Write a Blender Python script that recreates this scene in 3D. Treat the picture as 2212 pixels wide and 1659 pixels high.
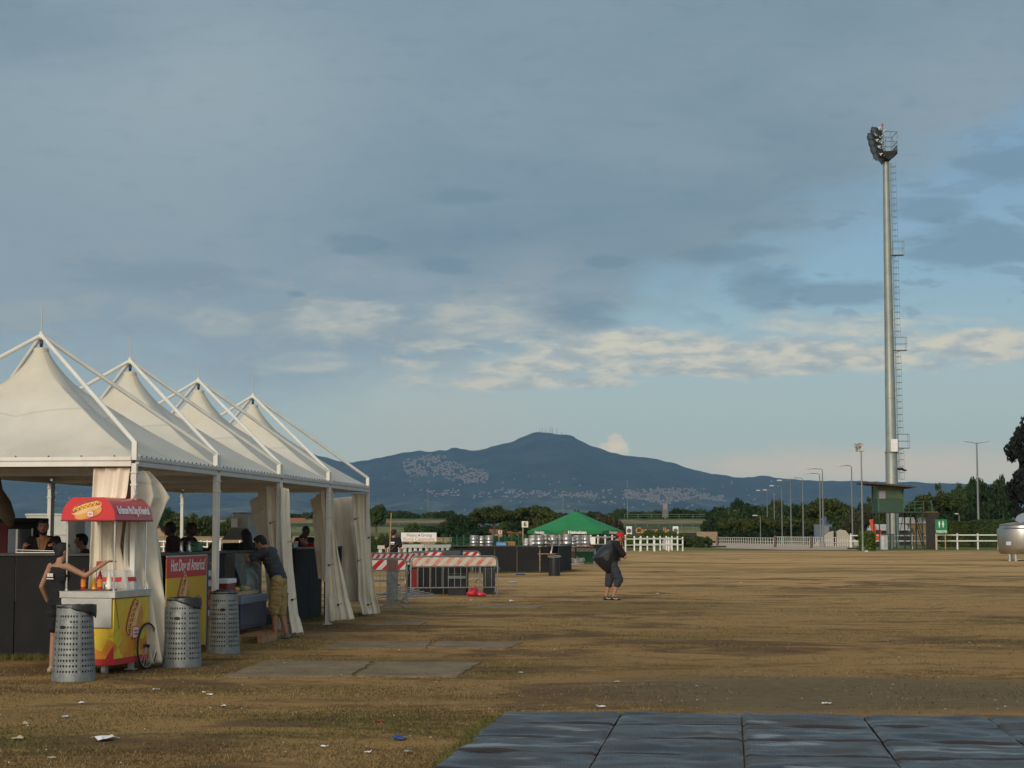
import bpy, bmesh, math, random
from mathutils import Vector, Matrix, noise as mnoise
import numpy as np

for o in list(bpy.data.objects):
    bpy.data.objects.remove(o)
SC = bpy.context.scene
COL = SC.collection
R = math.radians

# ------------------------------------------------------------------ camera
F = 3750.0          # focal length in units of a 2212 px wide picture
PITCH = R(4.885)
CAMZ = 1.75
cd = bpy.data.cameras.new('camera')
cam = bpy.data.objects.new('camera', cd)
COL.objects.link(cam)
cam.location = (0, 0, CAMZ)
cam.rotation_euler = (R(90) + PITCH, 0, 0)
cd.sensor_width = 36.0
cd.lens = 36.0 * F / 2212.0
cd.clip_start = 0.5
cd.clip_end = 60000
SC.camera = cam

# ------------------------------------------------------------------ look
SC.view_settings.view_transform = 'Standard'
SC.view_settings.look = 'None'
SC.view_settings.gamma = 1.0
SC.view_settings.exposure = 0.0
SC.render.engine = 'CYCLES'
SC.cycles.max_bounces = 6
SC.cycles.transparent_max_bounces = 8
SC.cycles.volume_bounces = 0
SC.cycles.use_denoising = True

# ------------------------------------------------------------------ sun
SUN_DIR = Vector((-0.34, -0.94, 0.0)).normalized()      # horizontally towards the sun (behind the camera, to its left)
SUN_EL = R(24)
sd = Vector((SUN_DIR.x * math.cos(SUN_EL), SUN_DIR.y * math.cos(SUN_EL), math.sin(SUN_EL)))
sl = bpy.data.lights.new('sun', 'SUN')
sl.energy = 2.0
sl.angle = R(20)
sl.color = (1.0, 0.89, 0.74)
so = bpy.data.objects.new('sun', sl)
COL.objects.link(so)
so.location = (-20, -60, 40)
so.rotation_euler = sd.to_track_quat('Z', 'Y').to_euler()

# ------------------------------------------------------------------ node helpers
def s2l(c):
    return tuple(((v / 255.0) / 12.92 if v / 255.0 <= 0.04045 else ((v / 255.0 + 0.055) / 1.055) ** 2.4) for v in c)

class N:
    """small helper for building node trees"""
    def __init__(s, tree):
        s.t = tree
        s.L = tree.links
    def new(s, typ, **kw):
        n = s.t.nodes.new(typ)
        for k, v in kw.items():
            setattr(n, k, v)
        return n
    def set(s, sock, v):
        if hasattr(v, 'is_linked') or hasattr(v, 'node'):
            s.L.new(v, sock)
        else:
            sock.default_value = v
    def m(s, op, a, b=0.0, c=None, clamp=False):
        n = s.new('ShaderNodeMath', operation=op, use_clamp=clamp)
        s.set(n.inputs[0], a)
        if len(n.inputs) > 1: s.set(n.inputs[1], b)
        if c is not None: s.set(n.inputs[2], c)
        return n.outputs[0]
    def mix(s, f, a, b, mode='MIX'):
        n = s.new('ShaderNodeMix', data_type='RGBA', blend_type=mode)
        s.set(n.inputs['Factor'], f)
        a_in, b_in = n.inputs[6], n.inputs[7]
        s.set(a_in, a if hasattr(a, 'node') else (*a[:3], 1.0))
        s.set(b_in, b if hasattr(b, 'node') else (*b[:3], 1.0))
        return n.outputs[2]
    def step(s, v, lo, hi):
        n = s.new('ShaderNodeMapRange', interpolation_type='SMOOTHSTEP')
        s.set(n.inputs[0], v); s.set(n.inputs[1], lo); s.set(n.inputs[2], hi)
        n.inputs[3].default_value = 0.0; n.inputs[4].default_value = 1.0
        return n.outputs[0]
    def noise(s, vec, scale, detail=4.0, rough=0.55, dist=0.0):
        n = s.new('ShaderNodeTexNoise')
        s.set(n.inputs['Scale'], scale); s.set(n.inputs['Detail'], detail)
        s.set(n.inputs['Roughness'], rough); s.set(n.inputs['Distortion'], dist)
        if vec is not None: s.L.new(vec, n.inputs['Vector'])
        return n.outputs['Fac']
    def comb(s, x, y, z):
        n = s.new('ShaderNodeCombineXYZ')
        s.set(n.inputs[0], x); s.set(n.inputs[1], y); s.set(n.inputs[2], z)
        return n.outputs[0]
    def ramp(s, v, stops):
        n = s.new('ShaderNodeValToRGB')
        e = n.color_ramp.elements
        while len(e) > 1: e.remove(e[0])
        e[0].position = stops[0][0]; e[0].color = (*stops[0][1], 1)
        for p, c in stops[1:]:
            q = e.new(p); q.color = (*c, 1)
        s.set(n.inputs[0], v)
        return n.outputs[0]

# ------------------------------------------------------------------ world: sky with cloud deck
W = bpy.data.worlds.new('World')
SC.world = W
W.use_nodes = True
W.node_tree.nodes.clear()
w = N(W.node_tree)
SKY_STRENGTH = 0.1
HAZE = 3.6e-5
sky = w.new('ShaderNodeTexSky', sky_type='NISHITA')
sky.sun_disc = False
sky.sun_elevation = SUN_EL
sky.sun_rotation = math.atan2(SUN_DIR.x, SUN_DIR.y)
sky.dust_density = 2.0
tc = w.new('ShaderNodeTexCoord')
sx = w.new('ShaderNodeSeparateXYZ')
w.L.new(tc.outputs['Generated'], sx.inputs[0])
X, Y, Z = sx.outputs
az = w.m('ARCTAN2', X, Y)                  # 0 straight ahead, + to the right
el = w.m('ARCSINE', Z)
p = w.comb(w.m('MULTIPLY', az, 1.0), w.m('MULTIPLY', el, 2.6), 0.0)       # stretched: clouds flatten sideways
p2 = w.comb(w.m('MULTIPLY', az, 1.0), w.m('MULTIPLY', el, 3.0), 3.0)
nA = w.noise(p, 5.0, 6, 0.55, 0.3)
nB = w.noise(p, 20.0, 8, 0.66, 0.5)
nC = w.noise(p2, 20.0, 8, 0.62, 0.2)
nD = w.noise(p2, 42.0, 6, 0.6, 0.2)
def C(*c): return tuple(v * 1.0 for v in s2l(c))
clear = w.ramp(w.m('MULTIPLY', el, 2.5, clamp=True), [
    (0.0, C(204, 202, 178)), (0.05, C(204, 208, 187)), (0.13, C(193, 206, 191)), (0.24, C(172, 196, 196)),
    (0.36, C(143, 181, 200)), (0.5, C(128, 166, 192)), (1.0, C(112, 146, 176))])
# the grey-blue deck covering the upper left
edge = w.m('ADD', w.m('ADD', 0.098, w.m('MULTIPLY', az, 0.27)), w.m('MULTIPLY', w.m('MULTIPLY', az, az), 0.75))
h = w.m('SUBTRACT', el, edge)
h = w.m('ADD', h, w.m('MULTIPLY', w.m('SUBTRACT', nA, 0.5), 0.10))
h = w.m('ADD', h, w.m('MULTIPLY', w.m('SUBTRACT', nB, 0.5), 0.055))
deck = w.step(h, -0.022, 0.03)
lft = w.step(az, 0.04, -0.24)
deck_col = w.mix(w.step(nA, 0.3, 0.72), C(127, 148, 160), C(147, 164, 172))
deck_col = w.mix(w.m('MULTIPLY', lft, 0.62), deck_col, C(146, 164, 172))
topfade = w.step(el, 0.19, 0.31)
deck_col = w.mix(w.m('MULTIPLY', topfade, 0.5), deck_col, C(124, 147, 161))
# pale veil upper left
def blob(ca, ce, ra, re, soft_lo=1.3, soft_hi=0.1, nz=None, amp=0.8):
    a = w.m('DIVIDE', w.m('SUBTRACT', az, ca), ra)
    e = w.m('DIVIDE', w.m('SUBTRACT', el, ce), re)
    d = w.m('SQRT', w.m('ADD', w.m('MULTIPLY', a, a), w.m('MULTIPLY', e, e)))
    if nz is not None:
        d = w.m('ADD', d, w.m('MULTIPLY', w.m('SUBTRACT', nz, 0.5), amp))
    return w.step(d, soft_lo, soft_hi)
def E(px, py): return ((px - 1106) / F, (1150 - py) / F)
deck_col = w.mix(w.m('MULTIPLY', blob(*E(380, 200), 0.12, 0.06, 1.5, 0.0, nA, 1.4), 0.7), deck_col, C(158, 175, 181))
deck_col = w.mix(w.m('MULTIPLY', blob(*E(60, 110), 0.09, 0.03, 1.4, 0.0, nB, 1.4), 0.4), deck_col, C(108, 130, 148))
deck_col = w.mix(w.m('MULTIPLY', blob(*E(1250, 420), 0.16, 0.045, 1.5, 0.0, nA, 1.4), 0.45), deck_col, C(108, 136, 155))
deck_col = w.mix(w.m('MULTIPLY', blob(*E(930, 540), 0.05, 0.014, 1.5, 0.1, nC, 2.0), 0.45), deck_col, C(104, 129, 149))
deck_col = w.mix(w.m('MULTIPLY', blob(*E(330, 610), 0.06, 0.012, 1.3, 0.3, nC, 2.4), 0.4), deck_col, C(108, 130, 148))
deck_col = w.mix(w.m('MULTIPLY', w.step(el, 0.17, 0.07), 0.6), deck_col, C(156, 174, 180))
# faint bright breaks inside the deck, low
brk = w.m('MULTIPLY', w.step(nB, 0.48, 0.62), w.m('MULTIPLY', w.step(el, 0.175, 0.12), w.step(el, 0.06, 0.10)))
deck_col = w.mix(w.m('MULTIPLY', brk, 0.5), deck_col, C(170, 174, 170))
deck_col = w.mix(w.m('MULTIPLY', w.step(nD, 0.5, 0.75), 0.16), deck_col, C(96, 118, 138))
skyc = w.mix(0.82, w.m('MULTIPLY', 1.0, 1.0), clear)   # placeholder, relinked below
mixn = skyc.node
mul = w.new('ShaderNodeMix', data_type='RGBA', blend_type='MULTIPLY')
mul.inputs['Factor'].default_value = 1.0
w.L.new(sky.outputs[0], mul.inputs[6])
mul.inputs[7].default_value = (SKY_STRENGTH, SKY_STRENGTH, SKY_STRENGTH, 1)
w.L.new(mul.outputs[2], mixn.inputs[6])
col = w.mix(w.m('MULTIPLY', deck, 0.96), skyc, deck_col)
# dark puffs in the clear blue on the right
right = w.step(az, 0.07, 0.14)
pf = w.m('MULTIPLY', w.step(nC, 0.54, 0.62), w.m('MULTIPLY', right, w.m('MULTIPLY', w.step(el, 0.105, 0.13), w.step(el, 0.26, 0.2))))
col = w.mix(w.m('MULTIPLY', pf, 0.45), col, C(118, 143, 158))
for (px, py, ra, re) in ((770, 535, 0.02, 0.006), (1010, 430, 0.03, 0.006), (960, 575, 0.018, 0.005), (1310, 565, 0.012, 0.005), (640, 640, 0.008, 0.003), (1650, 625, 0.026, 0.013), (1810, 645, 0.035, 0.008), (2090, 555, 0.04, 0.014), (2010, 470, 0.025, 0.008), (2170, 390, 0.03, 0.012), (1560, 555, 0.03, 0.007), (1240, 680, 0.03, 0.012)):
    col = w.mix(w.m('MULTIPLY', blob(*E(px, py), ra, re, 1.2, 0.55, nC, 2.4), 0.62), col, C(113, 139, 155))
# sunlit cream band
for (px, py, ra, re, st) in ((1330, 757, 0.085, 0.0085, .95), (1700, 765, 0.12, 0.009, .95), (2120, 765, 0.07, 0.010, .9), (1500, 795, 0.16, 0.0055, .95),
                             (1150, 829, 0.07, 0.0040, .9), (1830, 710, 0.055, 0.007, .55), (720, 690, 0.035, 0.011, .55), (1080, 700, 0.045, 0.014, .5),
                             (700, 790, 0.03, 0.006, .45), (1180, 790, 0.05, 0.006, .6), (470, 700, 0.02, 0.008, .25), (1420, 735, .05, .006, .5)):
    m_ = blob(*E(px, py), ra, re, 1.35, 0.5, nC, 3.2)
    m_ = w.m('MULTIPLY', m_, st)
    cc = w.mix(w.step(nD, 0.36, 0.64), C(172, 183, 182), C(220, 214, 192))
    col = w.mix(m_, col, cc)
# little cumulus over the shoulder of the mountain, haze clouds near the horizon
nE = w.noise(p, 130.0, 5, 0.6, 0.2)
for (px, py, ra, re) in ((1331, 958, 0.0046, 0.0050), (1318, 966, 0.0060, 0.0026), (1336, 972, .0056, .0045), (1300, 975, .006, .0018)):
    col = w.mix(w.m('MULTIPLY', blob(*E(px, py), ra, re, 1.25, 0.75, nE, 1.6), 0.6), col, C(246, 226, 190))
col = w.mix(w.m('MULTIPLY', blob(*E(1900, 1008), 0.10, 0.010, 1.5, 0.4, nC, 2.0), 0.75), col, C(228, 208, 178))
col = w.mix(w.m('MULTIPLY', blob(*E(960, 920), 0.07, 0.03, 1.5, 0.0, nA, 1.0), 0.4), col, C(204, 196, 178))
# the sky behind the camera, round the veiled sun, is brighter
back = w.step(w.m('ADD', w.m('MULTIPLY', X, SUN_DIR.x), w.m('MULTIPLY', Y, SUN_DIR.y)), 0.15, 1.0)
col = w.mix(back, col, w.mix(w.step(nA, 0.3, 0.7), (0.80, 0.78, 0.72), (1.25, 1.15, 0.98)))
up = w.step(Z, 0.45, 0.9)
col = w.mix(w.m('MULTIPLY', up, 0.6), col, (0.36, 0.42, 0.48))
scl = w.new('ShaderNodeMix', data_type='RGBA', blend_type='MULTIPLY')
scl.clamp_result = False
scl.inputs['Factor'].default_value = 1.0
w.L.new(col, scl.inputs[6])
k = 1.0 / SKY_STRENGTH
scl.inputs[7].default_value = (k, k, k, 1)
bg = w.new('ShaderNodeBackground')
bg.inputs['Strength'].default_value = SKY_STRENGTH
w.L.new(scl.outputs[2], bg.inputs['Color'])
wo = w.new('ShaderNodeOutputWorld')
w.L.new(bg.outputs[0], wo.inputs['Surface'])

# ------------------------------------------------------------------ placing: photograph direction + distance -> world point
_fw = Vector((0, math.cos(PITCH), math.sin(PITCH)))
_up = Vector((0, -math.sin(PITCH), math.cos(PITCH)))
def ray(px, py):
    return _fw + Vector((1, 0, 0)) * ((px - 1106) / F) + _up * ((829.5 - py) / F)
def P(px, py, D):
    r = ray(px, py)
    return Vector((0, 0, CAMZ)) + r * (D / r.y)
def G(px, py, z=0.0):
    r = ray(px, py)
    return Vector((0, 0, CAMZ)) + r * ((z - CAMZ) / r.z)

# ------------------------------------------------------------------ mesh builder
def frame_of(d):
    d = d.normalized()
    a = Vector((0, 0, 1)) if abs(d.z) < 0.95 else Vector((1, 0, 0))
    u = d.cross(a).normalized()
    return u, d.cross(u).normalized()

class MB:
    def __init__(s):
        s.v = []; s.f = []; s.m = []
        s.mi = 0
    def add(s, vs, fs):
        b = len(s.v)
        s.v.extend([tuple(q) for q in vs])
        for f in fs:
            s.f.append(tuple(b + i for i in f)); s.m.append(s.mi)
        return s
    def box(s, c, size, rot=None, top=1.0):
        """box centred at c; top < 1 narrows the upper face"""
        hx, hy, hz = size[0] / 2, size[1] / 2, size[2] / 2
        vs = []
        for z in (-1, 1):
            k = top if z > 0 else 1.0
            for x, y in ((-1, -1), (1, -1), (1, 1), (-1, 1)):
                vs.append(Vector((x * hx * k, y * hy * k, z * hz)))
        if rot is not None: vs = [rot @ q for q in vs]
        c = Vector(c)
        return s.add([q + c for q in vs], [(3, 2, 1, 0), (4, 5, 6, 7), (0, 1, 5, 4), (1, 2, 6, 5), (2, 3, 7, 6), (3, 0, 4, 7)])
    def tube(s, p0, p1, r0, r1=None, n=8, caps=True):
        p0, p1 = Vector(p0), Vector(p1)
        if r1 is None: r1 = r0
        u, v = frame_of(p1 - p0)
        vs = []
        for p, r in ((p0, r0), (p1, r1)):
            for i in range(n):
                a = 2 * math.pi * i / n
                vs.append(p + u * (r * math.cos(a)) + v * (r * math.sin(a)))
        fs = [(i, i + n, (i + 1) % n + n, (i + 1) % n) for i in range(n)]
        if caps: fs += [tuple(range(n)), tuple(range(2 * n - 1, n - 1, -1))]
        return s.add(vs, fs)
    def path(s, pts, r, n=8):
        """bent tube through the points (r number or list)"""
        pts = [Vector(q) for q in pts]
        k = len(pts); vs = []
        u = None
        for i, q in enumerate(pts):
            d = (pts[min(i + 1, k - 1)] - pts[max(i - 1, 0)]).normalized()
            if u is None: u, v = frame_of(d)
            else:
                u = (u - d * u.dot(d)).normalized(); v = d.cross(u)
            rr = r[i] if isinstance(r, (list, tuple)) else r
            for j in range(n):
                a = 2 * math.pi * j / n
                vs.append(q + u * (rr * math.cos(a)) + v * (rr * math.sin(a)))
        fs = []
        for i in range(k - 1):
            for j in range(n):
                a = i * n + j; b = i * n + (j + 1) % n
                fs.append((a, b, b + n, a + n))
        fs += [tuple(range(n - 1, -1, -1)), tuple(range((k - 1) * n, k * n))]
        return s.add(vs, fs)
    def lathe(s, prof, n=24, c=(0, 0, 0), axis=None):
        """prof: list of (r, z)"""
        c = Vector(c)
        rot = Vector((0, 0, 1)).rotation_difference(Vector(axis)).to_matrix() if axis is not None else Matrix.Identity(3)
        vs = []
        for r, z in prof:
            for i in range(n):
                a = 2 * math.pi * i / n
                vs.append(c + rot @ Vector((r * math.cos(a), r * math.sin(a), z)))
        fs = []
        for k in range(len(prof) - 1):
            for i in range(n):
                a = k * n + i; b = k * n + (i + 1) % n
                fs.append((a, b, b + n, a + n))
        if prof[0][0] > 1e-6: fs.append(tuple(range(n - 1, -1, -1)))
        if prof[-1][0] > 1e-6: fs.append(tuple(range((len(prof) - 1) * n, len(prof) * n)))
        return s.add(vs, fs)
    def ell(s, c, r, rot=None, n=12, m=8):
        c = Vector(c); vs = []
        for i in range(m + 1):
            t = math.pi * i / m
            for j in range(n):
                a = 2 * math.pi * j / n
                q = Vector((r[0] * math.sin(t) * math.cos(a), r[1] * math.sin(t) * math.sin(a), r[2] * math.cos(t)))
                vs.append(c + (rot @ q if rot is not None else q))
        fs = []
        for i in range(m):
            for j in range(n):
                a = i * n + j; b = i * n + (j + 1) % n
                fs.append((a, a + n, b + n, b))
        return s.add(vs, fs)
    def capsule(s, p0, r0, p1, r1, n=12):
        p0, p1 = Vector(p0), Vector(p1)
        s.ell(p0, (r0, r0, r0), n=n, m=8); s.ell(p1, (r1, r1, r1), n=n, m=8)
        return s.tube(p0, p1, r0, r1, n=n)
    def grid(s, P2, thick=0.0):
        """P2: rows of points -> sheet (two-sided when thick: offset along +normal)"""
        nr, nc = len(P2), len(P2[0])
        fs = [(r * nc + c, r * nc + c + 1, (r + 1) * nc + c + 1, (r + 1) * nc + c) for r in range(nr - 1) for c in range(nc - 1)]
        return s.add([q for row in P2 for q in row], fs)
    def prism(s, pts, ext):
        """closed polygon pts (planar) extruded by vector ext"""
        pts = [Vector(q) for q in pts]; ext = Vector(ext); n = len(pts)
        vs = pts + [q + ext for q in pts]
        fs = [tuple(range(n - 1, -1, -1)), tuple(range(n, 2 * n))] + [(i, (i + 1) % n, (i + 1) % n + n, i + n) for i in range(n)]
        return s.add(vs, fs)
    def build(s, name, mats, parent=None, smooth=False, world=False, bevel=0.0, solid=0.0, sub=0):
        me = bpy.data.meshes.new(name)
        off = Vector((0, 0, 0))
        if world and parent is not None: off = parent.location
        if world and parent is not None and parent.parent is not None: off = off + parent.parent.location
        me.from_pydata([tuple(Vector(q) - off) for q in s.v] if off.length > 0 else s.v, [], s.f)
        if not isinstance(mats, (list, tuple)): mats = [mats]
        for q in mats: me.materials.append(q)
        if len(mats) > 1: me.polygons.foreach_set('material_index', s.m)
        me.validate()
        bm = bmesh.new(); bm.from_mesh(me)
        bmesh.ops.recalc_face_normals(bm, faces=bm.faces)
        if smooth:
            for f in bm.faces: f.smooth = True
            for e in bm.edges:
                if len(e.link_faces) == 2 and e.calc_face_angle(0) > R(42): e.smooth = False
        bm.to_mesh(me); bm.free()
        o = bpy.data.objects.new(name, me)
        COL.objects.link(o)
        if parent is not None: o.parent = parent
        if bevel > 0:
            b = o.modifiers.new('bevel', 'BEVEL'); b.width = bevel; b.segments = 2; b.limit_method = 'ANGLE'; b.angle_limit = R(50)
        if solid > 0:
            b = o.modifiers.new('solid', 'SOLIDIFY'); b.thickness = solid; b.offset = 0
        if sub > 0:
            b = o.modifiers.new('sub', 'SUBSURF'); b.levels = sub; b.render_levels = sub
        return o

def tag(o, label=None, cat=None, group=None, kind=None):
    if label: o['label'] = label
    if cat: o['category'] = cat
    if group: o['group'] = group
    if kind: o['kind'] = kind
    return o
def thing(name, loc, rz, label, cat, group=None):
    o = bpy.data.objects.new(name, None)
    o.empty_display_size = 0.2
    COL.objects.link(o)
    o.location = loc; o.rotation_euler = (0, 0, rz)
    return tag(o, label, cat, group)
def copy_tree(o, parent=None):
    c = o.copy(); COL.objects.link(c); c.parent = parent
    for ch in list(o.children): copy_tree(ch, c)
    return c

# ------------------------------------------------------------------ materials
MATS = {}
def mat(name, col, rough=0.6, metal=0.0, var=0.12, scale=3.0, bump=0.0, bscale=40.0, spec=0.4, dirt=None, dirt_amt=0.0, dscale=1.5):
    """procedural surface: base colour broken up by noise, optional stains of a second colour, optional bump"""
    if name in MATS: return MATS[name]
    m = bpy.data.materials.new(name); m.use_nodes = True
    m.node_tree.nodes.clear()
    n = N(m.node_tree)
    tc = n.new('ShaderNodeTexCoord'); v = tc.outputs['Object']
    f = n.noise(v, scale, 5, 0.6)
    lo = tuple(c * (1 - var) for c in col); hi = tuple(min(1, c * (1 + var)) for c in col)
    c = n.mix(n.step(f, 0.3, 0.7), lo, hi)
    if dirt is not None:
        c = n.mix(n.m('MULTIPLY', n.step(n.noise(v, dscale, 6, 0.65, 0.5), 0.45, 0.75), dirt_amt), c, dirt)
    b = n.new('ShaderNodeBsdfPrincipled')
    n.L.new(c, b.inputs['Base Color'])
    n.set(b.inputs['Roughness'], n.m('ADD', rough - 0.06, n.m('MULTIPLY', f, 0.12)))
    b.inputs['Metallic'].default_value = metal
    b.inputs['Specular IOR Level'].default_value = spec
    if bump > 0:
        bp = n.new('ShaderNodeBump'); bp.inputs['Strength'].default_value = bump; bp.inputs['Distance'].default_value = 0.02
        n.L.new(n.noise(v, bscale, 4, 0.6), bp.inputs['Height']); n.L.new(bp.outputs[0], b.inputs['Normal'])
    o = n.new('ShaderNodeOutputMaterial'); n.L.new(b.outputs[0], o.inputs[0])
    MATS[name] = m
    return m
def tmat(name, c1, c2, rough=0.8, trans=0.25):
    """leaves: colour differs from leaf to leaf, a little light passes through"""
    if name in MATS: return MATS[name]
    m = bpy.data.materials.new(name); m.use_nodes = True; m.node_tree.nodes.clear()
    n = N(m.node_tree)
    g = n.new('ShaderNodeNewGeometry'); tc = n.new('ShaderNodeTexCoord')
    f = n.m('ADD', n.m('MULTIPLY', g.outputs['Random Per Island'], 0.55), n.m('MULTIPLY', n.noise(tc.outputs['Object'], 0.9, 3, 0.5), 0.6))
    c = n.mix(n.step(f, 0.25, 0.95), c1, c2)
    b = n.new('ShaderNodeBsdfPrincipled'); n.L.new(c, b.inputs['Base Color']); b.inputs['Roughness'].default_value = rough
    b.inputs['Specular IOR Level'].default_value = 0.2
    t = n.new('ShaderNodeBsdfTranslucent'); n.L.new(c, t.inputs['Color'])
    mx = n.new('ShaderNodeMixShader'); mx.inputs[0].default_value = trans
    n.L.new(b.outputs[0], mx.inputs[1]); n.L.new(t.outputs[0], mx.inputs[2])
    o = n.new('ShaderNodeOutputMaterial'); n.L.new(mx.outputs[0], o.inputs[0])
    MATS[name] = m
    return m
def glass(name, col=(0.8, 0.85, 0.85), alpha=0.25, rough=0.08):
    if name in MATS: return MATS[name]
    m = bpy.data.materials.new(name); m.use_nodes = True; m.node_tree.nodes.clear()
    n = N(m.node_tree)
    tc = n.new('ShaderNodeTexCoord')
    b = n.new('ShaderNodeBsdfPrincipled')
    n.L.new(n.mix(n.noise(tc.outputs['Object'], 6), col, tuple(c * .85 for c in col)), b.inputs['Base Color'])
    b.inputs['Roughness'].default_value = rough
    t = n.new('ShaderNodeBsdfTransparent')
    mx = n.new('ShaderNodeMixShader'); mx.inputs[0].default_value = alpha
    n.L.new(t.outputs[0], mx.inputs[1]); n.L.new(b.outputs[0], mx.inputs[2])
    o = n.new('ShaderNodeOutputMaterial'); n.L.new(mx.outputs[0], o.inputs[0])
    MATS[name] = m
    return m

CREAM = mat('tent_canvas', (0.58, 0.545, 0.46), 0.75, var=0.05, scale=1.6, dirt=(0.42, 0.36, 0.26), dirt_amt=0.35, dscale=0.9, bump=0.05, bscale=6)
_n = N(CREAM.node_tree)
_b = [q for q in CREAM.node_tree.nodes if q.type == 'BSDF_PRINCIPLED'][0]
_src = _b.inputs['Base Color'].links[0].from_socket
_t = _n.new('ShaderNodeTexCoord'); _s = _n.new('ShaderNodeSeparateXYZ'); _n.L.new(_t.outputs['Object'], _s.inputs[0])
_ax = _n.m('DIVIDE', _n.m('ABSOLUTE', _s.outputs[0]), 2.07); _ay = _n.m('DIVIDE', _n.m('ABSOLUTE', _s.outputs[1]), 1.835)
_r = _n.m('MAXIMUM', _ax, _ay)
_seam = _n.m('MAXIMUM', _n.step(_n.m('ABSOLUTE', _n.m('SUBTRACT', _ax, _ay)), .014, .006), _n.step(_n.m('ABSOLUTE', _n.m('SUBTRACT', _r, .46)), .012, .004))
_grime = _n.m('MULTIPLY', _n.step(_r, .62, 1.0), _n.step(_n.noise(_t.outputs['Object'], 1.4, 5, .6), .35, .65))
_top = _n.m('MULTIPLY', _n.step(_r, .42, .08), _n.step(_n.noise(_t.outputs['Object'], 2.4, 5, .6), .35, .65))
_c = _n.mix(_n.m('MULTIPLY', _grime, .5), _src, (0.44, 0.385, 0.30))
_c = _n.mix(_n.m('MULTIPLY', _top, .45), _c, (0.50, 0.42, 0.27))
_c = _n.mix(_n.m('MULTIPLY', _seam, .35), _c, (0.36, 0.32, 0.24))
_n.L.new(_c, _b.inputs['Base Color'])
CURT = mat('curtain_canvas', (0.72, 0.655, 0.53), 0.7, var=0.05, scale=2.0, dirt=(0.45, 0.37, 0.26), dirt_amt=0.3, dscale=1.6)
TUBE = mat('white_painted_tube', (0.66, 0.64, 0.58), 0.4, var=0.06, dirt=(0.48, 0.42, 0.28), dirt_amt=0.35, dscale=1.2)
ALU = mat('dull_aluminium', (0.50, 0.50, 0.47), 0.45, 0.35, var=0.1, dirt=(0.35, 0.32, 0.26), dirt_amt=0.3)
STEEL = mat('brushed_steel', (0.55, 0.54, 0.51), 0.32, 0.85, var=0.08, scale=5)
GALV = mat('galvanised_steel', (0.22, 0.235, 0.23), 0.48, 0.55, var=0.22, scale=9, dirt=(0.14, 0.14, 0.13), dirt_amt=0.4)
BLACKP = mat('charcoal_panel', (0.010, 0.010, 0.011), 0.9, var=0.25, scale=2.0, dirt=(0.035, 0.03, 0.025), dirt_amt=0.35, dscale=1.3)
BLACK = mat('black_plastic', (0.012, 0.012, 0.014), 0.45, var=0.2)
WHITEP = mat('white_paint', (0.72, 0.71, 0.66), 0.55, var=0.06, dirt=(0.5, 0.46, 0.36), dirt_amt=0.3)
RED = mat('red_paint', (0.55, 0.015, 0.02), 0.4, var=0.08)
GREENP = mat('green_paint', (0.035, 0.11, 0.06), 0.6, var=0.15, dirt=(0.06, 0.09, 0.05), dirt_amt=0.4)
WOOD = mat('raw_wood', (0.36, 0.2, 0.09), 0.75, var=0.2, scale=8)
GLASS = glass('clear_acrylic', (0.75, 0.8, 0.8), 0.28, 0.12)
RUBBER = mat('black_rubber', (0.02, 0.02, 0.02), 0.8)
BARK = mat('bark', (0.14, 0.10, 0.075), 0.95, var=0.3, scale=4, bump=0.4, bscale=12)

def text(s, size, m, parent, loc, rot, name='lettering', extrude=0.001, align='CENTER', sx=1.0, shear=0.0, bold=0.0):
    """letters as a mesh, standing a hair in front of the surface they are printed on"""
    cu = bpy.data.curves.new(name, 'FONT')
    cu.body = s; cu.size = size; cu.align_x = align; cu.align_y = 'CENTER'; cu.extrude = extrude; cu.shear = shear; cu.offset = bold
    cu.resolution_u = 3
    t = bpy.data.objects.new('tmp', cu); COL.objects.link(t)
    dg = bpy.context.evaluated_depsgraph_get()
    me = bpy.data.meshes.new_from_object(t.evaluated_get(dg))
    bpy.data.objects.remove(t); bpy.data.curves.remove(cu)
    me.materials.clear(); me.materials.append(m)
    o = bpy.data.objects.new(name, me); COL.objects.link(o)
    o.parent = parent; o.location = loc; o.rotation_euler = rot; o.scale = (sx, 1, 1)
    return o

ORD = ['first', 'second', 'third', 'fourth', 'fifth', 'sixth', 'seventh', 'eighth', 'ninth', 'tenth', 'eleventh', 'twelfth', 'thirteenth', 'fourteenth']
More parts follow.
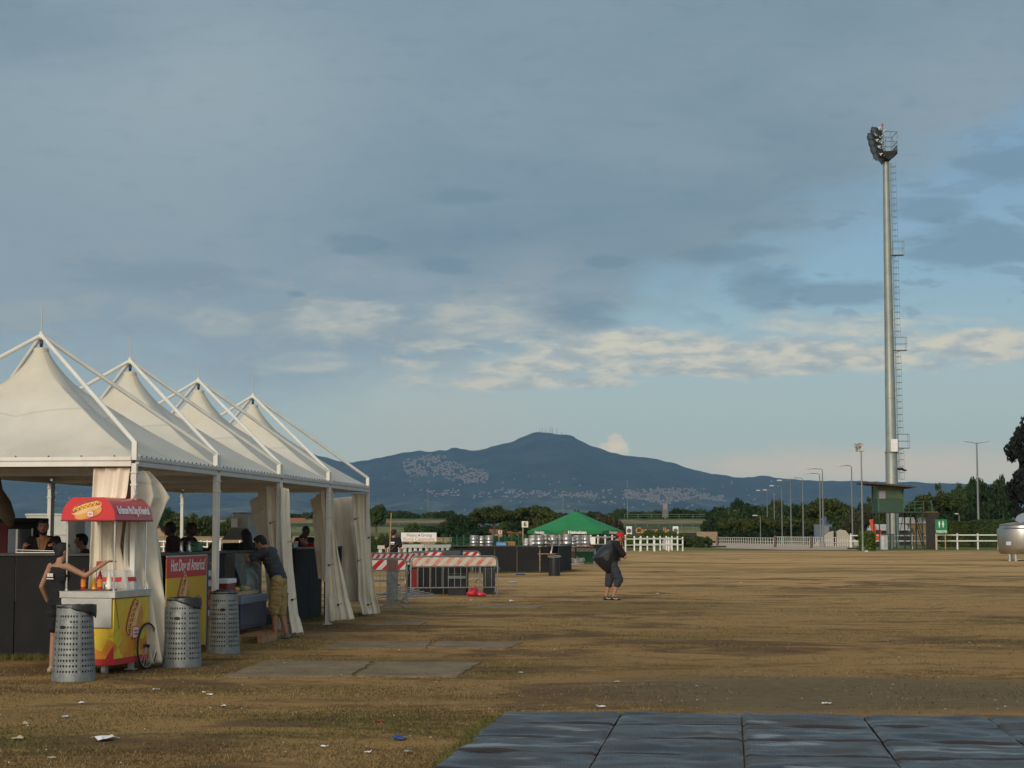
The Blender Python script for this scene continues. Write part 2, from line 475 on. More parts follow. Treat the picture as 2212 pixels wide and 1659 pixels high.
# ================================================================== the land
def ground_material():
    m = bpy.data.materials.new('dry_field'); m.use_nodes = True; m.node_tree.nodes.clear()
    n = N(m.node_tree)
    tc = n.new('ShaderNodeTexCoord'); v = tc.outputs['Object']
    s = n.new('ShaderNodeSeparateXYZ'); n.L.new(v, s.inputs[0])
    x, y, z = s.outputs
    va = n.comb(n.m('MULTIPLY', x, 0.6), y, 0.0)
    big = n.noise(va, 0.10, 5, 0.6, 0.6)
    mid = n.noise(va, 0.42, 6, 0.65, 0.8)
    fine = n.noise(v, 7.0, 6, 0.7)
    tiny = n.noise(v, 60.0, 4, 0.7)
    straw = n.mix(n.step(tiny, 0.3, 0.7), (0.22, 0.128, 0.044), (0.46, 0.275, 0.104))
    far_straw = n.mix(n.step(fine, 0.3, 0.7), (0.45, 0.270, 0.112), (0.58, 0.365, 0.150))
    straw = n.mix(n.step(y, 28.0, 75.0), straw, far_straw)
    green = n.mix(n.step(tiny, 0.35, 0.7), (0.12, 0.082, 0.026), (0.25, 0.168, 0.054))
    dirt = n.mix(n.step(fine, 0.3, 0.75), (0.095, 0.055, 0.026), (0.185, 0.110, 0.053))
    grey = n.mix(n.step(fine, 0.3, 0.7), (0.125, 0.092, 0.052), (0.20, 0.148, 0.085))
    # where the ground is worn bare: more of it near by, less far out
    wear = n.m('ADD', n.m('MULTIPLY', mid, 0.62), n.m('MULTIPLY', big, 0.42))
    wear = n.m('ADD', wear, n.m('MULTIPLY', n.m('SUBTRACT', fine, 0.5), 0.14))
    thr = n.m('ADD', 0.535, n.m('MULTIPLY', n.step(y, 30.0, 110.0), 0.06))
    bare = n.step(n.m('SUBTRACT', wear, thr), -0.02, 0.05)
    gsel = n.m('ADD', n.noise(n.comb(n.m('MULTIPLY', x, 0.45), y, 7.0), 0.16, 4, 0.6), n.m('MULTIPLY', n.m('SUBTRACT', fine, 0.5), 0.25))
    c = n.mix(n.m('MULTIPLY', n.step(gsel, 0.47, 0.66), 0.75), straw, green)
    c = n.mix(n.m('MULTIPLY', bare, 0.88), c, dirt)
    mot = n.noise(n.comb(n.m('MULTIPLY', x, 0.7), y, 5.0), 1.5, 6, 0.7, 0.5)
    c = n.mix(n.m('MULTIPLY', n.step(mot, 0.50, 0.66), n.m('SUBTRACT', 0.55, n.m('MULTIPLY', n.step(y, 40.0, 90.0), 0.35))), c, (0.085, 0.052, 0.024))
    c = n.mix(n.m('MULTIPLY', n.step(mot, 0.44, 0.32), 0.35), c, (0.42, 0.28, 0.12))
    # streaks of old mown rows across the far field
    rows = n.noise(n.comb(n.m('MULTIPLY', x, 0.10), n.m('MULTIPLY', y, 0.55), 2.0), 1.0, 5, 0.7)
    c = n.mix(n.m('MULTIPLY', n.m('MULTIPLY', n.step(rows, 0.54, 0.62), n.step(y, 34.0, 60.0)), 0.55), c, (0.19, 0.115, 0.05))
    # the trodden grey patch in front of the plastic floor
    gx = n.m('DIVIDE', n.m('SUBTRACT', x, 3.6), 3.9); gy = n.m('DIVIDE', n.m('SUBTRACT', y, 19.3), 2.5)
    gd = n.m('SQRT', n.m('ADD', n.m('MULTIPLY', gx, gx), n.m('MULTIPLY', gy, gy)))
    gd = n.m('ADD', gd, n.m('MULTIPLY', n.m('SUBTRACT', mid, 0.5), 1.1))
    c = n.mix(n.m('MULTIPLY', n.step(gd, 1.15, 0.5), 0.85), c, grey)
    # greener rim beside fences and far out
    far = n.step(n.m('ADD', y, n.m('MULTIPLY', big, 30.0)), 168.0, 192.0)
    fargreen = n.mix(n.step(n.noise(v, 0.06, 4), 0.35, 0.65), (0.085, 0.10, 0.030), (0.17, 0.165, 0.055))
    c = n.mix(far, c, fargreen)
    plain = n.mix(n.step(n.noise(v, 0.004, 5), 0.4, 0.6), (0.05, 0.075, 0.03), (0.12, 0.115, 0.05))
    c = n.mix(n.step(y, 900.0, 2200.0), c, plain)
    b = n.new('ShaderNodeBsdfPrincipled'); n.L.new(c, b.inputs['Base Color'])
    b.inputs['Roughness'].default_value = 0.95; b.inputs['Specular IOR Level'].default_value = 0.1
    bp = n.new('ShaderNodeBump'); bp.inputs['Strength'].default_value = 0.9; bp.inputs['Distance'].default_value = 0.03
    n.L.new(n.m('ADD', n.m('MULTIPLY', tiny, 0.5), n.m('ADD', fine, n.m('MULTIPLY', mid, 1.5))), bp.inputs['Height'])
    n.L.new(bp.outputs[0], b.inputs['Normal'])
    o = n.new('ShaderNodeOutputMaterial'); n.L.new(b.outputs[0], o.inputs[0])
    return m
GROUND = ground_material()

def ground_z(x, y):
    """the field is flat with slow humps out in the open"""
    k = max(0.0, min(1.0, (x - 4.0) / 6.0)) * max(0.0, min(1.0, (y - 30) / 15.0)) * max(0.0, min(1.0, (150 - y) / 25.0))
    if k <= 0: return 0.0
    if y > 95 and x > 20: k *= max(0.0, min(1.0, (x - 24) / -10.0 + 1)) if x > 24 else 1
    v = mnoise.noise(Vector((x * 0.05, y * 0.11, 1.3))) + 0.5 * mnoise.noise(Vector((x * 0.16, y * 0.3, 4.1)))
    return 0.16 * k * v

g = MB()
ys = [0, 6] + [8 + i * 0.5 for i in range(60)] + [38 + i * 1.0 for i in range(130)] + [172, 185, 200, 240, 300, 400, 600, 900, 1500, 3000, 6000, 9000, 15500]
xs = [-9000, -4000, -1500, -600, -250, -120, -60, -30] + [-20 + i * 0.8 for i in range(88)] + [60, 90, 140, 250, 600, 1500, 4000, 9000]
rows = []
for y in ys:
    rows.append([Vector((x, y, ground_z(x, y))) for x in xs])
g.grid(rows)
gr = g.build('ground', GROUND, smooth=True)
tag(gr, kind='structure')

# pale track along the far fence
TRACK = mat('track_gravel', (0.44, 0.34, 0.25), 0.9, var=0.15, scale=0.5, bump=0.3, bscale=5)
tr = MB()
lp = [(1430, 1174.5), (1475, 1170.5), (1550, 1172.8), (1668, 1175.2), (1850, 1181)]
hp = [(1430, 1177.5), (1500, 1181), (1560, 1184), (1700, 1187.5), (1850, 1187.5)]
top = [G(*q, z=0.006) for q in lp]; bot = [G(*q, z=0.006) for q in hp]
tr.grid([bot, [(a + b) / 2 for a, b in zip(top, bot)], top])
tag(tr.build('track', TRACK), kind='structure')

# cast concrete pads sunk flush in the grass
PAD = mat('weathered_concrete', (0.20, 0.142, 0.078), 0.9, var=0.2, scale=2.0, bump=0.5, bscale=30, dirt=(0.10, 0.075, 0.045), dirt_amt=0.75, dscale=1.4)
pads = [([(472, 1466), (574, 1429), (806, 1429), (757, 1462)], 'long grey concrete pad nearest the waste bins, level with the grass'),
        ([(767, 1462), (814, 1431), (1035, 1433), (984, 1464)], 'grey concrete pad right of the nearest long pad'),
        ([(690, 1401), (745, 1386), (933, 1386), (916, 1401)], 'narrow worn concrete pad in the second row, left one'),
        ([(926, 1400), (949, 1386), (1129, 1388), (1097, 1402)], 'concrete pad in the second row with its far corner crumbling, right one'),
        ([(789, 1351), (845, 1343), (925, 1344), (908, 1350)], 'small pale concrete pad in front of the last white curtain'),
        ([(1010, 1313), (1050, 1308), (1175, 1309), (1160, 1314)], 'thin concrete pad beyond the red bag on the grass')]
for i, (q, lab) in enumerate(pads):
    random.seed(i + 5)
    c4 = [G(*a, z=0.0) for a in q]
    per = []
    for k in range(4):                                   # crumbled outline
        a, b = c4[k], c4[(k + 1) % 4]
        L = (b - a).length; n_ = max(3, int(L / 0.18))
        for j in range(n_):
            t = j / n_
            per.append(a.lerp(b, t) + Vector((random.uniform(-.03, .03), random.uniform(-.05, .05), 0)))
    m_ = MB(); m_.prism([Vector((a.x, a.y, -0.05)) for a in per], (0, 0, 0.062))
    o = m_.build('concrete_pad', PAD)
    tag(o, lab, 'concrete pad', 'concrete pads set in the grass')

# ------------------------------------------------------------------ mountain range, real distance
SKYL = [(-900, 1062), (-400, 1050), (0, 1036), (200, 1022), (400, 1003), (520, 990), (600, 980), (650, 976), (683, 983), (746, 999), (762, 1000), (806, 992), (863, 979), (905, 973), (932, 975), (968, 971),
        (975, 967.5), (988, 967.5), (996, 971), (1035, 972), (1081, 961), (1118, 949), (1150, 935.5), (1158, 933), (1184, 934.5), (1213, 939), (1237, 942), (1255, 951), (1277, 963), (1310, 974), (1348, 984),
        (1391, 988), (1431, 995), (1462, 1002), (1497, 1014.5), (1536, 1023.5), (1560, 1025), (1593, 1032), (1615, 1031), (1648, 1027), (1670, 1031), (1725, 1037), (1782, 1039), (1860, 1038.5),
        (1919, 1041), (2026, 1043), (2150, 1047), (2400, 1055), (2900, 1075)]
RIDGE = 14600.0
FOOT = 8200.0
def sky_y(px):
    for (a, ya), (b, yb) in zip(SKYL, SKYL[1:]):
        if a <= px <= b: return ya + (yb - ya) * (px - a) / (b - a)
    return 1065
def hill_z(px, D):
    """height of the range on the column of direction px at depth D"""
    top_z = P(px, sky_y(px), RIDGE).z
    t = (D - FOOT) / (RIDGE - FOOT)
    if t < 0: return -3 + 0 * t
    if t > 1: return top_z * max(0.0, 1 - (t - 1) * 4.4) - (3 if t > 1.2 else 0)
    x = (px - 1106) / F * D
    prof = 0.30 * t + 0.70 * t ** 2.6
    nz = mnoise.noise(Vector((x / 1500.0, D / 2600.0, 0.2))) * 0.14 + mnoise.noise(Vector((x / 420.0, D / 1500.0, 2.2))) * 0.07 + mnoise.noise(Vector((x / 150.0, D / 500.0, 5.0))) * 0.022
    return top_z * (prof + nz * 4 * t * (1 - t)) + mnoise.noise(Vector((x / 60.0, D / 80.0, 9.0))) * 9 * t - 3 * (1 - t)
FOREST = bpy.data.materials.new('wooded_slope'); FOREST.use_nodes = True; FOREST.node_tree.nodes.clear()
n = N(FOREST.node_tree)
tc = n.new('ShaderNodeTexCoord'); v = tc.outputs['Object']
c = n.mix(n.step(n.noise(v, 0.004, 6, 0.65), 0.35, 0.7), (0.006, 0.015, 0.008), (0.036, 0.052, 0.022))
sz = n.new('ShaderNodeSeparateXYZ'); n.L.new(v, sz.inputs[0])
fields = n.m('MULTIPLY', n.step(n.noise(v, 0.0022, 7, 0.72), 0.43, 0.58), n.step(sz.outputs[2], 340.0, 90.0))
c = n.mix(n.m('MULTIPLY', fields, 0.75), c, n.mix(n.step(n.noise(v, 0.008, 4), 0.4, 0.6), (0.07, 0.10, 0.045), (0.19, 0.19, 0.11)))
b = n.new('ShaderNodeBsdfPrincipled'); n.L.new(c, b.inputs['Base Color']); b.inputs['Roughness'].default_value = 1.0; b.inputs['Specular IOR Level'].default_value = 0.0
o = n.new('ShaderNodeOutputMaterial'); n.L.new(b.outputs[0], o.inputs[0])
hm = MB()
pxs = list(range(-900, -100, 40)) + list(range(-100, 2350, 6)) + list(range(2350, 2900, 40)) + [2900]
Ds = [FOOT - 200 + i * 110 for i in range(58)] + [RIDGE - 60, RIDGE, RIDGE + 100, RIDGE + 400, RIDGE + 900, RIDGE + 1500]
Ds = sorted(d for d in Ds)
rows = []
for D in Ds:
    rows.append([Vector(((px - 1106) / F * D, D, hill_z(px, D))) for px in pxs])
hm.grid(rows)
hills = hm.build('hills', FOREST, smooth=False)
for pl in hills.data.polygons: pl.use_smooth = True
tag(hills, kind='structure')
def hill_point(px, py):
    """the spot of the slope seen in that direction"""
    D = FOOT
    while D < RIDGE:
        q = P(px, py, D)
        if hill_z(px, D) >= q.z: return q, D
        D += 40
    return None, None

# hill towns: small houses with tiled roofs
HW = [mat('town_wall_cream', (0.17, 0.145, 0.11), 0.9), mat('town_wall_pink', (0.165, 0.115, 0.09), 0.9), mat('town_wall_white', (0.23, 0.205, 0.165), 0.9)]
HR = mat('town_roof_tile', (0.12, 0.075, 0.055), 0.9)
def house_mb(m, c, w_, d_, h_, rz):
    rot = Matrix.Rotation(rz, 3, 'Z')
    m.mi = 0
    m.box(Vector(c) + Vector((0, 0, h_ / 2 - 3)), (w_, d_, h_ + 6), rot)
    m.mi = 1
    e = 0.5
    pts = [(-w_ / 2 - e, -d_ / 2 - e, h_), (w_ / 2 + e, -d_ / 2 - e, h_), (w_ / 2 + e, d_ / 2 + e, h_), (-w_ / 2 - e, d_ / 2 + e, h_), (-w_ / 2 - e, 0, h_ + d_ * 0.2), (w_ / 2 + e, 0, h_ + d_ * 0.2)]
    m.add([Vector(c) + rot @ Vector(q) for q in pts], [(0, 1, 5, 4), (2, 3, 4, 5), (0, 4, 3), (1, 2, 5), (0, 3, 2, 1)])
random.seed(11)
protos = []
for k in range(9):
    m_ = MB(); house_mb(m_, (0, 0, 0), random.uniform(12, 26), random.uniform(10, 13), random.uniform(6, 12), 0)
    protos.append(m_.build('hill_house', [HW[k % 3], HR]))
TOWNS = [  # polygon (photo directions), number of single houses, number in the mass, phrase
    ([(868, 998), (905, 985), (958, 984), (1002, 1008), (1058, 1020), (1050, 1044), (1000, 1046), (945, 1030), (880, 1030), (872, 1012)], 95, 420, 'steep town under the left ridge'),
    ([(920, 1060), (952, 1058), (995, 1060), (990, 1072), (940, 1074)], 18, 22, 'low row of buildings at the foot of the left slope'),
    ([(1000, 1070), (1090, 1058), (1120, 1060), (1240, 1066), (1290, 1064), (1290, 1076), (1110, 1078), (1010, 1080)], 40, 90, 'ribbon of houses along the mountain foot'),
    ([(1346, 1062), (1420, 1056), (1500, 1056), (1510, 1066), (1570, 1072), (1570, 1084), (1500, 1078), (1430, 1092), (1390, 1082), (1350, 1078)], 80, 380, 'broad town on the right spur'),
    ([(1245, 1060), (1340, 1058), (1330, 1090), (1250, 1086)], 12, 30, 'scattered houses between the two towns'),
    ([(120, 1060), (330, 1050), (330, 1085), (20, 1085), (10, 1065)], 14, 10, 'scattered houses seen under the tent roofs'),
    ([(640, 1030), (850, 1010), (1500, 1050), (1740, 1030), (1740, 1110), (640, 1110)], 22, 60, 'lone farmhouses on the lower slope')]
def inside(poly, x, y):
    c = False
    for (x1, y1), (x2, y2) in zip(poly, poly[1:] + poly[:1]):
        if (y1 > y) != (y2 > y) and x < (x2 - x1) * (y - y1) / (y2 - y1) + x1: c = not c
    return c
mass = MB()
first = set()
for poly, n1, n2, ph in TOWNS:
    x0, x1 = min(a for a, _ in poly), max(a for a, _ in poly); y0, y1 = min(b_ for _, b_ in poly), max(b_ for _, b_ in poly)
    k = 0; tries = 0
    while k < n1 + n2 and tries < 9000:
        tries += 1
        px, py = random.uniform(x0, x1), random.uniform(y0, y1)
        if not inside(poly, px, py): continue
        if mnoise.noise(Vector((px * 0.05, py * 0.12, 3.0))) < -0.28: continue
        q, D = hill_point(px, py)
        if q is None: continue
        z = hill_z(px, D)
        k += 1
        if k <= n1:
            i = random.randrange(9)
            if i not in first: ob = protos[i]; first.add(i)
            else:
                ob = protos[i].copy(); COL.objects.link(ob)
            ob.location = (q.x, q.y, z); ob.rotation_euler = (0, 0, random.uniform(-.5, .5)); s_ = random.uniform(0.55, .95); ob.scale = (s_, s_, s_)
            tag(ob, 'pale tile-roofed house in the ' + ph, 'house', ph)
        else:
            house_mb(mass, (q.x, q.y, z), random.uniform(9, 18), random.uniform(8, 11), random.uniform(5, 10), random.uniform(-.6, .6))
for i in range(9):
    if i not in first: bpy.data.objects.remove(protos[i])
tag(mass.build('hill_town', [HW[0], HR]), 'mass of small distant houses filling the towns on the mountain', 'town', kind='stuff')

# transmitter masts on the summit
MAST = mat('mast_steel', (0.25, 0.24, 0.25), 0.8)
for i, (px, hh) in enumerate(((1166, 26), (1171, 42), (1178, 30), (1186, 34), (1190, 60), (1194, 46), (1203, 52), (1213, 28))):
    zt = P(px, sky_y(px), RIDGE).z
    m_ = MB()
    for a in range(3):
        an = a * 2.094
        m_.tube((3 * math.cos(an), 3 * math.sin(an), -4), (.6 * math.cos(an), .6 * math.sin(an), hh), 1.1, 0.7, 4)
    for k in range(4): m_.box((0, 0, hh * (0.2 + .2 * k)), (5 - k, 5 - k, 1.0))
    m_.lathe([(2.6, -1), (3.2, 0), (2.6, 1)], 8, (0, -1, hh * .7), (0, 1, 0))
    o = m_.build('radio_mast', MAST); o.location = ((px - 1106) / F * RIDGE, RIDGE - 20, zt)
    tag(o, ['short', 'slim', 'small', 'middling', 'tallest', 'tall', 'second tallest', 'rightmost'][i] + ' radio mast on the mountain summit, number %s from the left' % ORD[i], 'radio mast', 'radio masts on the summit')

# ------------------------------------------------------------------ racecourse banks
BANK = bpy.data.materials.new('layered_bank'); BANK.use_nodes = True; BANK.node_tree.nodes.clear()
n = N(BANK.node_tree); tc = n.new('ShaderNodeTexCoord'); v = tc.outputs['Object']
sz = n.new('ShaderNodeSeparateXYZ'); n.L.new(v, sz.inputs[0])
zz = n.m('ADD', sz.outputs[2], n.m('MULTIPLY', n.m('SUBTRACT', n.noise(n.comb(n.m('MULTIPLY', sz.outputs[0], 0.3), sz.outputs[1], 0), 0.35, 4), 0.5), 0.5))
c = n.ramp(n.m('DIVIDE', zz, 6.0), [(0.0, (0.09, 0.11, 0.04)), (0.28, (0.13, 0.13, 0.055)), (0.30, (0.17, 0.17, 0.085)), (0.47, (0.16, 0.17, 0.08)), (0.49, (0.06, 0.08, 0.05)), (0.62, (0.07, 0.08, 0.05)), (0.64, (0.26, 0.20, 0.11)), (0.76, (0.24, 0.19, 0.11)), (0.79, (0.05, 0.075, 0.03)), (1.0, (0.06, 0.085, 0.035))])
c = n.mix(n.m('MULTIPLY', n.step(n.noise(v, 0.25, 5), 0.45, 0.62), 0.6), c, (0.07, 0.085, 0.035))
b = n.new('ShaderNodeBsdfPrincipled'); n.L.new(c, b.inputs['Base Color']); b.inputs['Roughness'].default_value = 1.0; b.inputs['Specular IOR Level'].default_value = 0.05
o = n.new('ShaderNodeOutputMaterial'); n.L.new(b.outputs[0], o.inputs[0])
for (pa, pb) in ((300, 1010), (1330, 1545)):
    m_ = MB(); rows = []
    for (D, z) in ((330, -0.3), (338, 0.9), (352, 1.8), (360, 2.9), (362, 3.2), (385, 3.9), (405, 5.0), (440, 5.1), (520, 4.8), (600, 1)):
        rows.append([Vector(((px - 1106) / F * D, D + mnoise.noise(Vector((px * .02, D * .02, 0))) * 4, z * (0.15 if px in (pa, pb) else 1) + 0.15 * mnoise.noise(Vector((px * .08, D * .2, 0))))) for px in range(pa, pb + 1, 5)])
    m_.grid(rows)
    tag(m_.build('embankment', BANK, smooth=True), kind='structure')
# ================================================================== vegetation
L_PINE = tmat('pine_needles', (0.022, 0.036, 0.008), (0.105, 0.125, 0.026))
L_DARK = tmat('dark_leaves', (0.010, 0.024, 0.010), (0.045, 0.080, 0.026))
L_MID = tmat('mid_leaves', (0.022, 0.042, 0.014), (0.085, 0.120, 0.034))
L_OLIVE = tmat('olive_leaves', (0.035, 0.038, 0.022), (0.095, 0.088, 0.045))
L_BRIGHT = tmat('bright_leaves', (0.035, 0.065, 0.012), (0.14, 0.19, 0.035))
L_BLACK = tmat('near_black_needles', (0.008, 0.010, 0.010), (0.030, 0.036, 0.028))

def leaf_quads(m, c, r, n, size, rnd, flat=0.0, shell=0.55, zk=1.0):
    """leaf clumps in an ellipsoid lump, more towards its skin"""
    for _ in range(n):
        while True:
            d = Vector((rnd.gauss(0, 1), rnd.gauss(0, 1), rnd.gauss(0, 1)))
            if d.length > 0.01: break
        d.normalize()
        k = shell + (1 - shell) * rnd.random() if rnd.random() < 0.85 else rnd.random() * shell
        k *= 1 + 0.18 * mnoise.noise(d * 2.3 + Vector(c) * 0.7)
        q = Vector(c) + Vector((d.x * r[0], d.y * r[1], d.z * r[2])) * k
        nn = (d + Vector((rnd.gauss(0, .6), rnd.gauss(0, .6), rnd.gauss(0, .6) + 0.25))).normalized()
        u, v = frame_of(nn)
        a = rnd.random() * 6.283
        u, v = u * math.cos(a) + v * math.sin(a), v * math.cos(a) - u * math.sin(a)
        u.z *= zk; v.z *= zk
        s_ = size * 1.75 * rnd.uniform(0.6, 1.4)
        m.add([q - u * s_ * .5, q + v * s_ * .32, q + u * s_ * .5, q - v * s_ * .32], [(0, 1, 2, 3)])

def crown_mesh(kind, seed):
    """unit crown: width about 2, centred on x = y = 0, z from 0 to 1"""
    rnd = random.Random(seed); m = MB()
    if kind == 'umbrella':
        for i in range(46):
            a = rnd.random() * 6.283; rr = math.sqrt(rnd.random()) * 0.82
            z = 0.42 + 0.42 * math.sqrt(max(0, 1 - (rr / 0.95) ** 2)) - 0.22 * rnd.random() - 0.12 * rr
            leaf_quads(m, (rr * math.cos(a), rr * math.sin(a), z), (0.21, 0.21, 0.13), 150, 0.055, rnd)
        for i in range(14):
            a = rnd.random() * 6.283; rr = 0.35 + 0.4 * rnd.random()
            leaf_quads(m, (rr * math.cos(a), rr * math.sin(a), 0.18 + .2 * rnd.random()), (0.17, 0.17, 0.10), 90, 0.05, rnd)
    elif kind == 'round':
        for i in range(40):
            d = Vector((rnd.gauss(0, 1), rnd.gauss(0, 1), rnd.gauss(0, 1))).normalized()
            k = 0.45 + 0.32 * rnd.random()
            leaf_quads(m, (d.x * k, d.y * k, 0.5 + d.z * k * 0.5), (0.27, 0.27, 0.16), 165, 0.06, rnd)
    elif kind == 'bush':
        for i in range(46):
            a = rnd.random() * 6.283; rr = math.sqrt(rnd.random()) * 0.80; z = rnd.random() ** .6 * 0.80 * (max(0.05, 1 - rr * rr)) ** .38
            leaf_quads(m, (rr * math.cos(a), rr * math.sin(a), z + .06), (0.25, 0.25, 0.17), 150, 0.055, rnd)
    elif kind == 'spire':
        for i in range(110):
            z = rnd.random() ** 1.2; w_ = 0.92 * (1 - z) ** 0.6 + 0.10; a = rnd.random() * 6.283; rr = w_ * (0.15 + .75 * rnd.random())
            leaf_quads(m, (rr * math.cos(a), rr * math.sin(a), z * .93 + .04), (0.24, 0.24, 0.05), 130, 0.075, rnd, zk=.2)
    elif kind == 'tall':
        for i in range(150):
            d = Vector((rnd.gauss(0, 1), rnd.gauss(0, 1), rnd.gauss(0, 1))).normalized(); k = 0.25 + 0.55 * rnd.random()
            leaf_quads(m, (d.x * k * (1.15 - .3 * d.z), d.y * k * (1.15 - .3 * d.z), 0.5 + d.z * k * 0.58), (0.22, 0.22, 0.05), 120, 0.06, rnd, zk=.35)
    elif kind == 'sparse':
        for i in range(30):
            d = Vector((rnd.gauss(0, 1), rnd.gauss(0, 1), rnd.gauss(0, 1))).normalized(); k = 0.35 + 0.6 * rnd.random()
            leaf_quads(m, (d.x * k, d.y * k, 0.5 + d.z * k * 0.5), (0.15, 0.15, 0.07), 45, 0.055, rnd, shell=0.1)
    return m
CROWNS = {}
def crown(kind, k, m_, parent, scale, zo):
    key = (kind, k, m_.name)
    if key not in CROWNS:
        o = crown_mesh(kind, 100 + k * 7 + len(kind)).build('crown', m_, parent)
        CROWNS[key] = o.data
    else:
        o = bpy.data.objects.new('crown', CROWNS[key]); COL.objects.link(o); o.parent = parent
    o.scale = scale; o.location = (0, 0, zo)
    return o
TRUNKS = {}
def trunk_mesh(kind, k):
    rnd = random.Random(k * 13 + 5); m = MB()
    # unit trunk: z 0..1, branches spread into the crown above 0.6
    pts = [Vector((0, 0, 0))]
    for i in range(1, 7): pts.append(Vector((rnd.gauss(0, .012) + pts[-1].x, rnd.gauss(0, .012) + pts[-1].y, i / 6 * (0.98 if kind != 'umbrella' else 0.72))))
    m.path(pts, [0.045, 0.038, 0.034, 0.031, 0.027, 0.022, 0.014], 8)
    for i in range(11 if kind == 'umbrella' else 9):
        a = i * 2.4 + rnd.random(); z0 = rnd.uniform(0.5, 0.7) if kind == 'umbrella' else rnd.uniform(0.3, 0.8)
        b_ = Vector((0, 0, z0)); L_ = rnd.uniform(0.18, 0.36) if kind == 'umbrella' else rnd.uniform(.12, .26)
        up = 0.24 if kind == 'umbrella' else 0.14
        m.path([b_, b_ + Vector((math.cos(a) * L_ * .5, math.sin(a) * L_ * .5, up * .6)), b_ + Vector((math.cos(a) * L_, math.sin(a) * L_, up))], [0.016, 0.011, 0.004], 5)
    return m
def tree(name, px, ytop, hw, D, kind, leaf, label, cat='tree', grp=None, ybase_crown=None, k=0, depth=1.0):
    """px, ytop: where its top is seen; hw half width (photo units); D distance; ybase_crown: lower rim of the crown"""
    base = Vector(((px - 1106) / F * D, D, 0))
    H = P(px, ytop, D).z
    w_ = hw / F * D
    t = thing(name, base, (k * 1.7 + px) % 6.28, label, cat, grp)
    if kind == 'bush': zc = 0.0
    elif ybase_crown is None: zc = H * (0.42 if kind == 'umbrella' else 0.16)
    else: zc = max(0, P(px, ybase_crown, D).z)
    crown(kind, k, leaf, t, (w_, w_ * depth, H - zc), zc)
    key = (kind if kind == 'umbrella' else 'x', k % 3)
    if kind != 'bush':
        if key not in TRUNKS:
            o = trunk_mesh(*key).build('trunk', BARK, t, smooth=True); TRUNKS[key] = o.data
        else:
            o = bpy.data.objects.new('trunk', TRUNKS[key]); COL.objects.link(o); o.parent = t
        kx = min(H * 0.9, w_ * 2.3); kx = kx if kind != 'spire' else w_; o.scale = (kx, kx, H * (0.82 if kind != 'umbrella' else 1.0))
    else:
        m = MB()
        for a in range(5):
            m.path([(0, 0, 0), (.2 * w_ * math.cos(a * 1.3), .2 * w_ * math.sin(a * 1.3), H * .35), (.45 * w_ * math.cos(a * 1.3), .45 * w_ * math.sin(a * 1.3), H * .7)], [.05, .04, .015], 5)
        m.build('stem', BARK, t, smooth=True)
    return t

T = tree
gl = 'far trees behind the racecourse, left'
T('broadleaf_tree', 815, 1086, 24, 330, 'round', L_MID, 'bushy round tree just right of the last tent corner', grp=gl, ybase_crown=1140, k=0)
T('broadleaf_tree', 862, 1105, 20, 420, 'round', L_DARK, 'low dark tree above the head of the man with the wooden pole', grp=gl, k=1)
T('broadleaf_tree', 888, 1107, 19, 425, 'round', L_DARK, 'dark far tree above the left end of the white banner', grp=gl, k=2)
T('broadleaf_tree', 921, 1103, 21, 420, 'round', L_MID, 'far tree behind the thin pole above the white banner', grp=gl, k=0)
T('conifer', 952, 1109, 8, 415, 'spire', L_DARK, 'small pointed tree between the banner and the dark bushy tree', grp=gl, k=0)
T('broadleaf_tree', 975, 1104, 17, 410, 'round', L_MID, 'mid green tree left of the dark bushy tree', grp=gl, k=1)
T('broadleaf_tree', 900, 1128, 34, 345, 'bush', L_MID, 'wide low scrub on the bank behind the white banner', 'shrub', k=0)
T('broadleaf_tree', 955, 1124, 30, 340, 'bush', L_OLIVE, 'brownish scrub between the banner and the dark tree', 'shrub', k=1)
T('broadleaf_tree', 997, 1104, 40, 265, 'round', L_DARK, 'very dark bushy tree left of the big umbrella pine', ybase_crown=1163, k=1)
T('umbrella_pine', 1063, 1086, 54, 260, 'umbrella', L_PINE, 'big umbrella pine with a forked bare trunk, left of the number sign', ybase_crown=1136, k=0)
T('umbrella_pine', 1154, 1087, 62, 275, 'umbrella', L_PINE, 'broad umbrella pine behind the number 6 sign', ybase_crown=1140, k=1)
T('broadleaf_tree', 1112, 1112, 28, 290, 'bush', L_DARK, 'dark undergrowth between the two big umbrella pines', 'shrub', k=1)
T('broadleaf_tree', 1185, 1114, 34, 262, 'bush', L_PINE, 'dark hedge-like shrub left behind the green parasol', 'shrub', k=0)
T('umbrella_pine', 1212, 1103, 26, 330, 'umbrella', L_PINE, 'smaller pine peeping out left of the parasol top', k=2, ybase_crown=1150)
T('broadleaf_tree', 1246, 1098, 12, 430, 'round', L_MID, 'far tree just behind the tip of the parasol', k=2)
T('broadleaf_tree', 1309, 1105, 38, 240, 'bush', L_OLIVE, 'rounded brownish bush right behind the green parasol', 'shrub', k=0)
T('broadleaf_tree', 1340, 1103, 20, 460, 'round', L_DARK, 'low dark far tree right of the brownish bush', grp='far tree line right of the parasol', k=1)
T('broadleaf_tree', 1368, 1110, 16, 460, 'round', L_DARK, 'smallest dark far tree beside the faint pole', grp='far tree line right of the parasol', k=0)
T('broadleaf_tree', 1397, 1101, 14, 470, 'round', L_MID, 'upright far tree left of the scoreboard mast', grp='far tree line right of the parasol', k=2)
T('broadleaf_tree', 1420, 1106, 12, 470, 'round', L_OLIVE, 'brown-green far tree touching the scoreboard mast', grp='far tree line right of the parasol', k=1)
T('umbrella_pine', 1474, 1094, 36, 445, 'round', L_DARK, 'wide domed dark tree right of the scoreboard mast', grp='far tree line right of the parasol', k=1, ybase_crown=1132)
_r = random.Random(21)
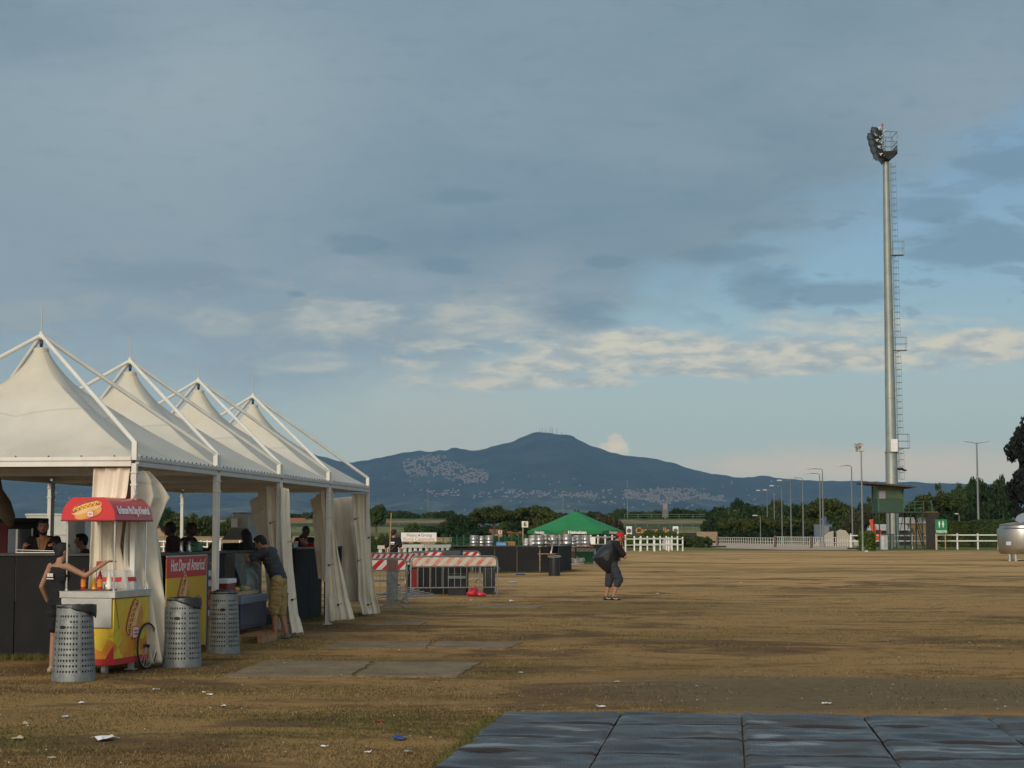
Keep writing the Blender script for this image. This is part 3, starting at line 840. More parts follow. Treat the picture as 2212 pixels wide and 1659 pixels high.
for i, px in enumerate(range(640, 1545, 27)):
    T('scrub', px + _r.uniform(-6, 6), _r.uniform(1100, 1110) - (5 if px > 1340 else 0), _r.uniform(20, 32), 470 + 20 * (i % 3), 'round', L_MID if i % 3 else L_DARK, 'low dark scrub in the long distant tree line beyond the racecourse', 'shrub', 'distant scrub line', k=i % 3, ybase_crown=1134)
gr_ = 'grove left of the light tower'
T('broadleaf_tree', 1558, 1088, 38, 330, 'round', L_DARK, 'leftmost large dark tree of the grove', grp=gr_, ybase_crown=1160, k=0)
T('broadleaf_tree', 1600, 1070, 26, 345, 'round', L_DARK, 'tallest dark tree at the left of the grove', grp=gr_, ybase_crown=1140, k=1)
T('broadleaf_tree', 1634, 1089, 30, 350, 'round', L_MID, 'light green tree in the middle of the grove', grp=gr_, k=2)
T('umbrella_pine', 1677, 1072, 24, 340, 'round', L_PINE, 'brown-green pine behind two street lamps', grp=gr_, k=0)
T('broadleaf_tree', 1722, 1079, 26, 335, 'round', L_MID, 'tree between the last close street lamps and the wide pine', grp=gr_, k=1)
T('umbrella_pine', 1786, 1069, 50, 285, 'umbrella', L_PINE, 'widest pine of the grove, behind the tall street lamps', grp=gr_, ybase_crown=1125, k=2)
T('broadleaf_tree', 1530, 1120, 20, 300, 'round', L_DARK, 'small dark tree at the outer left corner of the grove', grp=gr_, ybase_crown=1172, k=2)
for i, (px, yt, hw) in enumerate(((1570, 1114, 26), (1606, 1118, 26), (1640, 1110, 32), (1690, 1108, 42), (1738, 1118, 30))):
    T('umbrella_pine', px, yt, hw, 300, 'umbrella', L_PINE, 'young clipped pine in the front row by the far white fence, %s from the left' % ORD[i], 'tree', 'young pines along the far fence', ybase_crown=1152, k=i % 3)
for i, (px, yt, hw) in enumerate(((1560, 1142, 30), (1612, 1146, 34), (1668, 1142, 34), (1722, 1142, 34), (1776, 1136, 34), (1830, 1128, 28))):
    T('shrub', px, yt, hw, 300, 'bush', L_DARK if i < 4 else L_OLIVE, 'dark undergrowth behind the young pines, %s clump from the left' % ORD[i], 'shrub', 'undergrowth in the grove', k=i % 2)
T('broadleaf_tree', 1852, 1094, 30, 230, 'round', L_OLIVE, 'brown thorny bush-like tree left of the green observation cabin', ybase_crown=1168, k=2)
T('broadleaf_tree', 1885, 1057, 22, 300, 'sparse', L_MID, 'thin tree whose top shows left of the cabin roof', k=0)
T('broadleaf_tree', 1885, 1080, 22, 290, 'round', L_MID, 'green tree left behind the cabin', k=0)
T('broadleaf_tree', 1925, 1100, 30, 290, 'bush', L_MID, 'greenery seen between the legs of the cabin', 'shrub', k=0)
for i, (px, yt, hw, lf) in enumerate(((1548, 1100, 30, L_DARK), (1585, 1094, 34, L_MID), (1618, 1086, 34, L_DARK), (1660, 1088, 36, L_MID), (1700, 1084, 36, L_DARK), (1745, 1082, 38, L_PINE), (1815, 1084, 36, L_MID), (1845, 1088, 34, L_DARK), (1880, 1080, 38, L_MID), (1925, 1082, 36, L_DARK))):
    T('broadleaf_tree', px, yt, hw, 318, 'bush' if i % 2 else 'round', lf, 'tree closing the back of the grove left of the tower, %s from the left' % ORD[i], 'tree', 'back trees of the grove', k=i % 2)
gq = 'trees behind the toilet sign'
T('umbrella_pine', 2012, 1057, 58, 245, 'umbrella', L_PINE, 'wide low pine right of the cabin roof', grp=gq, ybase_crown=1118, k=0)
T('broadleaf_tree', 2035, 1028, 34, 275, 'sparse', L_MID, 'thin twiggy tree with see-through top behind the wide pine', grp=gq, k=1)
T('broadleaf_tree', 2078, 1040, 30, 270, 'round', L_MID, 'tree left of the double-armed lamp', grp=gq, k=2, ybase_crown=1128)
T('broadleaf_tree', 2118, 1024, 36, 260, 'round', L_DARK, 'dark leafy tree behind the double-armed lamp', grp=gq, k=0, ybase_crown=1135)
T('broadleaf_tree', 2160, 1018, 34, 250, 'round', L_DARK, 'dark tree between the double lamp and the black conifer', grp=gq, k=1, ybase_crown=1140)
T('broadleaf_tree', 2055, 1085, 44, 262, 'bush', L_DARK, 'dark shrubbery above the low black shed', 'shrub', k=0)
T('broadleaf_tree', 2140, 1078, 50, 246, 'bush', L_DARK, 'dense dark shrubbery behind the trimmed hedge', 'shrub', k=1)
T('dark_tree', 2236, 868, 66, 170, 'tall', L_BLACK, 'tall almost black tree cut by the right edge of the photo', ybase_crown=1172, k=1)
for i, (px, yt, hw, lf) in enumerate(((1985, 1078, 42, L_PINE), (2050, 1062, 40, L_MID), (2098, 1050, 40, L_DARK), (2150, 1046, 44, L_DARK))):
    T('broadleaf_tree', px, yt, hw, 284, 'round', lf, 'tree filling the back of the dark wood right of the cabin, %s from the left' % ORD[i], 'tree', 'back trees right of the cabin', k=i % 3)
gm = 'trees seen under the tent roofs'
T('umbrella_pine', 362, 1085, 22, 300, 'round', L_DARK, 'dark tree seen right beside the large front curtain', grp=gm, k=1)
T('umbrella_pine', 405, 1105, 48, 280, 'bush', L_PINE, 'broad pine behind the heads of the two men at the bar', grp=gm, k=0)
T('umbrella_pine', 452, 1108, 34, 290, 'bush', L_PINE, 'broad pine left of the second tent post', grp=gm, k=1)
T('umbrella_pine', 515, 1112, 44, 300, 'bush', L_PINE, 'broad pine seen above the steel hood', grp=gm, k=0)
T('broadleaf_tree', 122, 1108, 22, 260, 'bush', L_MID, 'dark tree top behind the front bar, left of the tent post', grp=gm, k=1)
T('broadleaf_tree', 60, 1128, 60, 250, 'bush', L_OLIVE, 'low greenery behind the drinks cabinet', 'shrub', k=0)
T('broadleaf_tree', 170, 1120, 40, 270, 'bush', L_DARK, 'low dark greenery behind the white trailer', 'shrub', k=1)

for i, (px, yt, hw, D, lf) in enumerate(((1000, 1138, 40, 250, L_DARK), (1045, 1130, 36, 300, L_DARK), (1092, 1124, 36, 300, L_PINE), (1135, 1128, 34, 300, L_DARK), (1178, 1120, 36, 290, L_PINE), (1222, 1124, 36, 285, L_DARK), (1262, 1126, 30, 280, L_PINE), (1330, 1124, 26, 262, L_OLIVE), (1012, 1152, 26, 215, L_DARK), (1120, 1150, 30, 220, L_MID), (1080, 1156, 26, 216, L_DARK), (900, 1138, 40, 240, L_MID), (945, 1134, 40, 245, L_DARK))):
    T('shrub', px, yt, hw, D, 'bush', lf, 'undergrowth closing the gaps below the pines behind the beer bar, clump %s in line' % ORD[i] if i < 11 else ['mid green undergrowth behind the white banner', 'dark undergrowth just right of the white banner'][i - 11], 'shrub', 'undergrowth behind the beer bar', k=i % 2)
# scrub before the billboard, low bushes by the fences
for i, (px, yt, hw, D) in enumerate(((1372, 1152, 34, 205), (1412, 1140.5, 36, 205), (1452, 1146, 34, 205), (1490, 1155, 32, 205), (1517, 1157, 22, 200), (1352, 1157, 24, 200))):
    T('shrub', px, yt, hw, D, 'bush', L_BRIGHT if i in (0, 1, 2, 5) else L_MID, ['bright bush under the left end of the billboard', 'bright bush hiding the middle letters of the billboard', 'bright bush under the right letters of the billboard',
      'bush right of the billboard', 'dark end bush nearest the grove', 'small bush behind the white fence corner'][i], 'shrub', 'bushes before the billboard', k=i % 2)
for i, (px, yt, hw, D) in enumerate(((832, 1150, 16, 150), (808, 1156, 14, 140), (885, 1169, 40, 140), (960, 1168, 34, 138), (1030, 1172, 40, 135))):
    T('shrub', px, yt, hw, D, 'bush', L_BRIGHT if i > 1 else L_MID, ['weeds behind the man with the wooden pole', 'weeds right of the last curtain', 'low grass hump under the white banner', 'low bright growth right of the banner', 'low growth behind the kegs'][i], 'shrub', 'weeds behind the bar', k=i % 2)
T('shrub', 455, 1166, 34, 120, 'bush', L_BRIGHT, 'bright weeds before the white fence behind the hot dog counter', 'shrub', 'weeds behind the bar', k=0)

# trimmed topiary and hedges: leaf-covered bodies
def hedge(name, x0, x1, ytop, D, thick, leaf, label, round_=False, H=None):
    X0, X1 = (x0 - 1106) / F * D, (x1 - 1106) / F * D
    H = H or P(x0, ytop, D).z
    t = thing(name, ((X0 + X1) / 2, D, 0), 0, label, 'hedge')
    rnd = random.Random(int(x0)); m = MB()
    w_ = X1 - X0
    area = w_ * H + w_ * thick + thick * H
    nq = int(min(42000, area * 420))
    for _ in range(nq):
        if round_:
            a = rnd.random() * 6.283; z = rnd.random() ** .8; rr = (w_ / 2) * (0.93 + .1 * rnd.random()) * (1 - .12 * (1 - z)) * (1 - 0.25 * max(0, z - .9) * 10 * .5)
            if rnd.random() < .25: z = 1; rr *= math.sqrt(rnd.random())
            q = Vector((rr * math.cos(a), rr * math.sin(a), z * H)); nn = Vector((math.cos(a), math.sin(a), .3))
        else:
            u = rnd.random()
            if u < w_ * H / area * .9: q = Vector((rnd.uniform(-w_ / 2, w_ / 2), -thick / 2, rnd.random() * H)); nn = Vector((0, -1, .2))
            elif u < .9: q = Vector((rnd.uniform(-w_ / 2, w_ / 2), rnd.uniform(-thick / 2, thick / 2), H)); nn = Vector((0, -.2, 1))
            else: q = Vector((rnd.choice((-1, 1)) * w_ / 2, rnd.uniform(-thick / 2, thick / 2), rnd.random() * H)); nn = Vector((1, -.5, 0))
            q += Vector((0, 0.12 * mnoise.noise(q * 1.1), 0.10 * mnoise.noise(q * 0.8)))
        q += Vector((rnd.gauss(0, .05), rnd.gauss(0, .05), rnd.gauss(0, .05)))
        nn = (nn + Vector((rnd.gauss(0, .7), rnd.gauss(0, .7), rnd.gauss(0, .7)))).normalized()
        a_, b_ = frame_of(nn); s_ = 0.11 * rnd.uniform(.6, 1.4)
        m.add([q - a_ * s_, q + b_ * s_ * .6, q + a_ * s_, q - b_ * s_ * .6], [(0, 1, 2, 3)])
    m.build('foliage', leaf, t)
    m = MB()
    if round_: m.lathe([(w_ * .38, .1), (w_ * .44, H * .5), (w_ * .44, H * .9), (w_ * .3, H * .95)], 12); m.tube((0, 0, 0), (0, 0, .3), .12, .1)
    else: m.box((0, 0, H * .47), (w_ * .985, thick * .8, H * .94))
    m.build('branches', mat('hedge_inner_twigs', (0.020, 0.022, 0.010), 1.0, var=0.4), t)
    return t
hedge('topiary', 1853, 1887, 1151, 166, 1.3, L_BRIGHT, 'clipped green topiary bush beside the loudspeaker pole', True)
hedge('clipped_hedge', 2030, 2098, 1129, 208, 1.5, L_PINE, 'long clipped hedge right behind the toilet sign')
hedge('clipped_hedge', 2098, 2260, 1126, 206, 1.5, L_MID, 'clipped hedge with a raised leafy shoulder, behind the steel tank')

# ------------------------------------------------------------------ dry grass blades near the camera
GRASS = tmat('dry_blades', (0.13, 0.085, 0.03), (0.40, 0.28, 0.12), 0.9, 0.3)
GRASSG = tmat('green_blades', (0.10, 0.095, 0.028), (0.22, 0.20, 0.06), 0.9, 0.3)
rnd = random.Random(3)
m = MB()
def blade(q, h_, lean, w_=0.004):
    a = rnd.random() * 6.283
    d = Vector((math.cos(a), math.sin(a), 0)); s_ = Vector((-d.y, d.x, 0)) * w_
    m.add([q - s_, q + s_, q + d * lean + Vector((0, 0, h_))], [(0, 1, 2)])
k = 0
while k < 70000:
    py = 1262 + (1662 - 1262) * rnd.random() ** 0.8; px = rnd.uniform(-20, 2230)
    q = G(px, py)
    a = mnoise.noise(Vector((q.x * 0.5, q.y * 0.8, 1.0)))
    if rnd.random() > 0.42 + a * 1.2: continue
    if q.x > -1 and px > 1130 and 1400 < py < 1545 and rnd.random() < 0.75: continue
    if q.y < 17.0 and px > 935: 
        # keep the plastic floor clear
        if px > 1089 - (py - 1543) * 1.2 - 4: continue
    m.mi = 1 if mnoise.noise(Vector((q.x * .22, q.y * .3, 8.0))) + rnd.gauss(0, .12) > 0.12 else 0
    blade(q, rnd.uniform(.008, .028), rnd.uniform(0.01, .05), 0.003 + 0.00012 * q.y)
    k += 1
# greener fringes: along the bar fronts and the edge of the plastic floor
def fringe(a, b, n_, w_, hmax):
    m.mi = 1
    for _ in range(n_):
        q = a.lerp(b, rnd.random()) + Vector((rnd.gauss(0, w_), rnd.gauss(0, w_), 0)); blade(q, rnd.uniform(.02, hmax), rnd.uniform(.01, .06), .005)
fringe(G(-20, 1424), G(240, 1425), 2600, .10, .10)
fringe(G(250, 1440), G(340, 1420), 900, .10, .10)
fringe(G(640, 1346), G(778, 1328), 1800, .16, .09)
fringe(G(975, 1238), G(1205, 1238), 1600, .25, .10)
fringe(G(1205, 1238), G(1235, 1232), 900, .25, .10)
fringe(G(1080, 1549), G(950, 1660), 2600, .05, .05)
fringe(G(540, 1366), G(590, 1360), 700, .10, .08)
tag(m.build('grass', [GRASS, GRASSG]), 'short dry trampled grass blades over the near field', 'grass', kind='stuff')
# ================================================================== pagoda tents
C1 = Vector((-4.85, 22.4, 0))
TH = -math.atan2(1.815, 14.67)
A_ = Vector((math.sin(-TH), math.cos(-TH), 0))        # along the row, away from the camera
B_ = Vector((-math.cos(TH), -math.sin(TH), 0))        # inwards (left)
BAY = 3.7
HX, HY = 2.07, 1.835
def RW(s, t, z=0.0):
    """row coordinates: s metres along the row from the first corner, t metres in from the open side"""
    return C1 + A_ * s + B_ * t + Vector((0, 0, z))
ZE = 2.60; ZP = P(88, 728, 24.5).z; ZF = P(88, 757, 24.5).z
def sq(a):
    c, s_ = math.cos(a), math.sin(a)
    k = 1 / max(abs(c), abs(s_))
    return Vector((c * k, s_ * k, 0))
BRASS = mat('grimy_eyelets', (0.03, 0.03, 0.03), 0.6)

def tent(i, label):
    t = thing('pagoda_tent', RW(BAY * (i + .5), HX), TH, label, 'tent', 'white pagoda tents in a row')
    # canopy
    m = MB(); rows = []
    na = 48
    rs = [0.045, 0.07, 0.10, 0.15, 0.21, 0.28, 0.36, 0.45, 0.55, 0.65, 0.75, 0.85, 0.93, 1.0]
    for r in rs:
        z = ZF - (ZF - (ZE + .12)) * (r ** 0.60 - rs[0] ** .6) / (1 - rs[0] ** .6)
        row = []
        for j in range(na + 1):
            a = math.pi / 4 + 2 * math.pi * j / na
            s_ = sq(a); c_ = Vector((math.cos(a), math.sin(a), 0))
            k = min(1, max(0, (r - 0.05) / 0.35))
            d = c_.lerp(s_, k)
            # the cloth sags between the corner seams
            sag = (1 - abs(math.sin(2 * a))) * 0.10 * math.sin(math.pi * min(1, r)) * k
            wr = 0.006 * mnoise.noise(Vector((a * 5, r * 6, i * 3.0)))
            row.append(Vector((d.x * r * HX, d.y * r * HY, z - sag + wr)))
        rows.append(row)
    m.grid(rows)
    cn = m.build('canopy', CREAM, t, smooth=True)
    for pl in cn.data.polygons: pl.use_smooth = True
    # inner lining a hand below, so the roof has a soffit
    m = MB(); m.lathe([(0.11, ZF - .05), (0.105, ZF + .02), (0.085, ZF + .035), (0.02, ZF + .04)], 16)
    m.build('crown_ring', CREAM, t, smooth=True)
    m = MB(); m.tube((0, 0, ZF + .03), (0, 0, ZP - .03), .012, n=6); m.box((0, 0, (ZF + ZP) / 2 + .02), (.045, .03, .06)); m.ell((0, 0, ZF + .07), (.025, .025, .03), n=8, m=5)
    m.build('tension_hook', BLACK, t)
    # frame
    zs = 2.90
    for k, (sx_, sy_) in enumerate(((1, -1), (1, 1), (-1, -1), (-1, 1))):
        cx, cy = sx_ * (HX - .035), sy_ * (HY - .035)
        m = MB(); m.box((cx, cy, 1.32), (.068, .068, 2.64)); m.box((cx, cy, 2.80), (.07, .07, .24)); m.box((cx, cy, .008), (.14, .14, .016))
        m.box((cx, cy, 2.52), (.09, .09, .02)); m.box((cx, cy, 2.36), (.085, .085, .03))
        m.build('post', ALU if sx_ < 0 else TUBE, t, bevel=.006)
        m = MB(); m.path([(cx, cy, zs - .03), (cx, cy, zs), (cx * .985, cy * .985, zs + .03), (0.03 * sx_, 0.03 * sy_, ZP)], .031, 10)
        m.build('roof_tube', TUBE, t, smooth=True)
    m = MB(); m.ell((0, 0, ZP + .005), (.058, .058, .045)); m.lathe([(.03, ZP + .03), (.035, ZP + .07), (.012, ZP + .08)], 8)
    m.build('peak_joint', TUBE, t, smooth=True)
    m = MB(); m.tube((0, 0, ZP + .06), (0, 0, ZP + .41), .012, .008, 6); m.ell((0, 0, ZP + .41), (.013, .013, .01), n=6, m=4)
    m.build('finial_rod', ALU, t)
    for (ax, sg) in (('x', -1), ('x', 1), ('y', 1), ('y', -1)):
        m = MB()
        if ax == 'x':
            y_ = sg * (HY - .02); L_ = 2 * HX - .142
            m.box((0, y_, ZE + .03), (L_, .05, .06)); m.box((0, y_ + sg * .006, ZE + .10), (L_, .062, .05)); m.box((0, y_, ZE + .068), (L_, .04, .016))
        else:
            x_ = sg * (HX - .02); L_ = 2 * HY - .142
            m.box((x_, 0, ZE + .03), (.05, L_, .06)); m.box((x_ + sg * .006, 0, ZE + .10), (.062, L_, .05)); m.box((x_, 0, ZE + .068), (.04, L_, .016))
        m.mi = 1
        for k in range(18 if ax == 'y' else 9):
            u = -L_ / 2 + L_ * (k + .5) / (18 if ax == 'y' else 9)
            c_ = (u, sg * (HY + .012), ZE + .135) if ax == 'x' else (sg * (HX + .012), u, ZE + .135)
            m.ell(c_, (.013, .013, .010), n=6, m=4)
        m.build('eave_beam', [ALU if sg > 0 and ax == 'y' else TUBE, BRASS], t, bevel=.004)
    return t
tents = [tent(0, 'nearest white pagoda tent, over the hot dog cart'), tent(1, 'second white pagoda tent, over the yellow hot dog panel'),
         tent(2, 'third white pagoda tent, over the man leaning on the display case'), tent(3, 'farthest white pagoda tent, at the right end of the row')]

STRAP = mat('cream_strap', (0.55, 0.50, 0.38), 0.8)
def curtain(t, rows, folds, amp, seed, ties=(), nc=64, name='curtain', label=None, droop=0.0):
    """rows: list of (left point, right point) world, top to bottom; folds: number of pleats; ties: (row fraction, column fraction)"""
    rnd = random.Random(seed)
    ph = [rnd.uniform(0, 6.28) for _ in range(4)]
    nr = 46
    out = []
    for i in range(nr):
        f = i / (nr - 1) * (len(rows) - 1); a = min(int(f), len(rows) - 2); u = f - a
        uu = u * u * (3 - 2 * u)
        l = Vector(rows[a][0]).lerp(Vector(rows[a + 1][0]), uu); r = Vector(rows[a][1]).lerp(Vector(rows[a + 1][1]), uu)
        d = r - l; nrm = Vector((d.y, -d.x, 0)); w_ = d.length
        nrm = nrm.normalized() if nrm.length > 0 else Vector((0, -1, 0))
        row = []
        v = i / (nr - 1)
        for j in range(nc):
            s_ = j / (nc - 1)
            q = l + d * s_
            am = amp * (0.6 + .6 * v)
            o_ = math.sin(s_ * folds * 6.283 + ph[0] + 0.9 * math.sin(v * 3 + ph[1])) * am
            o_ += math.sin(s_ * folds * 2.3 * 6.283 + ph[2] + v * 4) * am * .28
            o_ += mnoise.noise(Vector((s_ * 3, v * 5, seed))) * amp * 1.1
            q = q + nrm * o_ + d.normalized() * (math.cos(s_ * folds * 6.283 + ph[0]) * am * .45)
            if i == nr - 1 or i == nr - 2: q.z += 0.012 * mnoise.noise(Vector((s_ * 9, seed, 0)))
            row.append(q)
        out.append(row)
    m = MB(); m.grid(out)
    c = m.build(name, CURT, t, world=False, smooth=True)
    # world -> local
    inv = Matrix.Rotation(-TH, 3, 'Z')
    for vtx in c.data.vertices: vtx.co = inv @ (vtx.co - t.location)
    for pl in c.data.polygons: pl.use_smooth = True
    sm = c.modifiers.new('solid', 'SOLIDIFY'); sm.thickness = .004
    if label: c['label'] = label
    if ties:
        for v, s_ in ties:
            q = out[int(v * (nr - 1))][int(s_ * (nc - 1))]
            q = inv @ (q - t.location)
            m = MB(); vv = inv @ Vector((0.0, -0.03, 0))
            q2 = q + vv
            m.box(q2, (.035, .03, .03)); m.path([q2, q2 + inv @ Vector((.03, -.02, .01)), q2 + inv @ Vector((.085, -.02, .025))], .005, 5)
            m.build('tie_clip', BLACK, c)
    return c
def PW(px, py, D): return P(px, py, D)
# front corner: a bunched length left of the post, and the big one blown open towards the cart
D0 = 22.5
curtain(tents[0], [(PW(201, 1012, 22.6), PW(284, 1010, 22.5)), (PW(199, 1075, 22.65), PW(277, 1072, 22.5)), (PW(198, 1180, 22.7), PW(262, 1180, 22.6)), (PW(190, 1290, 22.7), PW(290, 1292, 22.6)), (PW(188, 1418, 22.8), PW(300, 1424, 22.7))], 3.2, .035, 1, ties=(), label='curtain gathered left of the corner post')
curtain(tents[0], [(PW(286, 1016, 22.45), PW(322, 1018, 22.9)), (PW(286, 1040, 22.4), PW(345, 1046, 23.1)), (PW(280, 1068, 22.38), PW(372, 1078, 23.2)), (PW(272, 1092, 22.4), PW(362, 1092, 23.2)), (PW(262, 1160, 22.4), PW(338, 1150, 23.1)), (PW(262, 1220, 22.4), PW(346, 1235, 23.0)), (PW(276, 1310, 22.4), PW(366, 1310, 23.0)), (PW(318, 1435, 22.6), PW(358, 1428, 22.95))], 2.6, .055, 2, ties=((.93, .6),), label='large curtain blown out beside the corner post')
curtain(tents[0], [(PW(252, 1018, 22.9), PW(300, 1018, 22.8)), (PW(245, 1100, 22.9), PW(330, 1100, 23.0)), (PW(236, 1250, 22.9), PW(352, 1250, 23.2)), (PW(300, 1420, 22.8), PW(368, 1405, 23.3))], 2.4, .06, 12, label='rear fold of the blown curtain')
# third post
curtain(tents[2], [(PW(573, 1050, 29.75), PW(604, 1050, 29.9)), (PW(578, 1130, 29.75), PW(608, 1130, 29.9)), (PW(588, 1240, 29.7), PW(622, 1240, 29.8)), (PW(603, 1330, 29.6), PW(640, 1330, 29.7)), (PW(612, 1372, 29.5), PW(657, 1370, 29.6))], 3.2, .03, 3, ties=((.26, .2), (.55, .35), (.88, .2)), label='curtain hanging at the third post, foot blown right')
curtain(tents[1], [(PW(604, 1052, 29.5), PW(622, 1056, 29.7)), (PW(606, 1130, 29.5), PW(625, 1130, 29.7)), (PW(612, 1240, 29.5), PW(632, 1240, 29.7)), (PW(622, 1330, 29.4), PW(644, 1330, 29.6)), (PW(628, 1368, 29.3), PW(655, 1366, 29.5))], 1.8, .025, 4, ties=((.36, .7), (.66, .6)), label='slim curtain in front of the third post')
curtain(tents[2], [(PW(540, 1082, 30.6), PW(582, 1052, 29.9)), (PW(545, 1110, 30.6), PW(590, 1090, 29.9)), (PW(560, 1170, 30.5), PW(594, 1170, 29.9)), (PW(575, 1290, 30.3), PW(606, 1300, 29.9))], 1.2, .05, 5, label='curtain wing swung inwards at the third post')
# fourth post
curtain(tents[3], [(PW(697, 1058, 33.4), PW(718, 1058, 33.6)), (PW(700, 1120, 33.4), PW(722, 1120, 33.6)), (PW(704, 1200, 33.4), PW(733, 1200, 33.5)), (PW(708, 1290, 33.3), PW(752, 1290, 33.4)), (PW(712, 1342, 33.2), PW(766, 1338, 33.3))], 3.0, .035, 6, ties=((.28, .25), (.58, .15), (.86, .4)), label='curtain hanging at the fourth post, foot spread right')
curtain(tents[2], [(PW(671, 1078, 34.4), PW(700, 1060, 33.6)), (PW(676, 1110, 34.4), PW(702, 1100, 33.6)), (PW(684, 1170, 34.3), PW(706, 1170, 33.6)), (PW(694, 1250, 34.0), PW(710, 1260, 33.6))], 1.4, .04, 7, label='curtain wing swung inwards at the fourth post')
# last post and the end wall
curtain(tents[3], [(PW(760, 1066, 36.9), PW(796, 1068, 37.1)), (PW(762, 1120, 36.9), PW(797, 1120, 37.1)), (PW(772, 1200, 36.8), PW(800, 1200, 37.0)), (PW(774, 1290, 36.8), PW(812, 1290, 36.9)), (PW(782, 1328, 36.7), PW(820, 1325, 36.9))], 3.0, .03, 8, ties=((.27, .2), (.56, .15), (.88, .5), (.38, .9)), label='curtain at the last post, the farthest of the row')
curtain(tents[3], [(PW(722, 1076, 37.9), PW(766, 1072, 37.6)), (PW(724, 1130, 37.9), PW(770, 1130, 37.6)), (PW(728, 1200, 37.9), PW(778, 1200, 37.6)), (PW(736, 1300, 37.9), PW(786, 1300, 37.5))], 2.2, .05, 9, label='shaded curtain across the far end wall')
# loose cream tie hanging at the third post
m = MB(); m.path([RW(7.4, 0.0, 1.45) + Vector((.08, 0, 0)), RW(7.5, -0.12, 1.35), RW(7.5, -0.16, 1.1), RW(7.5, -0.14, .85)], .013, 6)
st = m.build('strap', STRAP, tents[2], smooth=True)
inv = Matrix.Rotation(-TH, 3, 'Z')
for vtx in st.data.vertices: vtx.co = inv @ (vtx.co - tents[2].location)

# ------------------------------------------------------------------ bar counters inside
def slab(parent, name, p0, p1, z0, z1, th, m_, bev=.004):
    """upright board from p0 to p1 (world, ground points)"""
    d = p1 - p0; u = d.normalized(); nn = Vector((-u.y, u.x, 0)) * th / 2
    m = MB(); a = [p0 - nn, p1 - nn, p1 + nn, p0 + nn]
    m.prism([q + Vector((0, 0, z0)) for q in a], (0, 0, z1 - z0))
    return m.build(name, m_, parent, world=True, bevel=bev)
ZC = 1.45
def counter(p0, p1, label, depth=0.5, z=ZC, top_out=.04, inward=None, grp='black bar counters under the tents'):
    t = thing('bar_counter', (p0 + p1) / 2, 0, label, 'bar counter', grp)
    n_ = max(1, int(round((p1 - p0).length / 1.2)))
    for k in range(n_):
        a, b = p0.lerp(p1, k / n_), p0.lerp(p1, (k + 1) / n_)
        g_ = (b - a).normalized() * .006
        slab(t, 'front_panel', a + g_, b - g_, .035, z - .03, .03, BLACKP)
    d = (p1 - p0).normalized(); inn = inward if inward is not None else Vector((-d.y, d.x, 0))
    m = MB(); q = [p0 - inn * top_out, p1 - inn * top_out, p1 + inn * depth, p0 + inn * depth]
    m.prism([v + Vector((0, 0, z - .03)) for v in q], (0, 0, .035))
    m.build('counter_top', mat('dark_counter_top', (0.035, 0.035, 0.033), 0.4, var=.2, dirt=(.10, .09, .08), dirt_amt=.3), t, world=True, bevel=.004)
    m = MB()
    for f_ in (0.03, .5, .97):
        c_ = p0.lerp(p1, f_) + inn * (depth - .06); m.box(c_ + Vector((0, 0, (z - .03) / 2)), (.04, .04, z - .03))
    m.build('support', BLACKP, t, world=True)
    return t
YF = 24.35
counter(P(-120, 1150, YF) * 1, P(246, 1150, YF) * 1, 'long black bar front behind the girl and the hot dog cart') if False else None
def gp(px, D): return Vector(((px - 1106) / F * D, D, 0))
counter(gp(-160, 24.75), gp(243, 24.3), 'long black bar front behind the girl, running off the left edge', inward=Vector((0.02, 1, 0)).normalized())
hot = counter(RW(2.05, .36), RW(5.25, .36), 'black bar side with the yellow hot dog panel and the menu strip', inward=B_)
counter(RW(11.35, .76), RW(13.6, .76), 'black bar side between the third and the fourth post curtains', inward=B_)
counter(RW(13.75, .72), RW(15.2, .70), 'black bar side between the fourth and the last post curtains', inward=B_)

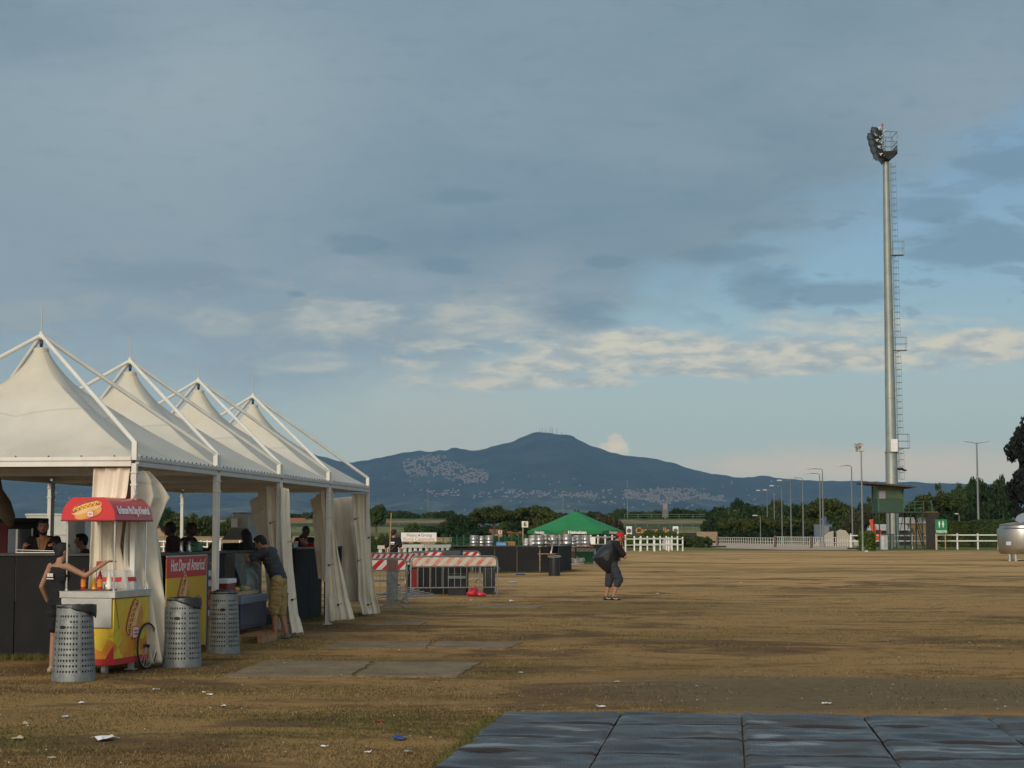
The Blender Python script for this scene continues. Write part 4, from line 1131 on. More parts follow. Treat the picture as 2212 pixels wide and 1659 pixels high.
# printed hot dog panel
YEL = mat('printed_yellow', (0.70, 0.42, 0.02), 0.45, var=.08, scale=1.5, spec=.3)
YEL2 = mat('printed_orange', (0.72, 0.22, 0.015), 0.45, var=.25, scale=3)
LEM = mat('printed_lemon', (0.72, 0.60, 0.02), 0.45, var=.15)
PRED = mat('printed_red', (0.52, 0.02, 0.025), 0.45, var=.08)
PWHITE = mat('printed_white', (0.78, 0.75, 0.70), 0.5, var=.04)
BUN = mat('printed_bun', (0.60, 0.27, 0.07), 0.5, var=.25, scale=9)
BUNL = mat('printed_bun_light', (0.74, 0.47, 0.20), 0.5, var=.15, scale=9)
SAUS = mat('printed_sausage', (0.40, 0.07, 0.035), 0.4, var=.25, scale=12)
MUST = mat('printed_mustard', (0.75, 0.50, 0.06), 0.4, var=.12)
def hotdog(parent, origin, ux, uz, nrm, s_, ang, fat=1.0):
    """flat printed picture of a hot dog; origin centre, ux, uz plane axes, length 2*s_"""
    ux, uz = Vector(ux), Vector(uz); nrm = Vector(nrm)
    X_ = ux * math.cos(ang) + uz * math.sin(ang); Z_ = uz * math.cos(ang) - ux * math.sin(ang)
    m = MB()
    def oval(cx, cz, rx, rz, lift, mi, n_=22, pw=1.0):
        m.mi = mi
        pts = []
        for i in range(n_):
            a = 2 * math.pi * i / n_; c_, q_ = math.cos(a), math.sin(a)
            pts.append(origin + nrm * lift + X_ * (cx + rx * math.copysign(abs(c_) ** .8, c_)) * s_ + Z_ * (cz + rz * math.copysign(abs(q_) ** .9, q_)) * s_ * fat)
        m.prism(pts, nrm * .0012)
    oval(0, .14, .92, .20, .001, 1)
    oval(.0, .04, 1.0, .20, .0025, 2)
    oval(-.02, .06, .98, .13, .004, 1)
    m.mi = 3; pts = [(-.85 + 1.7 * i / 12, .10 + (.10 if i % 2 else -.04)) for i in range(13)]
    for (a, b), (c_, d) in zip(pts, pts[1:]):
        q = [origin + nrm * .0056 + X_ * x_ * s_ + Z_ * z_ * s_ * fat for x_, z_ in ((a, b - .03), (c_, d - .03), (c_, d + .035), (a, b + .035))]
        m.prism(q, nrm * .001)
    oval(.05, -.17, .90, .25, .007, 0); oval(.02, -.06, .92, .09, .0085, 4)
    return m.build('hot_dog_picture', [BUN, SAUS, BUNL, MUST, BUNL], parent)
def badge(parent, origin, ux, uz, nrm, s_):
    m = MB()
    for (w_, h_, lift, mi) in ((1.15, .95, .0, 0), (1.0, .8, .0015, 1), (.82, .62, .003, 0), (.78, .58, .004, 1)):
        m.mi = mi
        q = [origin + nrm * lift + ux * (a * w_ * s_) + uz * (b * h_ * s_) for a, b in ((-.85, -1), (.85, -1), (1, -.85), (1, .85), (.85, 1), (-.85, 1), (-1, .85), (-1, -.85))]
        m.prism(q, nrm * .001)
    for k in (-1, 1):
        m.mi = 0
        q = [origin + nrm * .0058 + ux * (a * s_) + uz * (b * s_) for a, b in ((-.6, k * .24 - .13), (.6, k * .24 - .13), (.6, k * .24 + .13), (-.6, k * .24 + .13))]
        m.prism(q, nrm * .001)
    return m.build('badge', [PRED, PWHITE], parent)

pn = thing('menu_board', RW(3.1, .30), TH, 'yellow and red printed hot dog panel fixed to the bar side', 'panel')
# local: x outwards (towards the open side), y along the row
m = MB()
m.mi = 0; m.box((.03, -.05, .72), (.012, 1.88, 1.30))
m.mi = 1; m.box((.034, -.05, 1.255), (.014, 1.88, .30))
m.mi = 2; m.box((.038, -.05, 1.41), (.012, 1.92, .02)); m.box((.038, .90, .72), (.012, .02, 1.36))
m.build('printed_panel', [YEL, PRED, ALU], pn)
hotdog(pn, Vector((.038, -.30, .72)), (0, 1, 0), (0, 0, 1), (1, 0, 0), (.46), R(62), 1.5)
hotdog(pn, Vector((.038, .40, .62)), (0, 1, 0), (0, 0, 1), (1, 0, 0), .26, R(40), 1.4)
text('Hot Dog of America!', .235, PWHITE, pn, (.043, -.02, 1.27), (R(90), 0, R(90)), sx=.80, shear=.2, bold=.004)
m = MB(); m.mi = 0
m.box((.034, 0, .75), (.012, .42, 1.32))
m.build('menu_strip', mat('dark_menu', (0.06, 0.055, 0.045), .6), pn).location = (0, 1.16, 0)
m = MB()
rnd = random.Random(9)
for r_ in range(7):
    z = 1.28 - r_ * .15
    for c_ in range(2):
        m.mi = rnd.choice((0, 0, 1, 2, 3)); m.box((.0415, 1.06 + c_ * .18 + rnd.uniform(-.02, .02), z), (.004, .14, .09 if r_ else .03))
m.build('menu_picture', [mat('print_grey', (.45, .45, .47), .5), MUST, SAUS, mat('print_blue', (.12, .2, .32), .5)], pn)
# ================================================================== people
def skin(name, c): return mat(name, c, 0.55, var=.08, scale=14, spec=.35)
SK_FAIR = skin('skin_fair', (0.31, 0.165, 0.105)); SK_TAN = skin('skin_tan', (0.36, 0.17, 0.095)); SK_DARK = skin('skin_dark', (0.075, 0.035, 0.025)); SK_BROWN = skin('skin_brown', (0.17, 0.075, 0.045))
HAIR = mat('black_hair', (0.010, 0.009, 0.010), 0.6, var=.4, scale=30, bump=.6, bscale=90)
def cloth(name, c, **k): return mat(name, c, 0.85, var=k.pop('var', .12), scale=6, bump=.25, bscale=25, **k)
C_BLACK = cloth('black_cotton', (0.008, 0.008, 0.009)); C_CHAR = cloth('charcoal_cotton', (0.045, 0.047, 0.055)); C_KHAKI = cloth('khaki_twill', (0.30, 0.22, 0.085), var=.2)
C_NAVY = cloth('dark_blue_grey_denim', (0.030, 0.034, 0.044)); C_RED = cloth('red_cotton', (0.45, 0.012, 0.02)); C_BLUE = cloth('blue_cotton', (0.03, 0.04, 0.10)); C_GREY = cloth('grey_canvas_shoe', (0.14, 0.13, 0.11))
EYE = mat('dark_eye', (0.02, 0.012, 0.010), 0.3); LIP = mat('lips', (0.30, 0.10, 0.08), .5); BEARD = mat('dark_stubble', (0.035, 0.022, 0.018), .8)

def remesh_obj(m, name, mt, parent, vox, smooth=6, shrink=0.0):
    """fuse all pieces of the builder into one closed, smoothed surface"""
    tmp = m.build('tmp', mt)
    r = tmp.modifiers.new('r', 'REMESH'); r.mode = 'VOXEL'; r.voxel_size = vox
    s_ = tmp.modifiers.new('s', 'SMOOTH'); s_.factor = .5; s_.iterations = smooth
    dg = bpy.context.evaluated_depsgraph_get()
    me = bpy.data.meshes.new_from_object(tmp.evaluated_get(dg)); me.name = name
    bpy.data.objects.remove(tmp)
    for pl in me.polygons: pl.use_smooth = True
    if name in ('shirt', 'shorts', 'trousers', 'skirt'):      # creases in the cloth
        nr = [v_.normal.copy() for v_ in me.vertices]
        for v_, q in zip(me.vertices, nr):
            c_ = v_.co; v_.co = c_ + q * (abs(mnoise.noise(Vector((c_.x * 7, c_.y * 7, c_.z * 15)))) * .022 + mnoise.noise(c_ * 26) * .004 - .005)
    o = bpy.data.objects.new(name, me); COL.objects.link(o); o.parent = parent
    return o

def rotx(q, piv, a):
    """lean forward (towards +y) round pivot"""
    q = Vector(q) - piv
    c, s_ = math.cos(a), math.sin(a)
    return Vector((q.x, q.y * c + q.z * s_, -q.y * s_ + q.z * c)) + piv

def person(label, loc, rz, H=1.75, lean=0.0, head_tilt=0.0, head_turn=0.0, arms=None, legs=None, skin_m=SK_TAN, shirt=C_BLACK, pants=C_NAVY, shoe=BLACK, hair='short',
           sleeve=0.5, pant_len=0.55, build=1.0, vneck=False, tank=False, vox=0.013, face=True, twist=0.0, fingers=True, skirt=False, extra=None):
    """arms: dict L / R -> (elbow, wrist, hand direction) in local metres for a 1.75 m figure, x right, y forward, z up"""
    k = H / 1.75
    t = thing('person', loc, rz, label, 'person')
    hip = Vector((0, 0, .95))
    def up(q): return rotx(Vector(q), hip, lean)
    J = {}
    J['pelvis'] = Vector((0, 0, .96)); J['waist'] = up((0, .0, 1.10)); J['chest'] = up((0, .01, 1.30)); J['neck'] = up((0, -.01, 1.47)); 
    fwd = up((0, 1, .95)) - hip
    hc = up((0, .02, 1.50)); hd = rotx(Vector((0, .035, .125)), Vector((0, 0, 0)), lean + head_tilt)
    J['head'] = hc + hd
    sw = .185 * build
    for s_, n_ in ((-1, 'L'), (1, 'R')):
        J['sh' + n_] = up((s_ * sw, -.005, 1.425))
        if arms and n_ in arms: e_, w_, hdir = arms[n_]; J['el' + n_] = Vector(e_); J['wr' + n_] = Vector(w_); J['hd' + n_] = Vector(hdir).normalized()
        else:
            J['el' + n_] = up((s_ * (sw + .05), -.03, 1.13)); J['wr' + n_] = up((s_ * (sw + .06), .05, .89)); J['hd' + n_] = Vector((0, .15, -1)).normalized()
        if legs and n_ in legs: kn, an, fd = legs[n_]; J['kn' + n_] = Vector(kn); J['an' + n_] = Vector(an); J['fd' + n_] = Vector(fd).normalized()
        else: J['kn' + n_] = Vector((s_ * .10, .02, .50)); J['an' + n_] = Vector((s_ * .105, 0, .085)); J['fd' + n_] = Vector((s_ * .15, 1, 0)).normalized()
        J['hp' + n_] = Vector((s_ * .088, 0, .93))
    for q in J: 
        if not q.startswith(('hd', 'fd')): J[q] = J[q] * k
    b = build * k
    rl = Matrix.Rotation(-lean, 3, 'X')
    m = MB()
    # trunk
    m.ell(J['pelvis'], (.155 * b, .105 * b, .11 * k), n=16); m.ell(J['waist'], (.135 * b, .10 * b, .13 * k), rl, n=16); m.ell(J['chest'], (.165 * b, .115 * b, .17 * k), rl, n=16)
    m.capsule(J['pelvis'], .115 * b, J['chest'], .12 * b, 14)
    m.capsule(J['shL'], .055 * b, J['shR'], .055 * b); m.capsule(J['neck'] - (J['neck'] - J['chest']) * .3, .06 * k, J['head'] - hd * k * .45, .053 * k)
    # head
    hr = Matrix.Rotation(head_turn, 3, 'Z') @ Matrix.Rotation(-(lean + head_tilt), 3, 'X')
    hp = J['head']
    def hq(x, y, z): return hp + hr @ Vector((x * k, y * k, z * k))
    m.ell(hp, (.074 * k, .094 * k, .106 * k), hr, n=18, m=12)
    m.ell(hq(0, .028, -.055), (.054 * k, .060 * k, .058 * k), hr, n=14); m.ell(hq(0, .052, -.088), (.030 * k, .028 * k, .024 * k), hr, n=10)
    m.ell(hq(0, .100, -.018), (.0135 * k, .020 * k, .026 * k), hr, n=8, m=6)
    m.ell(hq(0, .086, .026), (.045 * k, .014 * k, .010 * k), hr, n=10)
    for s_ in (-1, 1): m.ell(hq(s_ * .076, -.004, -.005), (.010 * k, .020 * k, .031 * k), hr, n=8, m=6)
    # arms and hands
    for n_ in 'LR':
        s_ = -1 if n_ == 'L' else 1
        m.capsule(J['sh' + n_], .056 * b, J['el' + n_], .041 * b); m.capsule(J['el' + n_], .041 * b, J['wr' + n_], .027 * k)
        d = J['hd' + n_]; w0 = J['wr' + n_]
        side = d.cross(Vector((0, 0, 1)))
        if side.length < .2: side = d.cross(Vector((0, 1, 0)))
        side.normalize(); nn = side.cross(d).normalized()
        pal = w0 + d * .052 * k
        m.ell(pal, (.040 * k, .052 * k, .017 * k), Matrix((side, d, nn)).transposed(), n=10, m=8)
        if fingers:
            for f_ in range(4):
                off = (-1.5 + f_) * .0195; L_ = (.062, .074, .070, .054)[f_] * k
                p0 = w0 + d * .088 * k + side * off * k; d1 = (d + side * off * 3 - nn * .25).normalized(); p1 = p0 + d1 * L_ * .55
                d2 = (d1 - nn * .75).normalized(); p2 = p1 + d2 * L_ * .5
                m.capsule(p0, .0098 * k, p1, .0092 * k, 6); m.capsule(p1, .0092 * k, p2, .008 * k, 6)
            ts = -side * s_ if abs(s_) else side
            p0 = w0 + d * .03 * k + ts * .03 * k; p1 = p0 + (d * .6 + ts * .8 - nn * .2).normalized() * .035 * k; p2 = p1 + (d * .9 + ts * .2 - nn * .3).normalized() * .03 * k
            m.capsule(p0, .012 * k, p1, .011 * k, 6); m.capsule(p1, .011 * k, p2, .009 * k, 6)
        # legs
        m.capsule(J['hp' + n_], .082 * b, J['kn' + n_], .054 * b); m.capsule(J['kn' + n_], .052 * b, J['an' + n_] + (J['kn' + n_] - J['an' + n_]) * .62, .050 * b)
        m.capsule(J['an' + n_] + (J['kn' + n_] - J['an' + n_]) * .62, .050 * b, J['an' + n_], .034 * k)
        fd = J['fd' + n_]; a_ = J['an' + n_]
        m.capsule(a_ - Vector((0, 0, .045 * k)), .032 * k, a_ + fd * .13 * k - Vector((0, 0, .055 * k)), .026 * k)
    body = remesh_obj(m, 'body', skin_m, t, vox, 5)
    # hair
    m = MB()
    if hair in ('short', 'buzz'):
        g_ = 1.07 if hair == 'short' else 1.035
        m.ell(hq(0, -.012, .022), (.079 * k * g_, .094 * k * g_, .094 * k * g_), hr, n=18, m=12); m.ell(hq(0, -.045, -.02), (.070 * k, .060 * k, .075 * k), hr, n=12)
        if hair == 'short':
            m.ell(hq(0, .03, .082), (.062 * k, .062 * k, .038 * k), hr, n=12)
            for s_ in (-1, 1): m.ell(hq(s_ * .062, .0, .02), (.018 * k, .035 * k, .045 * k), hr, n=8)
    elif hair == 'bun':
        m.ell(hq(0, -.014, .02), (.084 * k, .102 * k, .104 * k), hr, n=18, m=12); m.ell(hq(0, -.04, -.03), (.072 * k, .070 * k, .075 * k), hr); m.ell(hq(0, -.10, .045), (.045 * k, .045 * k, .045 * k), hr); m.ell(hq(.01, .02, .07), (.07 * k, .08 * k, .05 * k), hr)
    elif hair == 'long':
        m.ell(hq(0, -.015, .02), (.088 * k, .105 * k, .108 * k), hr, n=18, m=12); m.capsule(hq(0, -.06, 0), .085 * k, hq(0, -.09, -.22), .075 * k)
        for s_ in (-1, 1): m.capsule(hq(s_ * .06, -.01, 0), .035 * k, hq(s_ * .07, -.02, -.16), .03 * k)
    if m.v:
        ho = remesh_obj(m, 'hair', HAIR, t, max(.011, vox * .9), 3)
        # cut the face free
        bm = bmesh.new(); bm.from_mesh(ho.data)
        inv = hr.transposed()
        dele = [v_ for v_ in bm.verts if (lambda q: q.y / k > .045 and q.z / k < .052 or (q.y / k > .02 and q.z / k < -.0 and abs(q.x) / k < .06))(inv @ (v_.co - hp))]
        bmesh.ops.delete(bm, geom=dele, context='VERTS'); bm.to_mesh(ho.data); bm.free()
    if face:
        for s_ in (-1, 1):
            m = MB(); m.ell(hq(s_ * .031, .0835, .004), (.013 * k, .007 * k, .0065 * k), hr, n=8, m=6); m.ell(hq(s_ * .032, .089, .026), (.019 * k, .006 * k, .005 * k), hr, n=8, m=5)
            m.build('eye', EYE, t, smooth=True)
        m = MB(); m.ell(hq(0, .0845, -.060), (.022 * k, .008 * k, .006 * k), hr, n=8, m=5); m.build('mouth', LIP, t, smooth=True)
    # shirt
    m = MB(); g_ = .016 * k
    m.ell(J['waist'], (.145 * b + g_, .11 * b + g_, .16 * k), rl, n=16); m.ell(J['chest'], (.168 * b + g_, .118 * b + g_, .16 * k), rl, n=16); m.capsule(J['pelvis'] + (J['waist'] - J['pelvis']) * .25, .118 * b + g_, J['chest'], .115 * b + g_, 16)
    m.ell(J['pelvis'] + (J['waist'] - J['pelvis']) * .1, (.160 * b + g_, .112 * b + g_, .07 * k), n=16)
    if tank:
        for s_, n_ in ((-1, 'L'), (1, 'R')):
            top = J['sh' + n_] * .62 + J['neck'] * .38; m.capsule(J['chest'] + Vector((s_ * .09 * k, 0, .03 * k)), .06 * b + g_, top + Vector((0, 0, .02 * k)), .036 * k, 8)
    else:
        m.capsule(J['shL'], .058 * b + g_, J['shR'], .058 * b + g_); m.capsule(J['chest'], .09 * b + g_, J['neck'] - (J['neck'] - J['chest']) * .25, .066 * k, 12)
        for n_ in 'LR':
            if sleeve > 0:
                e_ = J['sh' + n_].lerp(J['el' + n_], min(1, sleeve)); r_ = .058 * b + g_
                m.capsule(J['sh' + n_], r_, e_, r_ * .93)
                if sleeve > 1: m.capsule(J['el' + n_], .05 * b + g_, J['el' + n_].lerp(J['wr' + n_], sleeve - 1), .036 * b + g_)
    so_ = remesh_obj(m, 'shirt', shirt, t, vox, 4)
    if vneck or tank:
        bm = bmesh.new(); bm.from_mesh(so_.data)
        dz = J['neck'].z
        dele = []
        for v_ in bm.verts:
            q = v_.co / k
            if vneck and q.y > J['neck'].y / k + .02 and abs(q.x) < .02 + max(0, (q.z - 1.27)) * .42 and q.z > 1.27: dele.append(v_)
            if tank and q.z > 1.42 and abs(q.x) < .065: dele.append(v_)
        bmesh.ops.delete(bm, geom=dele, context='VERTS'); bm.to_mesh(so_.data); bm.free()
    # trousers
    m = MB()
    m.ell(J['pelvis'] - Vector((0, 0, .01)), (.168 * b + g_ * .4, .118 * b + g_ * .4, .11 * k), n=16)
    for n_ in 'LR':
        a = min(1.0, pant_len / .5); e_ = J['hp' + n_].lerp(J['kn' + n_], a)
        r0 = .090 * b + g_; r1 = (.075 * b + g_ * 1.4)
        m.capsule(J['hp' + n_], r0, e_, r1)
        if pant_len > .5: m.capsule(J['kn' + n_], r1, J['kn' + n_].lerp(J['an' + n_], (pant_len - .5) / .5), r1 * .86)
    po = remesh_obj(m, 'skirt' if skirt else ('shorts' if pant_len < .9 else 'trousers'), pants, t, vox, 4)
    # shoes
    for n_ in 'LR':
        m = MB(); fd = J['fd' + n_]; a_ = J['an' + n_]
        z0 = a_.z - .05 * k
        m.capsule(Vector((a_.x, a_.y, z0 + .005 * k)) - fd * .035 * k, .040 * k, Vector((a_.x, a_.y, z0 - .008 * k)) + fd * .10 * k, .038 * k); m.ell(Vector((a_.x, a_.y, z0 - .012 * k)) + fd * .15 * k, (.044 * k, .044 * k, .030 * k)); m.capsule(Vector((a_.x, a_.y, z0)), .043 * k, Vector((a_.x, a_.y, z0 + .035 * k)), .043 * k)
        sh = remesh_obj(m, 'shoe', shoe, t, vox, 3)
        for v_ in sh.data.vertices:
            if v_.co.z < a_.z - .083 * k: v_.co.z = a_.z - .083 * k
    t['_J'] = 0
    del t['_J']
    return t, J, hq, hr, k

def face_dir(dx, dy): return math.atan2(dy, dx) - math.pi / 2     # rotation so that local +y looks along (dx, dy)

# --- girl at the cart, seen from behind, pointing right
girl, J, hq, hr, k = person('young woman in a black tank top pointing, beside the hot dog cart', gp(133, 21.85), face_dir(.55, .83), H=1.63, arms={
    'R': ((.38, .12, 1.30), (.60, .27, 1.48), (.9, .35, .25)), 'L': ((-.27, -.06, 1.15), (-.30, .08, .95), (0.2, .8, -.5))},
    skin_m=SK_FAIR, shirt=C_BLACK, pants=C_BLACK, shoe=mat('beige_shoe', (.35, .25, .16)), hair='bun', tank=True, sleeve=0, pant_len=.38, build=.86, vox=.0105, head_turn=-.35)
m = MB()
for i in range(3):
    m.box((-.035 + .035 * i, -.143, 1.22), (.022, .004, .045))
m.box((.0, -.145, 1.175), (.12, .004, .010))
m.build('back_print', PWHITE, girl)

# --- man at the bar in a black V-neck, facing us
vm, J, hq, hr, k = person('bearded dark-haired man in a black V-neck shirt facing the camera behind the bar', gp(98, 25.6) + Vector((0, 0, .21)), face_dir(.10, -1), H=1.74, arms={
    'L': ((-.28, .12, 1.20), (-.20, .34, 1.38 / 1.0), (.2, 1, 0)), 'R': ((.28, .12, 1.20), (.20, .34, 1.38), (-.2, 1, 0))},
    skin_m=SK_TAN, shirt=C_BLACK, hair='short', vneck=True, vox=.0105, sleeve=.7, head_turn=.15)
m = MB()
m.ell(hq(0, .045, -.085), (.050, .040, .036), hr, n=14, m=8); m.ell(hq(0, .088, -.046), (.026, .010, .006), hr, n=8, m=5)
for s_ in (-1, 1): m.ell(hq(s_ * .052, .02, -.06), (.014, .035, .035), hr, n=8, m=6)
m.build('beard', BEARD, vm, smooth=True)
m = MB(); m.path([(-.065, .09, 1.45), (-.045, .142, 1.32), (-.01, .152, 1.22), (.045, .142, 1.32), (.065, .09, 1.45)], .0035, 5); m.box((-.01, .158, 1.19), (.05, .004, .07))
m.build('lanyard', MUST, vm)

person('man with short dark hair half hidden behind the white front curtain, inside the tent', gp(187, 27.6), face_dir(-.9, -.3), H=1.74, skin_m=SK_TAN, shirt=cloth('brown_cotton', (.05, .035, .03)), hair='short', vox=.014, face=False)
person('figure in a dark blue shirt bending behind the drinks cabinet glass', gp(66, 30.5) + Vector((0, 0, .2)), face_dir(.6, .6), H=1.66, lean=.25, skin_m=SK_TAN, shirt=C_BLUE, hair='short', vox=.015, face=False)

pf_ = thing('platform', RW(6.9, 2.6), TH, 'low dark boarding the bar staff stand on', 'platform')
m = MB()
for i in range(2, 14): m.box((0, -5.6 + i * .92, .10), (3.0, .90, .19))
m.build('boards', BLACKP, pf_)
# --- two men inside, behind the hot dog panel
person('dark-skinned man with cropped hair behind the hot dog panel, the left of two', gp(380, 29.2) + Vector((0, 0, .2)), face_dir(-.95, .1), H=1.74, skin_m=SK_DARK, shirt=cloth('dark_maroon_cotton', (.035, .012, .012)), hair='buzz', vox=.013, sleeve=.6, lean=.05)
pp, J, hq, hr, k = person('dark-skinned bearded man in black looking right behind the hot dog panel, the right of two', gp(410, 29.9) + Vector((0, 0, .2)), face_dir(.92, -.2), H=1.72, skin_m=SK_DARK, shirt=C_BLACK, hair='short', vox=.013, sleeve=1.2,
    arms={'L': ((-.1, .25, 1.18), (.05, .50, 1.42), (.1, .3, 1)), 'R': ((.28, .05, 1.15), (.22, .3, 1.30), (0, 1, .1))})

# --- man leaning on the display case
lm, J, hq, hr, k = person('man in a charcoal T-shirt and khaki cargo shorts leaning over the glass display case', gp(606, 28.75), face_dir(-1, .22), H=1.80, lean=.40, head_tilt=.12, arms={
    'L': ((-.24, .43, 1.27), (-.07, .62, 1.36), (.3, .9, .15)), 'R': ((.24, .42, 1.26), (.07, .60, 1.35), (-.3, .9, .15))},
    legs={'L': ((-.09, .05, .50), (-.10, .02, .085), (-.1, 1, 0)), 'R': ((.09, .0, .49), (.10, -.10, .085), (.15, 1, 0))},
    skin_m=SK_TAN, shirt=C_CHAR, pants=C_KHAKI, shoe=C_GREY, hair='short', sleeve=.72, pant_len=.58, build=1.02, vox=.011)
for s_ in (-1, 1):
    m = MB(); m.box((s_ * .178, -.02, .66), (.035, .15, .19)); m.box((s_ * .186, -.02, .735), (.03, .16, .045))
    m.build('cargo_pocket', C_KHAKI, lm, bevel=.012)
m = MB(); m.box((.0, 1.03, 1.42), (.05, .05, .11)); m.build('held_cup', RED, lm, bevel=.01) if False else None

# --- woman with long hair behind the case, others at the far bar openings
person('person with long dark hair behind the display case, hidden by the leaning man', gp(545, 30.9) + Vector((0, 0, .2)), face_dir(-.8, .5), H=1.62, lean=.15, skin_m=SK_TAN, shirt=C_BLACK, hair='long', vox=.014, face=False)
person('dark-skinned man with a shaved head standing behind the far bar between the curtains', gp(660, 36.6) + Vector((0, 0, .2)), face_dir(.5, -.6), H=1.70, skin_m=SK_DARK, shirt=C_BLACK, hair='buzz', vox=.014)
person('dark-haired person bowing left behind the far bar between the curtains', gp(640, 35.6) + Vector((0, 0, .2)), face_dir(-.4, -.9), H=1.62, lean=.38, skin_m=SK_TAN, shirt=C_BLACK, hair='short', vox=.014, face=False)
person('person in a red shirt bowing over the far bar beside the fourth post', gp(676, 35.9) + Vector((0, 0, .2)), face_dir(-.5, -.85), H=1.60, lean=.42, skin_m=SK_TAN, shirt=C_RED, hair='short', vox=.014, face=False)

# --- man beyond the barriers
bk, J, hq, hr, k = person('man in a black T-shirt seen from behind next to the wooden pole, beyond the barriers', gp(851, 57.5), face_dir(.25, 1), H=1.86, skin_m=SK_TAN, shirt=C_BLACK, pants=C_NAVY, hair='short', sleeve=.7, vox=.016, face=False, head_turn=-.3)
m = MB(); m.box((0, -.150, 1.42), (.17, .004, .035)); m.box((.0, -.152, 1.37), (.15, .004, .02)); m.build('back_print', PWHITE, bk)
m = MB(); m.path([(.17, -.12, 1.38), (0, -.165, 1.20), (-.17, -.12, 1.05)], .012, 6); m.build('shoulder_strap', mat('brown_leather', (.12, .06, .03)), bk)

# --- two silhouettes at the far beer bar
person('person in black on the left of the pair behind the far beer bar', gp(1249, 101), face_dir(.2, -1), H=1.42, skin_m=SK_BROWN, shirt=C_BLACK, hair='short', vox=.025, face=False, fingers=False)
person('broader person in black on the right of the pair behind the far beer bar', gp(1265, 100), face_dir(-.2, -1), H=1.46, skin_m=SK_BROWN, shirt=C_BLACK, hair='short', vox=.025, face=False, build=1.25, fingers=False)

# --- man with the red cap, carrying a black rubbish bag on his back
cm, J, hq, hr, k = person('man in a red cap and black T-shirt walking hunched under a black rubbish bag', gp(1320, 45.3), face_dir(1, .10), H=1.80, lean=.19, head_tilt=.30, arms={
    'L': ((-.24, .28, 1.10), (-.14, .24, 1.34), (.1, -.1, 1)), 'R': ((.25, .30, 1.08), (.15, .27, 1.33), (-.1, -.1, 1))},
    legs={'L': ((-.10, -.04, .50), (-.09, -.13, .085), (-.05, 1, 0)), 'R': ((.10, .17, .52), (.09, .02, .085), (.05, 1, 0))},
    skin_m=SK_TAN, shirt=C_BLACK, pants=C_NAVY, shoe=BLACK, hair='buzz', sleeve=.8, pant_len=.63, build=1.22, vox=.012)
m = MB(); m.ell(hq(0, -.006, .045), (.100, .120, .088), hr, n=20, m=12)
m.prism([hq(-.068, .06, .035), hq(.068, .06, .035), hq(.062, .15, .018), (hq(.02, .17, .014)), hq(-.02, .17, .014), hq(-.062, .15, .018)], hr @ Vector((0, 0, .010)))
m.ell(hq(0, -.006, .122), (.01, .01, .006), hr, n=6, m=4)
cp = m.build('cap', C_RED, cm, smooth=True)
m = MB(); m.path([hq(.090, .05, .03), hq(.088, .062, .026), hq(.086, .075, .034)], .004, 4); m.build('cap_mark', PWHITE, cp)
for c_ in cm.children:
    if c_.name.startswith('shoe'):
        m = MB(); cx = sum((Vector(v_.co) for v_ in c_.data.vertices), Vector()) / len(c_.data.vertices)
        for s_ in (-1, 1): m.path([cx + Vector((s_ * .045, -.05, .02)), cx + Vector((s_ * .047, .0, -.012)), cx + Vector((s_ * .044, .06, .004))], .008, 4)
        m.build('shoe_mark', PWHITE, c_)
# the bag: a bulging sack with a pointed far corner, gathered at the shoulder
BAG = mat('black_bin_liner', (0.016, 0.017, 0.021), 0.38, var=.2, spec=.5, bump=.35, bscale=9)
def sack(name, pts, mt, parent, vox=.02, sm=4):
    m = MB()
    for c_, r_ in pts: m.ell(c_, r_ if isinstance(r_, tuple) else (r_, r_, r_), n=14, m=10)
    return remesh_obj(m, name, mt, parent, vox, sm)
bag = thing('rubbish_bag', gp(1300, 45.35), 0, 'bulging black rubbish bag slung over the back of the man in the red cap', 'rubbish bag')
m = MB()
def bp(px, py, y): 
    q = P(px, py, 45.3 + y); return q - bag.location
ring = [(1277, 1211), (1290, 1190), (1305, 1178), (1325, 1172), (1336, 1180), (1334, 1200), (1330, 1220), (1322, 1244), (1308, 1244), (1294, 1230)]
cen = (1309, 1206)
rows = []
for q_, sc in ((-.30, .25), (-.24, .62), (-.13, .88), (0, 1), (.13, .88), (.24, .62), (.30, .25)):
    rows.append([bp(cen[0] + (a - cen[0]) * sc * 1.02 + 1, cen[1] - 4 + (b - cen[1]) * sc * 1.0, q_) for a, b in ring + ring[:1]])
m.grid(rows); m.add(rows[0][:-1], [tuple(range(len(ring)))]); m.add(rows[-1][:-1], [tuple(range(len(ring)))])
m.path([bp(1334, 1180, 0), bp(1338, 1172, 0), bp(1331, 1166, 0)], [.07, .03, .05], 8)
bo = m.build('sack', BAG, bag, smooth=True, sub=2)
for pl in bo.data.polygons: pl.use_smooth = True
# ================================================================== hot dog cart
CART_RZ = -math.atan2(.22, .975)
cart_c = Vector((-4.913, 21.6, 0))
ca = Vector((math.sin(-CART_RZ), math.cos(-CART_RZ), 0)); cb = Vector((-math.cos(CART_RZ), -math.sin(CART_RZ), 0))
CL, CW = 1.0, .70
ct = thing('hot_dog_cart', cart_c + ca * CL / 2 + cb * CW / 2, CART_RZ, 'yellow hot dog cart with a red domed canopy at the corner of the nearest tent', 'food cart')
hx, hy = CW / 2, CL / 2       # local x to the right, y away
ARTY = bpy.data.materials.new('cart_print'); ARTY.use_nodes = True; ARTY.node_tree.nodes.clear()
n = N(ARTY.node_tree); tc = n.new('ShaderNodeTexCoord'); v = tc.outputs['Object']
s_ = n.new('ShaderNodeSeparateXYZ'); n.L.new(v, s_.inputs[0])
vo = n.new('ShaderNodeTexVoronoi'); vo.inputs['Scale'].default_value = 7.0; n.L.new(v, vo.inputs['Vector'])
